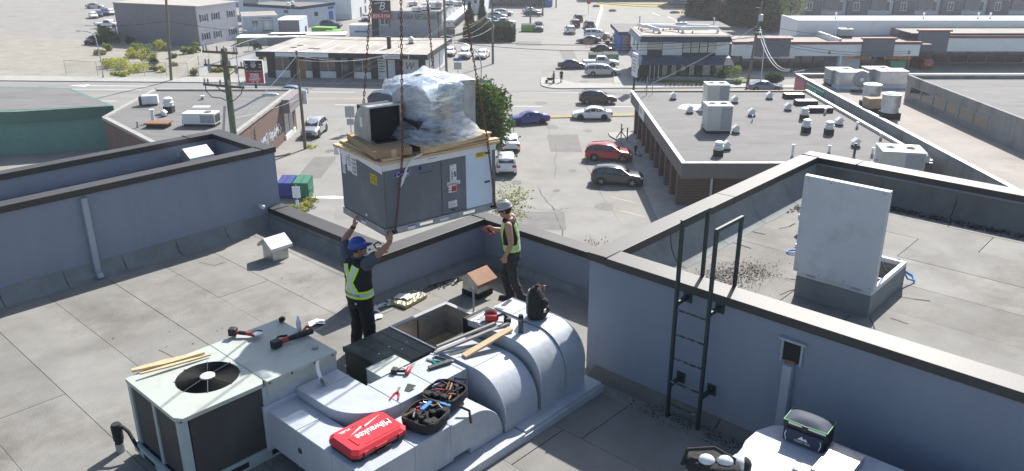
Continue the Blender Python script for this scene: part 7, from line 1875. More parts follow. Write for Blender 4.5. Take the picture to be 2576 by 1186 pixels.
b=gz(1,1105,650,.13); lamp('street lamp beside the red and black market sign',b,[b]+[gy(1,x,y,b.y) for x,y in ((1095,540),(1082,400),(1075,310),(1085,265),(1105,240),(1122,234))],.08)
b=gz(4,1410,848,.0); lamp('straight grey lamp post in front of the grey blue car',b,[b]+[gy(4,x,y,b.y) for x,y in ((1435,600),(1450,400),(1455,380),(1440,340),(1415,300))],.09)
# ---------------- wires
wire('long black cable crossing above the vacant lot',gy(1,-60,195,116),gy(1,550,160,116),.3,.03)
wire('long black cable from the plain pole towards the restaurant',gy(1,550,160,116),gy(2,1470,300,114),1.0,.03)
wire('heavy cable across the side street, upper one',gy(2,1470,300,114),gy(4,1395,345,111),.9,.035)
wire('heavy cable across the side street, lower one',gy(2,1470,315,114),gy(4,1390,380,111),1.3,.035)
wire('cable with splice box right of the lamp',gy(3,100,385,112),gy(3,395,400,112),.1,.03)
wire('thin service wire from the leaning alley pole up to the right, upper one',gy(2,360,420,78),gy(2,1460,180,114),2.2,.012,'wire_light')
wire('thin service wire from the leaning alley pole up to the right, lower one',gy(2,370,455,78),gy(2,1460,210,114),1.6,.012,'wire_light')
wire('pale twisted cable from the alley pole down to the left roof',gy(2,355,420,78),gy(1,1070,910,70),.3,.03,'wire_light')
wire('pale twisted cable from the alley pole bracket',gy(2,375,535,78),gy(1,1080,980,72),.2,.018,'wire_light')
wire('thin wire over the graffiti building roof',gy(1,1060,895,60),gy(2,380,740,86),.2,.015,'wire_light')
for i,(xa,ya,xb,yb) in enumerate(((540,660,1617,60),(610,662,1617,100),(915,290,1445,0),(900,240,1385,0),(980,280,1510,0),(1280,330,1455,175))):
    wire('thin wire fanning out above the restaurant, number %s from the left'%['one','two','three','four','five','six'][i],gy(2,xa,ya,108),gy(2,xb,yb,112),.4,.014,'wire_light')
wire('pale cable sagging over the hedge',gy(2,1470,260,114),gy(3,390,255,135),1.0,.03,'wire_light')
for i,(a,b2) in enumerate((((0,330),(390,110)),((100,340),(390,160)),((0,270),(340,140)))): wire('thin wire above the hedge, %s one'%['lowest','middle','highest'][i],gy(3,*a,113),gy(3,*b2,135),.5,.015,'wire_light')
wire('thin wire along the top of the office',gy(4,-80,20,120),gy(4,1435,0,110),.5,.03); wire('second wire along the top of the office',gy(4,-100,28,120),gy(4,1435,10,110),.7,.03)
wire('wire in front of the office upper windows',gy(4,100,440,116),gy(4,1385,330,110),.5,.025); wire('pale twisted cable slanting down in front of the office',gy(4,1385,240,110),gy(4,420,768,110),.4,.035,'wire_light')
for i,(a,b2) in enumerate((((1395,275),(1800,640)),((1410,250),(1850,600)))): wire('pale loop cable from the right pole to the concrete building, %s one'%['lower','upper'][i],gy(4,*a,110),gz(5,[335,345][i],[655,640][i],5.9),1.6,.04,'wire_light')
for i,(a,b2) in enumerate((((1400,335),(2800,470)),((1395,365),(2800,490)),((1410,220),(2800,300)))): wire('black wire running right along the shopping strip, %s one'%['upper','lower','top'][i],gy(4,*a,110),gy(4,*b2,116),1.0,.028)
ph=thing('cable_anchor','clump of cables and brackets at the corner of the concrete building','cable bracket',gz(5,345,672,5.25))
MB().tube([(0,0,0),(0,0,1.0)],.06,6).build('mast',MATS['black_metal'],ph); MB().tube([(-.2,0,.3),(.1,0,.8),(.3,0,.2)],.04,6).build('cable_loop',MATS['black_rubber'],ph); MB().tube([(.3,-.2,.05),(1.5,-.1,.3)],.08,6).build('pipe',MATS['gray_metal'],ph)
# ---------------- signs
def post_sign(label, base, h, boards, m='gray_metal', rz=0):
    t=thing('street_sign',label,'sign',base,rz); part(t,'post',m,(-.04,.04,-.03,.03,0,h))
    for (x0,x1,z0,z1,mm) in boards: part(t,'sign_board',mm,(x0,x1,-.06,-.031,z0,z1))
    return t
ws=thing('market_sign','red and black market sign board on a pole above the graffiti building','sign',(gy(1,1228,630,95).x,95,0))
zb,zm,zt=gy(1,1228,628,95).z,gy(1,1228,548,95).z,gy(1,1228,458,95).z; hw=(gy(1,1295,500,95).x-gy(1,1160,500,95).x)/2
part(ws,'post','black_metal',(-.12,.12,-.05,.15,0,zb)); rd=part(ws,'red_board','sign_red',(-hw,hw,-.12,.12,zb,zm-.01)); bk_=part(ws,'black_board','black_paint',(-hw,hw,-.12,.12,zm,zt)); part(ws,'frame','poster_white',(-hw-.06,-hw-.001,-.14,.14,zb-.06,zt+.06),(hw+.001,hw+.06,-.14,.14,zb-.06,zt+.06),(-hw,hw,-.14,.14,zb-.06,zb-.001),(-hw,hw,-.14,.14,zt+.001,zt+.06))
hh=zm-zb
for k,tx in enumerate(('WARE','FOOD','MARKET')): text('lettering',tx,MATS['poster_white'],rd,(0,-.125,zm-.16*hh-hh*.23*k-.05),(1,0,0),(0,0,1),hh*.29,bold=.012)
text('lettering','ALL NEW',MATS['poster_white'],rd,(0,-.125,zb+.12*hh),(1,0,0),(0,0,1),hh*.13) if False else [part(rd,'small_print','poster_white',(x,x+.3,-.125,-.121,zb+.09*hh,zb+.17*hh)) for x in (-.4,.15)]
text('lettering','TEL 672-660-9191',MATS['poster_white'],bk_,(0,-.125,zm+.12*hh),(1,0,0),(0,0,1),hh*.16,width=hw*1.8)
e=MB(); n=20
for rr_ in ((.32,.30),): e.poly([(rr_[0]*math.cos(2*math.pi*j/n),-.125,(zm+zt)/2+.15+rr_[1]*math.sin(2*math.pi*j/n)) for j in range(n)])
e.build('round_emblem',MATS['gray_metal'],bk_); [part(bk_,'small_print','poster_white',(x,x+.22,-.125,-.121,z,z+.07)) for x,z in ((-.9,zt-.5),(-.9,zt-.8),(.65,zt-.5),(.65,zt-.8),(-.3,zt-.2),(.05,zt-.2))]
post_sign('grey backed parking sign on a post near the hanging hood',at(*Zp(2,765,1005)),3.0,[(-.5,.5,1.7,2.9,'lamp_grey'),(-.38,.38,.9,1.55,'lamp_grey')])
post_sign('pale backed sign post in front of the paired bins',at(752,548,0),2.6,[(-.3,.3,1.6,2.5,'cream_wall'),(-.12,.12,1.0,1.4,'cream_wall')])
post_sign('blue street name sign above a round backed sign on the corner',gz(3,75,725),2.8,[(-.6,.6,2.5,2.9,'sign_blue'),(-.55,.55,1.3,2.3,'lamp_grey')])
post_sign('small blue street name sign at the lamp beside the tree',gz(3,332,930),2.6,[(-.75,.75,2.2,2.6,'sign_blue')])
so=post_sign('red stop sign far up the side street',gz(3,1278,135),3.2,[]); q=MB(); q.poly([(.6*math.cos(R(22.5+45*j)),-.05,3.0+.6*math.sin(R(22.5+45*j))) for j in range(8)]); q.build('stop_board',MATS['sign_red'],so); part(so,'name_board','lamp_grey',(-.7,.7,-.04,-.03,3.65,3.9))
post_sign('blank yellowish sign by the brick building corner',at(1562,362,0),1.0,[],rz=0)
cx=thing('timber_crossing','crossed timber bollard rail at the corner of the brick building','barrier',at(1562,352,0)); MB().tube([(-.5,0,.2),(.2,0,1.2)],.06,6).build('rail',MATS['wood_pole'],cx); part(cx,'post','wood_pole',(-.05,.05,-.05,.05,0,1.7)); part(cx,'post','wood_pole',(.5,.62,-.6,-.5,0,1.4)); MB().tube([(0,0,.9),(.55,-.55,.2)],.05,6).build('rail',MATS['wood_pole'],cx)
dm=thing('diamond_sign','grey diamond road sign on a post hidden by the brick building roof','sign',at(1590,262,0)); 
dm.location=Vector((14.6,88.5,0)); part(dm,'post','gray_metal',(-.04,.04,-.04,.04,0,2.6)); q=MB(); q.obox((0,-.06,2.6),(1.0,.02,1.0),ry=R(45)); q.build('sign_board',MATS['lamp_grey'],dm)
db=thing('strip_mall_board','small green notice board on two posts before the shopping strip','sign',gz(5,1325,668,.1)); part(db,'post','gray_metal',(-1.0,-.9,0,.1,0,.6),(.9,1.0,0,.1,0,.6)); part(db,'sign_board','sign_green',(-1.1,1.1,-.02,.12,.5,1.6)); part(db,'strip','poster_white',(-1.0,1.0,-.03,-.021,.55,.75))
# concrete barrier up the street
jb_=thing('concrete_barrier','long pale concrete barrier along the side street','barrier',(0,0,0)); p=gz(3,1400,80);q=gz(3,1345,275); L_=(q-p).length
m_=MB(); m_.t=Matrix.Translation(p)@Matrix.Rotation(math.atan2(q.y-p.y,q.x-p.x),4,'Z'); m_.extr([(-.3,0),(.3,0),(.12,.4),(.1,.85),(-.1,.85),(-.12,.4)],'x',0,L_); m_.build('barrier_run',MATS['white_wall'],jb_)
for i,(x,y) in enumerate(((1500,108),(1350,66))):
    o=MB(); o.t=Matrix.Translation(gz(3,x,y)); ell(o,(0,0,.2),(1.0,.5,.45)); o.t=None; tag(o.build('boulder',MATS['taupe_wall'],None,smooth=True),['dark boulder in the far car park','dark boulder at the grass edge up the street'][i],'rock')
o=MB(); o.t=Matrix.Translation(gz(4,625,125)); ell(o,(0,0,.2),(1.3,.5,.45)); o.t=None; tag(o.build('boulder',MATS['taupe_wall'],None,smooth=True),'dark boulder at the grass triangle by the trees','rock')
# wheel stops and gutter stones near the alley
for i,(x,y,a) in enumerate(((1330,1070,60),(1420,1180,35))):
    p=gz(1,x,y); o=MB(); o.box(-1.0,1.0,-.12,.12,0,.16); q=o.build('wheel_stop',MATS['concrete'],None,bevel=.03); q.location=p; q.rotation_euler=(0,0,R(a)); tag(q,['concrete wheel stop along the graffiti wall, farther one','concrete wheel stop along the graffiti wall, nearer one'][i],'wheel stop','wheel stops')
wp=MB(); rn=random.Random(9); c=at(815,498,.012)
wp.poly([(c.x-1.6,c.y+.3,.014),(c.x-.4,c.y+.35,.014),(c.x+.8,c.y+.5,.014),(c.x+2.0,c.y+.1,.014),(c.x+2.1,c.y-.15,.014),(c.x+.7,c.y-.2,.014),(c.x-.6,c.y-.1,.014)]); struct(wp.build('paint_spill',MATS['white_paint'],None))
# ================================================================ fences, walls at the vacant lot
fn=thing('chain_link_fence','chain link fence with steel posts around the vacant lot','fence',(0,0,0))
mesh_m=bpy.data.materials.new('chain_mesh'); mesh_m.use_nodes=True; N=mesh_m.node_tree.nodes; L=mesh_m.node_tree.links; N.clear(); o_=N.new('ShaderNodeOutputMaterial'); a1_=N.new('ShaderNodeBsdfTransparent'); b1_=N.new('ShaderNodeBsdfDiffuse'); b1_.inputs[0].default_value=(.32,.34,.35,1); mx_=N.new('ShaderNodeMixShader'); mx_.inputs[0].default_value=.12; L.new(a1_.outputs[0],mx_.inputs[1]); L.new(b1_.outputs[0],mx_.inputs[2]); L.new(mx_.outputs[0],o_.inputs[0])
fpts=[gz(1,-200,560),gz(1,40,575),gz(1,215,575),gz(1,395,580),gz(1,560,582),gz(1,725,585),gz(1,805,525),gz(1,880,455),gz(1,970,478)]
fp2_=[gz(1,970,478),gz(1,1060,450),gz(1,1180,400),gz(1,1310,365)]
for P_ in (fpts[:7],fpts[6:8],fp2_):
    for i,p in enumerate(P_):
        MB().tube([(p.x,p.y,0),(p.x,p.y,2.1)],.04,6).build('fence_post',MATS['lamp_grey'],fn)
        if i: 
            o=P_[i-1]; MB().tube([(o.x,o.y,2.05),(p.x,p.y,2.05)],.025,5).build('top_rail',MATS['lamp_grey'],fn); MB().poly([(o.x,o.y,.05),(p.x,p.y,.05),(p.x,p.y,2.0),(o.x,o.y,2.0)]).build('wire_mesh',mesh_m,fn)
cw=thing('white_block_wall','low white painted wall running back beside the vacant lot','wall',(0,0,0)); 
A=gz(1,800,575); B2=gz(1,1265,440); L_=(B2-A).length; q=MB(); q.t=Matrix.Translation(A)@Matrix.Rotation(math.atan2(B2.y-A.y,B2.x-A.x),4,'Z'); q.box(0,L_,-.1,.1,0,1.25); q.build('wall_run',MATS['white_wall'],cw); q=MB(); q.t=Matrix.Translation(A)@Matrix.Rotation(math.atan2(B2.y-A.y,B2.x-A.x),4,'Z'); q.box(0,L_,-.13,.13,1.251,1.33); q.build('wall_cap',MATS['concrete'],cw)
for i,(x,y,w,d,lb) in enumerate(((1090,345,12,2.2,'front one'),(1330,330,14,2.5,'back one'))):
    p=gz(1,x,y); o=thing('lock_up_row','low pale roofed lock-up shed behind the storefront, '+lb,'shed',p,R(6),'low sheds'); part(o,'wall','concrete_wall',(0,w,0,d+2,0,1.3)); part(o,'roof','roof_white',(-.2,w+.2,-.2,d+2.2,1.3,1.45))
# ================================================================ vegetation
def leaf_mat(name, c, var=.35):
    m=mat(name,c,.7,var=var,scale=3.5,spec=.2); N=m.node_tree.nodes; L=m.node_tree.links
    t=N.new('ShaderNodeBsdfTranslucent'); x=N.new('ShaderNodeMixShader'); x.inputs[0].default_value=.42; p=N['Principled BSDF']; src=p.inputs['Base Color'].links[0].from_socket
    g=N.new('ShaderNodeMix'); g.data_type='RGBA'; g.blend_type='MULTIPLY'; g.inputs[0].default_value=1; g.inputs[7].default_value=(1.25,1.35,.7,1); L.new(src,g.inputs[6]); L.new(g.outputs[2],t.inputs[0])
    L.new(p.outputs[0],x.inputs[1]); L.new(t.outputs[0],x.inputs[2]); L.new(x.outputs[0],N['Material Output'].inputs[0]); return m
leaf_mat('leaf_green',(.06,.095,.026)); leaf_mat('leaf_light',(.16,.21,.06)); leaf_mat('leaf_dark',(.025,.05,.02)); leaf_mat('leaf_conifer',(.028,.048,.028)); leaf_mat('leaf_yellow',(.36,.35,.07)); leaf_mat('leaf_olive',(.20,.21,.07)); leaf_mat('leaf_pink',(.17,.11,.105)); leaf_mat('leaf_grey',(.24,.26,.2)); leaf_mat('leaf_hedge',(.035,.065,.022))
mat('bark',(.10,.08,.06),.9,var=.3,scale=6)
def leaves(b, rn, c, rad, n, size, shape=None):
    for i in range(n):
        while True:
            v=Vector((rn.uniform(-1,1),rn.uniform(-1,1),rn.uniform(-1,1)))
            if v.length<1: break
        v=v*(.55+.45*rn.random())/max(.35,v.length)*v.length**.4
        p=Vector((c[0]+v.x*rad[0],c[1]+v.y*rad[1],c[2]+v.z*rad[2])); s=size*rn.uniform(.5,1.3)
        a=Vector((rn.gauss(0,1),rn.gauss(0,1),rn.gauss(0,.7))).normalized()*s; u=a.orthogonal().normalized()
        w=(u*math.cos(rn.random()*6.28)+a.normalized().cross(u)*math.sin(rn.random()*6.28))*s*.55
        b._add([p-a,p+w*.9,p+a,p-w*.9],[(0,1,2,3)])
def tree(label, base, h, crown_r, m, seed, n=1500, size=.12, clumps=14, trunk_r=.12, name='leafy_tree', crown_z=.6, flat=1.0, group=None, cat='tree', trunk_h=None):
    rn=random.Random(seed); t=thing(name,label,cat,base,0,group); th=trunk_h or h*.55
    tk=MB(); tk.tube([(0,0,-.05),(.05*h*.1,0,th*.5),(0,.05,th),(0,0,h*.8)],[trunk_r,trunk_r*.8,trunk_r*.6,trunk_r*.25],8)
    cl=[]
    for k in range(clumps):
        a=rn.uniform(0,6.28); r_=crown_r*math.sqrt(rn.random())*.75; z=h*crown_z+ (h*(1-crown_z))*rn.uniform(-.9,.8)*(1-.4*r_/crown_r)
        c=(r_*math.cos(a),r_*math.sin(a),z); cl.append(c); tk.tube([(0,0,th*rn.uniform(.55,.95)),(c[0]*.5,c[1]*.5,(z+th)/2),c],[trunk_r*.35,trunk_r*.22,.015],5)
    tk.build('trunk',MATS['bark'],t,smooth=True)
    cb=MB()
    for c in cl: leaves(cb,rn,c,(crown_r*.42,crown_r*.42,crown_r*.36*flat),n//clumps,size)
    cb.build('crown',MATS[m],t); return t
def conifer(label, base, h, r, m, seed, n=2600, size=.35, name='conifer_tree', group='dark trees by the townhouses', cat='tree'):
    rn=random.Random(seed); t=thing(name,label,cat,base,0,group); MB().tube([(0,0,0),(0,0,h*.95)],[.25,.04],8).build('trunk',MATS['bark'],t,smooth=True)
    b=MB(); b.tube([(0,0,.3),(0,0,h*.45),(0,0,h*.92)],[r*.62,r*.42,.1],9)
    for i in range(n):
        u=rn.random()**.8; z=h*(.04+.96*u); rr_=r*(1-u)**.75*(.75+.35*noise.noise(Vector((seed,z*.7,0))))*(.6+.45*rn.random()); a=rn.uniform(0,6.28); rr_*=1+.25*noise.noise(Vector((math.cos(a)*1.7,math.sin(a)*1.7,z*.6+seed)))
        p=Vector((rr_*math.cos(a),rr_*math.sin(a),z)); s=size*rn.uniform(.5,1.2); d=Vector((math.cos(a),math.sin(a),rn.uniform(-.8,.3))).normalized()*s; w=Vector((-math.sin(a),math.cos(a),rn.uniform(-.3,.3)))*s*.45
        b._add([p-d*.6,p+w,p+d,p-w],[(0,1,2,3)])
    b.build('crown',MATS[m],t); return t
def box_hedge(label, loc, rz, dims, m, seed, n=7000, size=.16, name='clipped_hedge', round_=.5):
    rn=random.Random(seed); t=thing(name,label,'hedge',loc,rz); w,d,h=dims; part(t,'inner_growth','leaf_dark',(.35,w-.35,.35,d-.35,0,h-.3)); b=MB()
    for i in range(n):
        f=rn.random(); 
        if f<.4: p=[rn.uniform(0,w),rn.uniform(0,d),h]
        elif f<.7: p=[rn.uniform(0,w),0,rn.uniform(0,h)]
        elif f<.8: p=[rn.uniform(0,w),d,rn.uniform(0,h)]
        else: p=[rn.choice((0,w)),rn.uniform(0,d),rn.uniform(0,h)]
        ex=max(0,round_-p[0],p[0]-(w-round_)); p[2]-=ex*ex*.6 if p[2]>h-.5 else 0
        bump=.12*noise.noise(Vector((p[0]*.8+seed,p[1]*.8,p[2]*.8)))
        p=Vector(p)+Vector((rn.gauss(0,.07),rn.gauss(0,.07)-bump,rn.gauss(0,.07)+bump)); s=size*rn.uniform(.5,1.2); a=Vector((rn.gauss(0,1),rn.gauss(0,1),rn.gauss(0,1))).normalized()*s; u=a.orthogonal().normalized()*s*.6
        b._add([p-a,p+u,p+a,p-u],[(0,1,2,3)])
    b.build('foliage',MATS[m],t); return t
# the tree by the hanging unit: foot hidden behind our parapet
tb=at(1232,420,0); TY=72.0; tc=gy(3,350,1050,TY)
tree('leafy green tree standing right behind the hanging unit',Vector((tc.x-.4,TY,0)),tc.z+3.0,2.9,'leaf_green',21,11000,.19,46,.22,crown_z=.62,flat=1.2,trunk_h=3.0)
sc=at(1275,500,3.0)
tree('thin pale shrub with loose leaves below the hanging unit',Vector((sc.x,sc.y,0)),4.2,2.1,'leaf_olive',22,650,.12,22,.07,name='loose_shrub',crown_z=.6,cat='shrub')
s2_=at(1110,580,6.0); tree('pale young tree peeping over our parapet under the unit',Vector((s2_.x,s2_.y,0)),6.4,2.3,'leaf_olive',23,700,.16,20,.08,name='loose_shrub',crown_z=.75,cat='shrub')
s3_=at(1510,618,3.2); tree('sprig of reddish leaves just above the low parapet',Vector((s3_.x,s3_.y,0)),3.9,.9,'leaf_pink',24,70,.10,10,.04,name='loose_shrub',crown_z=.8,cat='shrub')
# hedge and cypresses beside the restaurant
hl=gz(3,130,388); box_hedge('long clipped green hedge along the side street corner',hl,R(0),(9.6,6.5,3.0),'leaf_hedge',31,9000,.22,round_=1.6)
for i,(x,y,h_,r_) in enumerate(((185,230,3.6,1.6),(300,210,4.8,1.5))):
    b=gz(3,x,y); b.y-=10; b=gz(3,x,300); conifer(['short clipped cypress behind the hedge','tall clipped cypress behind the hedge'][i],b,h_+2.5,r_+.4,'leaf_hedge',40+i,2200,.3,'clipped_cypress','cypresses behind the hedge')
# dark trees in front of the townhouses
for i,(x,y,h_,r_,m,k) in enumerate(((800,150,13,3.2,'leaf_conifer','c'),(880,175,14,3.6,'leaf_conifer','c'),(960,190,15,3.4,'leaf_conifer','c'),(1040,195,14,3.2,'leaf_conifer','c'),(1105,215,9,4.0,'leaf_pink','t'),(1200,235,16,4.0,'leaf_conifer','c'),(1290,245,17,4.2,'leaf_conifer','c'),(1390,255,17,4.2,'leaf_conifer','c'),(1480,262,16,3.8,'leaf_conifer','c'))):
    lb=['leftmost dark conifer at the far car park','second dark conifer from the left','third dark conifer from the left','fourth dark conifer before the pinkish tree','pinkish brown tree among the dark conifers','first tall conifer right of the pinkish tree','second tall conifer right of the pinkish tree','third tall conifer right of the pinkish tree','tall conifer nearest the pale leaved tree'][i]
    b=gz(4,x,y)
    if k=='c': conifer(lb,b,h_,r_*1.15,m,60+i,4200,.6)
    else: tree(lb,b,h_,r_,m,60+i,2200,.3,26,.2,crown_z=.5,trunk_h=3,group='dark trees by the townhouses')
tree('pale silvery tree behind the left end of the white hall',gz(5,330,215),11.5,4.4,'leaf_grey',71,3200,.3,30,.2,crown_z=.55,trunk_h=4); tree('green bush tree left of the white hall corner',gz(5,190,290),8,3.2,'leaf_green',72,2200,.26,24,.18,crown_z=.45,trunk_h=2); tree('dark bush at the foot of the white hall',gz(5,120,300),6,2.6,'leaf_dark',73,1600,.26,20,.15,crown_z=.45,trunk_h=1.5)
# vacant lot weeds: separate clumps
wd=[(395,420,2.6,1.7,'leaf_light'),(330,440,2.0,1.7,'leaf_yellow'),(425,480,2.2,1.5,'leaf_olive'),(300,430,1.6,1.3,'leaf_olive'),(500,385,2.2,1.6,'leaf_yellow'),(330,385,1.6,1.0,'leaf_light'),(160,510,1.6,1.9,'leaf_yellow'),(235,520,1.6,1.8,'leaf_yellow'),(110,500,1.3,1.4,'leaf_olive'),(330,540,1.2,2.2,'leaf_yellow'),(700,410,1.5,1.0,'leaf_light'),(745,405,1.3,.9,'leaf_olive'),(790,395,2.2,.9,'leaf_light'),(600,440,1.0,.8,'leaf_light'),(520,545,1.0,.8,'leaf_yellow'),(465,535,.9,.9,'leaf_olive'),(780,565,1.2,1.0,'leaf_olive'),(180,575,.9,.8,'leaf_yellow'),(240,580,.8,.8,'leaf_yellow'),(115,385,1.6,1.0,'leaf_light'),(60,415,1.0,1.0,'leaf_olive'),(1230,385,2.2,1.3,'leaf_dark'),(1125,350,1.4,.8,'leaf_light'),(270,335,2.0,1.2,'leaf_dark'),(930,545,.6,1.2,'leaf_olive'),(1010,535,.6,1.0,'leaf_yellow'),(1290,450,1.4,1.0,'leaf_olive'),(610,500,.7,.7,'leaf_yellow'),(470,490,1.3,.8,'leaf_dark')]
names=['tall green','broad yellow','olive','low olive','tall yellow flowering','slim green','yellow flowering','second yellow flowering','small olive','low spreading yellow','round green','small round olive','tall narrow green','tiny green','tiny yellow','small brownish olive','corner olive','small yellow','tiny yellow kerb','pale green','faint olive','dark bushy','slim yellow green','dark wall foot','low strip olive','low strip yellow','tall olive','stray yellow','dark']
places=['in the middle of the vacant lot','left of the tall green weed','beside the chain link posts','at the left of the weed patch','near the grey apartments','behind the yellow weeds','at the left end of the weed patch','next to the leftmost yellow weed','at the far left of the weed patch','along the fence line','right of the plain pole','beside the round green weed','farthest right near the sheds','just right of the plain pole','by the kerb right of centre','by the kerb in the centre','at the end of the white wall','at the kerb near the left lamp','second one at the kerb near the left lamp','by the lot entrance','near the left lamp post','by the white sheds','in front of the sheds','at the foot of the grey apartments','along the white wall foot','farther along the white wall foot','at the storefront corner','under the fence','between the two tall weeds']
for i,(x,y,h_,r_,m) in enumerate(wd):
    tree('%s weed clump %s'%(names[i],places[i]),gz(1,x,y,.02),h_*.85,r_,m,100+i,int(260+300*r_),.16,10,.03,name='weed_clump',crown_z=.5,cat='weeds',group='weeds in the vacant lot')
o=gz(1,105,330,0); tree('round dark shrub at the left of the grey apartments',o,3.2,2.6,'leaf_green',150,2200,.2,22,.1,name='round_shrub',crown_z=.45,cat='shrub',trunk_h=1)
# planting at the office
gl_=[(620,700,1.2,.9,'leaf_light'),(690,705,.9,.8,'leaf_green'),(840,705,1.2,.9,'leaf_light'),(925,700,1.6,.7,'leaf_dark'),(1000,705,1.6,1.4,'leaf_grey'),(1080,715,1.2,.9,'leaf_green'),(1120,700,1.6,.6,'leaf_dark'),(1165,720,1.9,1.4,'leaf_light'),(1200,775,.6,.7,'leaf_light'),(320,745,1.2,1.2,'leaf_dark'),(760,690,.9,.5,'leaf_light')]
nm=['first pale flower bush from the left','small green bush left of centre','pale flower bush in the centre','dark slim shrub','broad grey leaved shrub','green shrub right of the grey one','dark upright shrub','large pale shrub at the garden corner','small light plant at the kerb','dark shrub under the pylon sign','small pale plant between the windows']
for i,(x,y,h_,r_,m) in enumerate(gl_): tree(nm[i]+' in front of the office',gz(4,x,y,.14),h_,r_*.9,m,170+i,520,.12,12,.04,name='garden_shrub',crown_z=.5,cat='shrub',group='office garden shrubs')
for k in range(13):
    x=545+k*40; o=gz(4,x,795,.14); b=MB(); rn=random.Random(k); leaves(b,rn,(0,0,.22),(.22,.22,.2),60,.08); q=b.build('border_plant',MATS['leaf_dark' if k%3 else 'leaf_pink'],None); q.location=o; tag(q,'low border plant on the office lawn edge, %s from the left'%['first','second','third','fourth','fifth','sixth','seventh','eighth','ninth','tenth','eleventh','twelfth','thirteenth'][k],'plant','border plants')
o=MB(); rn=random.Random(5); leaves(o,rn,(0,0,.8),(1.6,1.3,.8),1800,.14); q=o.build('round_shrub',MATS['leaf_dark'],None); q.location=gz(4,1535,775,.13); tag(q,'round dark clipped shrub behind the grey blue car','shrub')
# dry weeds by the alley
for i,(x,y,m) in enumerate(((752,532,'leaf_yellow'),(780,520,'leaf_olive'),(742,540,'leaf_olive'))): tree(['yellow dry weeds at the sign post foot','olive weeds along the alley gutter','low olive weeds left of the sign post'][i],at(x,y,0),.7,.9,m,190+i,420,.10,9,.02,name='weed_clump',crown_z=.45,cat='weeds',group='alley weeds')
o=at(785,372,0); tree('tuft of dry grass at the foot of the leaning pole',o,.4,.6,'leaf_yellow',199,260,.08,6,.02,name='weed_clump',crown_z=.4,cat='weeds',group='alley weeds')
# ================================================================ tools and small things on our roof
mat('case_red', (.52,.025,.035), .4, var=.04, coat=.15); mat('case_black', (.02,.02,.022), .55, var=.1)
mat('bag_cloth', (.03,.029,.029), .9, var=.3, scale=14, bump=.5, bscale=60); mat('leather_tan', (.30,.15,.08), .7, var=.2); mat('tool_blue', (.05,.2,.5), .4, var=0)
mat('tool_green', (.0,.28,.18), .4, var=0); mat('steel', (.5,.5,.5), .3, metal=.9, var=.1); mat('weathered_wood', (.30,.28,.25), .9, var=.25, scale=4, stretch=(1,8,8)); mat('cooler_navy', (.03,.042,.075), .7, var=.1); mat('cooler_green', (.08,.45,.06), .6, var=0)
mat('clear_bottle', (.55,.62,.68), .1, var=0, spec=.7); mat('flask_steel', (.06,.075,.08), .35, var=.05); mat('insul_yellow', (.5,.42,.12), .9, var=.2)
def b2(px,py,z): p=at(px,py,z); return p.dot(AX),p.dot(BX)
# red tool case
rc=bthing('tool_case','large red and black plastic tool case lying on the front duct','tool case',4.475,6.245,15.685,R(-1))
def octo(w,d,c): return [(-w+c,-d),(w-c,-d),(w,-d+c),(w,d-c),(w-c,d),(-w+c,d),(-w,d-c),(-w,-d+c)]
def tier(b,p0,z0,p1,z1):
    n=len(p0); b._add([(*p,z0) for p in p0]+[(*p,z1) for p in p1],[(i,(i+1)%n,(i+1)%n+n,i+n) for i in range(n)])
q=MB(); tier(q,octo(.35,.24,.06),0,octo(.365,.255,.06),.055); q.poly([(*p,0) for p in octo(.35,.24,.06)[::-1]]); q.poly([(*p,.055) for p in octo(.365,.255,.06)]); q.build('case_base',MATS['case_black'],rc)
q=MB(); tier(q,octo(.37,.26,.06),.056,octo(.37,.26,.06),.10); tier(q,octo(.37,.26,.06),.10,octo(.335,.225,.06),.135); q.poly([(*p,.135) for p in octo(.335,.225,.06)]); lid_=q.build('case_lid',MATS['case_red'],rc,bevel=.004)
for x in (-.22,.24): part(rc,'latch','case_black',(x-.035,x+.035,-.275,-.261,.03,.10)); part(rc,'latch_plate','case_red',(x-.03,x+.03,-.279,-.262,.075,.115))
part(rc,'handle','case_black',(-.10,.10,-.285,-.262,.02,.05)); part(rc,'handle_bracket','case_red',(-.09,.06,-.272,-.2605,.07,.10)); part(rc,'lid_rib','case_red',(-.24,-.21,-.15,.02,.1351,.142),(-.16,.30,-.19,-.17,.1351,.140))
text('lettering','Milwaukee',MATS['paper_white'],lid_,(.07,-.02,.1375),(-1,0,0),(0,-1,0),.15,width=.46,shear=.25,bold=.002)
zg=MB(); zg.poly([(.29,.155,.1372),(.02,.075,.1372),(.03,.105,.1372),(-.20,.045,.1372),(-.0,.125,.1372),(-.01,.095,.1372)]); zg.build('lightning_bolt',MATS['paper_white'],lid_)
text('lettering','FUEL',MATS['paper_white'],lid_,(-.19,.165,.1375),(-1,0,0),(0,-1,0),.05,width=.14,bold=.001)
text('lettering','M18',MATS['black_rubber'],lid_,(-.055,.165,.1375),(-1,0,0),(0,-1,0),.04,width=.06)
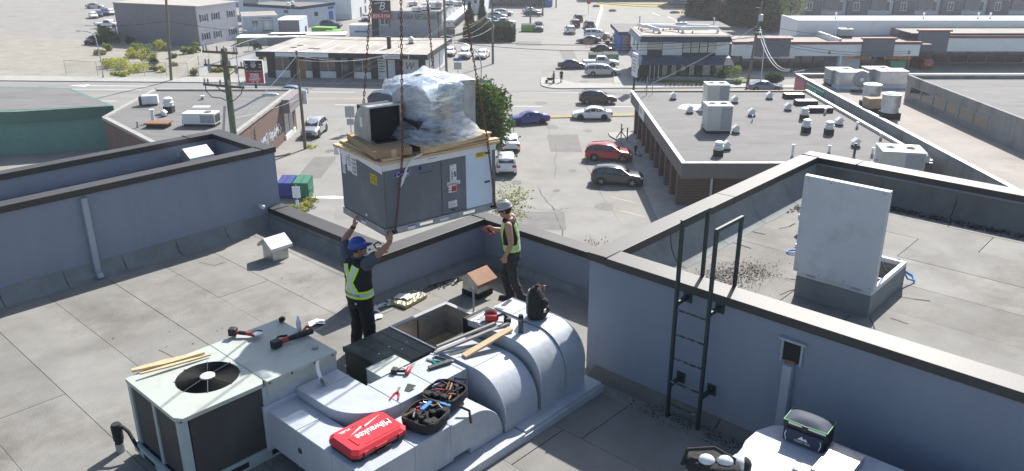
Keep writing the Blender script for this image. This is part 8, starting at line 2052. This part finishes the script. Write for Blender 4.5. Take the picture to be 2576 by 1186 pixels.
# open tool bag, two halves
tb_=bthing('open_tool_bag','black tool bag lying open with hand tools in its pockets beside the red case','tool bag',5.38,6.12,15.685,R(14)); tb_.scale=(1.15,1.2,1.2)
rn=random.Random(8)
def bag_half(cx,cy,w,d,seed):
    b=MB(); rows=[]
    for i,(s,z) in enumerate(((.9,0),(1.0,.03),(1.03,.09),(1.0,.12),(.93,.12),(.9,.05),(.0,.045))):
        rows.append([(cx+w*s*math.copysign(abs(math.cos(t))**.55,math.cos(t)),cy+d*s*math.copysign(abs(math.sin(t))**.55,math.sin(t)),z+.02*noise.noise(Vector((math.cos(t)*2,math.sin(t)*2,seed+i)))*(i<5)) for t in [2*math.pi*j/28 for j in range(28)]])
    b.grid(rows,close=True); b.build('bag_shell',MATS['bag_cloth'],tb_,smooth=50)
    for k in range(8):
        x=cx+rn.uniform(-.7,.7)*w; y=cy+rn.uniform(-.7,.7)*d; q=MB(); q.obox((x,y,.085+rn.uniform(-.01,.02)),(rn.uniform(.06,.13),rn.uniform(.05,.09),.08),rz=rn.uniform(-.5,.5),rx=rn.uniform(-.3,.3)); q.build('pocket',MATS['bag_cloth'],tb_,bevel=.014)
bag_half(.20,.03,.21,.19,1); bag_half(-.22,-.02,.21,.19,2)
for k in range(26):
    h=rn.choice((.2,-.22)); x=h+rn.uniform(-.13,.13); y=rn.uniform(-.11,.11); a=rn.uniform(0,6.28); L_=rn.uniform(.03,.075); m=rn.choice(['tool_red','steel','leather_tan','black_rubber','black_rubber','gray_metal','leather_tan','bag_cloth'])
    q=MB(); q.tube([(x-L_*math.cos(a),y-L_*math.sin(a),.115+rn.uniform(0,.02)),(x+L_*math.cos(a),y+L_*math.sin(a),.14+rn.uniform(0,.03))],[.011,.007],6); q.build('hand_tool',MATS[m],tb_,smooth=True)
part(tb_,'blue_level','tool_blue',(-.26,-.10,-.02,.02,.145,.165)); part(tb_,'blue_strap','tool_blue',(-.02,.01,-.16,.0,.10,.118))
MB().tube([(.40,.05,.06),(.48,.08,.10),(.48,-.05,.12),(.41,-.07,.06)],.012,6).build('handle',MATS['bag_cloth'],tb_,smooth=True); MB().tube([(.1,-.2,.06),(.12,-.3,.03),(.05,-.36,-.05)],.014,6).build('strap',MATS['bag_cloth'],tb_,smooth=True)
# backpack standing on the far duct
bp_=bthing('tool_backpack','black and grey tool backpack standing upright on the far duct','backpack',7.54,6.45,16.003,R(15)); bp_.scale=(.9,.9,.88)
q=MB(); torso(q,[(0,0,0,.15,.11),(0,0,.03,.17,.13),(0,0,.2,.17,.13),(0,.02,.36,.14,.11),(0,.03,.46,.09,.08),(0,.03,.5,.04,.04)]); remesh(q,'pack_body','bag_cloth',bp_,.015,4,.005,9)
mat('pack_grey',(.22,.22,.22),.85,var=.1); q=MB(); torso(q,[(0,.09,.05,.13,.06),(0,.10,.3,.12,.06),(0,.09,.44,.08,.05)]); remesh(q,'back_pad','pack_grey',bp_,.015,3)
for x,z,s in ((-.03,.10,.09),(.06,.12,.08),(0,.26,.08)): q=MB(); ell(q,(x,-.12,z),(s,.06,s),10); q.build('pocket',MATS['bag_cloth'],bp_,smooth=True)
part(bp_,'label_patch','paper_white',(-.13,-.08,-.19,-.175,.16,.21)); MB().tube([(-.05,.03,.47),(-.04,.0,.54),(.04,.0,.54),(.05,.03,.47)],.014,6).build('grab_handle',MATS['bag_cloth'],bp_,smooth=True)
for k in range(6): q=MB(); x=rn.uniform(.02,.14); y=rn.uniform(-.06,.06); q.tube([(x,y,.34),(x+.02,y,.44+rn.uniform(0,.05))],.013,6); q.build('hand_tool',MATS[rn.choice(['tool_red','leather_tan','steel'])],bp_,smooth=True)
# flask
fl_=bthing('steel_flask','dark steel drinking flask standing on the third duct','bottle',7.08,6.33,15.978); MB().lathe([(.034,0),(.037,.01),(.037,.20),(.034,.215)],n=18).build('flask_body',MATS['flask_steel'],fl_,smooth=True); MB().lathe([(.035,.216),(.035,.24),(.026,.26)],n=18).build('flask_cap',MATS['black_rubber'],fl_,smooth=True); MB().lathe([(.0372,.185),(.0372,.19)],n=18).build('ring',MATS['steel'],fl_)
# cordless tools
def drill(label, a, b, z, rz, s=1.0):
    d=bthing('cordless_drill',label,'drill',a,b,z,rz); d.scale=(s,s,s); MB().lathe([(.02,-.03),(.032,0),(.03,.10),(.018,.13)],c=(0,0,.033),n=12,axis='y').build('motor_body',MATS['tool_red'],d,smooth=True); MB().tube([(0,.02,.033),(-.13,.0,.03)],[.02,.018],10).build('grip',MATS['black_rubber'],d,smooth=True); part(d,'battery','case_black',(-.20,-.13,-.04,.05,.0,.06),bevel=.006); MB().tube([(0,.13,.033),(0,.17,.033),(.02,.26,.02)],[.015,.010,.003],8).build('chuck',MATS['black_metal'],d,smooth=True)
drill('red and black cordless drill lying on the long duct',5.56,6.85,15.803,R(-60))
d=bthing('circular_saw','red cordless saw with bare blade lying on the third duct','saw',7.02,6.80,15.985,R(40)); MB().lathe([(.02,-.03),(.05,0),(.05,.12),(.03,.15)],c=(0,-.06,.06),axis='y',n=12).build('motor_body',MATS['tool_red'],d,smooth=True); MB().lathe([(.09,-.004),(.09,.004)],c=(.08,.02,.09),axis='x',n=24).build('saw_blade',MATS['steel'],d); part(d,'base_plate','steel',(.02,.14,-.15,.18,0,.008)); MB().tube([(0,-.08,.10),(-.02,-.16,.14),(0,-.2,.08)],.02,8).build('handle',MATS['case_black'],d,smooth=True); part(d,'battery','case_black',(-.05,.05,-.26,-.16,.02,.08),bevel=.006)
UT=16.048
a,b=b2(735,862,UT); d=bthing('reciprocating_saw','long black and red reciprocating saw on the old unit lid','saw',a,b,UT,R(4)); MB().tube([(-.12,.05,.05),(.02,.02,.055),(.14,0,.055),(.30,-.03,.05)],[.03,.035,.042,.038],12).build('saw_body',MATS['case_black'],d,smooth=True); MB().tube([(-.12,.05,.05),(-.04,.035,.055)],[.034,.036],12).build('red_collar',MATS['tool_red'],d,smooth=True); part(d,'battery','case_black',(-.26,-.14,.0,.10,.0,.10),bevel=.012); MB().tube([(-.2,.1,.06),(-.1,.13,.08),(0,.09,.07)],.016,8).build('hand_guard',MATS['case_black'],d,smooth=True); part(d,'blade','steel',(.33,.52,-.045,-.042,.035,.05)); MB().tube([(.22,.05,.06),(.30,.08,.08),(.34,.04,.05)],.018,8).build('hook',MATS['tool_red'],d,smooth=True)
a,b=b2(622,848,UT); d=bthing('angle_grinder','red and black angle grinder with steel disc on the old unit lid','grinder',a,b,UT,R(-52)); MB().tube([(-.14,0,.06),(.0,0,.045),(.10,0,.04)],[.026,.024,.03],10).build('grinder_body',MATS['tool_red'],d,smooth=True); MB().tube([(-.10,0,.058),(-.01,0,.05)],[.029,.027],10).build('grip',MATS['case_black'],d,smooth=True); part(d,'battery','case_black',(-.23,-.13,-.05,.05,.02,.12),bevel=.012); MB().lathe([(.065,0),(.065,.006)],c=(.14,0,.055),n=24).build('disc',MATS['steel'],d); MB().tube([(.14+.07*math.cos(t),.07*math.sin(t),.055) for t in [R(60+24*j) for j in range(9)]],.016,6).build('disc_guard',MATS['case_black'],d,smooth=True)
a,b=b2(711,809,UT); d=bthing('tape_measure','small black and yellow tape measure on the old unit lid','tape measure',a,b,UT,R(20)); part(d,'tape_case','case_black',(-.05,.02,-.025,.025,0,.07),bevel=.012); part(d,'yellow_face','sticker_yellow',(.021,.045,-.02,.02,0,.055),bevel=.008)
def bottle(label, loc, h=.22):
    d=thing('water_bottle',label,'bottle',loc,0,'clear water bottles'); MB().lathe([(.030,0),(.032,.01),(.031,.07),(.033,.13),(.028,.16),(.013,.19),(.013,h-.02)],n=16).build('bottle_body',MATS['clear_bottle'],d,smooth=True); MB().lathe([(.015,h-.02),(.015,h)],n=12).build('bottle_cap',MATS['paper_white'],d,smooth=True); MB().lathe([(.0325,.06),(.0335,.11)],n=16).build('bottle_label',MATS['paper_white'],d)
bottle('clear water bottle on the old unit lid behind the long saw',at(753,835,UT)); bottle('clear water bottle on the low parapet beside the blue hat',at(922,642,15.842))
d=thing('caulking_gun','grey spray nozzle with black hose on the low parapet','tool',at(955,632,15.842),R(10)); MB().tube([(-.05,0,.05),(.16,0,.05)],.032,10).build('barrel',MATS['gray_metal'],d,smooth=True); MB().tube([(-.05,0,.05),(-.09,0,.12),(-.02,.02,.16),(.03,.02,.12)],.016,8).build('hose',MATS['black_rubber'],d,smooth=True)
# timber
def stick(label, p, q, w, t, m, name='timber_offcut', cat='wood', group='loose timber on the plant', jag=False):
    p=Vector(p);q=Vector(q); d=q-p; L_=d.length; o=thing(name,label,cat,p,math.atan2(d.y,d.x),group); b=MB(); b.t=Matrix.Rotation(-math.asin(d.z/L_),4,'Y'); n=7; rows=[]; rn=random.Random(int(L_*1000))
    for i in range(n+1):
        u=i/n; ww=w*(1 if not jag else (.35+.65*math.sin(math.pi*(u*.9+.08)))*rn.uniform(.8,1.1)); rows.append([(u*L_,-ww/2,0),(u*L_,ww/2,0),(u*L_,ww/2,t),(u*L_,-ww/2,t)])
    b.grid(rows,close=True); b.f.append((3,2,1,0)); b.m.append(0); k=n*4; b.f.append((k,k+1,k+2,k+3)); b.m.append(0); b.build('plank',MATS[m],o)
bwp=lambda a,b,z: bw(a,b,z)
stick('fresh pale plank lying across the ducts',bwp(6.30,6.60,15.835),bwp(7.02,6.45,16.0),.10,.03,'lumber')
stick('long weathered batten beside the pale plank',bwp(6.10,6.93,15.835),bwp(7.12,6.58,16.0),.05,.03,'weathered_wood'); stick('second weathered batten behind the first',bwp(6.2,7.0,15.86),bwp(6.98,6.70,16.01),.04,.03,'weathered_wood'); stick('dark olive strip under the battens',bwp(6.2,6.78,15.81),bwp(6.75,6.62,15.85),.06,.02,'stained_green'); stick('short dark strip beside the green snips',bwp(5.82,6.74,15.803),bwp(6.12,6.66,15.81),.06,.035,'stained_green')
p,q=at(332,938,UT),at(515,892,UT); stick('split pale timber sliver on the old unit lid, longest',p+Vector((0,0,.01)),q+Vector((0,0,.01)),.10,.03,'lumber',jag=True); stick('split pale timber sliver on the old unit lid, front one',at(352,945,UT+.03)+Vector((0,0,.01)),at(530,897,UT)+Vector((0,0,.012)),.045,.02,'lumber',jag=True); stick('small timber chip right of the long saw',at(786,878,UT),at(800,875,UT),.05,.02,'weathered_wood')
# pliers, snips
def pliers(label,a,b,z,rz,m,blade='steel'):
    d=bthing('pliers',label,'pliers',a,b,z,rz); 
    for s in (-1,1): MB().tube([(0,0,.012),(-.06,s*.03,.012),(-.18,s*.05,.012)],[.009,.012,.010],6).build('handle',MATS[m],d,smooth=True)
    MB().obox((.04,0,.012),(.09,.03,.016)).build('jaws',MATS[blade],d)
pliers('red handled pliers on the curved duct',5.22,6.62,15.803,R(35),'tool_red'); pliers('green handled snips on the long duct',5.98,6.86,15.803,R(100),'tool_green'); pliers('black handled pliers beside the dark strip',6.12,6.72,15.803,R(-60),'black_rubber')
d=bthing('scraper','green sheet scraper lying by the red pliers','scraper',5.30,6.56,15.803,R(20)); d_=MB(); d_._add([(0,-.04,.004),(.12,-.07,.03),(.12,.05,.03),(0,.03,.004)],[(0,1,2,3)]); d_.build('blade',MATS['dark_green_side'],d)
# duct tape roll with loose tail
d=bthing('tape_roll','roll of silver tape with a long white tail hanging off the old unit','tape',4.72,7.40,15.803,0); MB().lathe([(.035,-.02),(.05,-.02),(.05,.02),(.035,.02),(.035,-.02)],c=(0,0,.055),axis='x',n=24).build('roll',MATS['gray_metal'],d,smooth=40); q=MB(); rows=[]
for i in range(12): t=i/11; rows.append([(-.025,.045+.10*math.sin(t*2.4)*.6,.06+.24*t),(.025,.045+.10*math.sin(t*2.4)*.6,.06+.24*t)])
q.grid(rows); q.build('tape_tail',MATS['paper_white'],d,smooth=True)
# insulation and paper scraps
d=bthing('insulation_batt','foil faced insulation batt with torn white wrapping on the roof','insulation',8.02,9.72,15.006,R(8)); q=MB(); q.box(-.28,.28,-.17,.17,0,.06); q.build('batt_core',MATS['insul_yellow'],d,bevel=.012); q=MB(); rows=[[(-.285+.57*i/14,-.175+.35*j/8,.062+.02*noise.noise(Vector((i*.7,j*.9,3)))) for j in range(9)] for i in range(15)]; q.grid(rows); q.build('foil_face',MATS['foil_silver'],d)
def paper(label,a,b,z,s,seed,m='paper_white',name='paper_scrap'):
    rn=random.Random(seed); q=MB(); rows=[[(s*(i/6-.5)*1.6+.02*rn.random(),s*(j/4-.5)+.03*math.sin(i+seed),.01+.35*s*abs(noise.noise(Vector((i*.8+seed,j*.9,seed))))) for j in range(5)] for i in range(7)]; q.grid(rows); o=q.build(name,MATS[m],None,smooth=30); o.location=bw(a,b,z); o.rotation_euler=(0,0,rn.uniform(0,6)); tag(o,label,'paper','torn white wrapping scraps')
for i,(x,y,s) in enumerate(((945,780,.12),(948,800,.13),(962,768,.10),(985,762,.16),(990,742,.16),(1015,748,.18))): paper('torn white wrapping scrap near the standing worker, '+['leftmost','lower left','small one','beside the batt','upper one','on the batt'][i],*b2(x,y,15.08 if i>4 else 15.01),15.08 if i>4 else 15.01,s,30+i)
d=thing('paper_booklet','folded white instruction leaflet lying on the roof','paper',at(797,814,15.01),R(20)); q=MB(); q._add([(-.13,-.09,.005),(0,-.09,.04),(0,.09,.04),(-.13,.09,.005),(.13,-.09,.005),(.13,.09,.005)],[(0,1,2,3),(1,4,5,2)]); q.build('leaflet',MATS['paper_white'],d); q=MB(); q._add([(.03,-.05,.0335),(.10,-.05,.0147),(.10,.05,.0147),(.03,.05,.0335)],[(0,1,2,3)]); q.build('print_block',MATS['gray_metal'],d)
d=bthing('phone_box','small dark box lying on the rim side of the open curb','box',7.75,8.62,15.005,R(10)); part(d,'case','gray_metal',(-.05,.05,-.08,.08,0,.02))
# cooler bag
co=bthing('cooler_bag','navy cooler bag with bright green piping on the bottom right duct','cooler bag',7.49,2.60,15.863,R(4)); L2,D2,H2=.225,.135,.27
part(co,'bag_body','case_black',(-D2,D2,-L2,L2,0,H2-.03),bevel=.02); part(co,'green_piping','cooler_green',(-D2-.006,D2+.006,-L2-.006,L2+.006,H2-.029,H2-.02)); q=MB(); rows=[[(-D2+2*D2*i/6,-L2+2*L2*j/8,H2-.019+.045*math.sin(math.pi*i/6)**.6*math.sin(math.pi*j/8)**.5) for j in range(9)] for i in range(7)]; q.grid(rows); q.build('padded_lid',MATS['cooler_navy'],co,smooth=60)
fp_=part(co,'front_pocket','cooler_navy',(-D2-.035,-D2-.001,-L2+.02,L2-.02,.015,.17),bevel=.015); part(co,'white_edge','paper_white',(-D2-.007,-D2-.002,-L2+.01,L2-.05,H2-.055,H2-.032)); part(co,'buckle','case_black',(-D2-.02,-D2-.0,-.03,.03,H2-.09,H2-.02))
text('lettering','OZARK TRAIL',MATS['paper_white'],co,(-D2-.0365,0,.06),(0,-1,0),(0,0,1),.034,width=.17); q=MB(); X_=-D2-.0365; q.poly([(X_,.055,.085),(X_,-.055,.085),(X_,-.03,.115),(X_,-.012,.10),(X_,.012,.13)]); q.build('mountain_logo',MATS['paper_white'],co)
for s in (-1,1): MB().tube([(-D2-.03,s*(L2-.03),.03+.02*k) if False else (-D2-.036,s*(L2-.035-.012*abs(k-3)/3*1.5),.03+.022*k) for k in range(6)],.004,5).build('reflective_piping',MATS['paper_white'],co)
# open bag with caps, bottom edge
bg_=bthing('canvas_bag','dark canvas bag with white caps on the box at the bottom edge','bag',6.36,3.10,15.845,R(20)); q=MB(); torso(q,[(0,0,0,.16,.26),(0,0,.08,.18,.28),(0,0,.14,.15,.25)]); remesh(q,'bag_body','bag_cloth',bg_,.018,3,.015,12); MB().tube([(-.1,.28,.06),(-.02,.25,.2),(.05,.0,.24),(.04,-.22,.16)],.022,8).build('strap',MATS['bag_cloth'],bg_,smooth=True)
for i,(x,y) in enumerate(((-.05,.05),(.0,-.12))): q=MB(); ell(q,(x,y,.15),(.075,.085,.06)); q.build('white_cap',MATS['white_cloth'],bg_,smooth=True)
hc=bthing('ball_cap','pale cap with black mesh back on the white duct at the bottom edge','cap',6.62,2.93,15.86,R(-40)); q=MB(); ell(q,(0,0,.03),(.085,.10,.075)); q.build('cap_dome',MATS['white_cloth'],hc,smooth=True); q=MB(); ell(q,(.045,-.03,.03),(.065,.085,.068)); q.build('mesh_back',MATS['bag_cloth'],hc,smooth=True); q=MB(); ell(q,(-.08,.03,.005),(.07,.075,.008)); q.build('cap_peak',MATS['white_cloth'],hc,smooth=True)
# odds and ends behind the old unit
litter('wires and scraps between the old unit and the dark lid',[(5.35,8.0),(5.45,8.3),(5.3,7.85)],60,(.1,.15),ROOF,31,'gray_metal',.03); litter('dark cable scraps at the parapet foot',[(9.2,9.7),(8.8,9.75)],50,(.25,.06),ROOF,32,'black_rubber',.035)
# ================================================================ hazy summer air
hz_=MB().box(-420,420,-60,560,-1.5,46).build('haze',None,None); hz_['kind']='stuff'
vm=bpy.data.materials.new('haze_air'); vm.use_nodes=True; N=vm.node_tree.nodes; N.clear(); o_=N.new('ShaderNodeOutputMaterial'); v_=N.new('ShaderNodeVolumePrincipled'); v_.inputs['Color'].default_value=(.93,.95,1,1); v_.inputs['Density'].default_value=.00035; v_.inputs['Anisotropy'].default_value=.35
vm.node_tree.links.new(v_.outputs[0],o_.inputs['Volume']); hz_.data.materials.clear(); hz_.data.materials.append(vm)
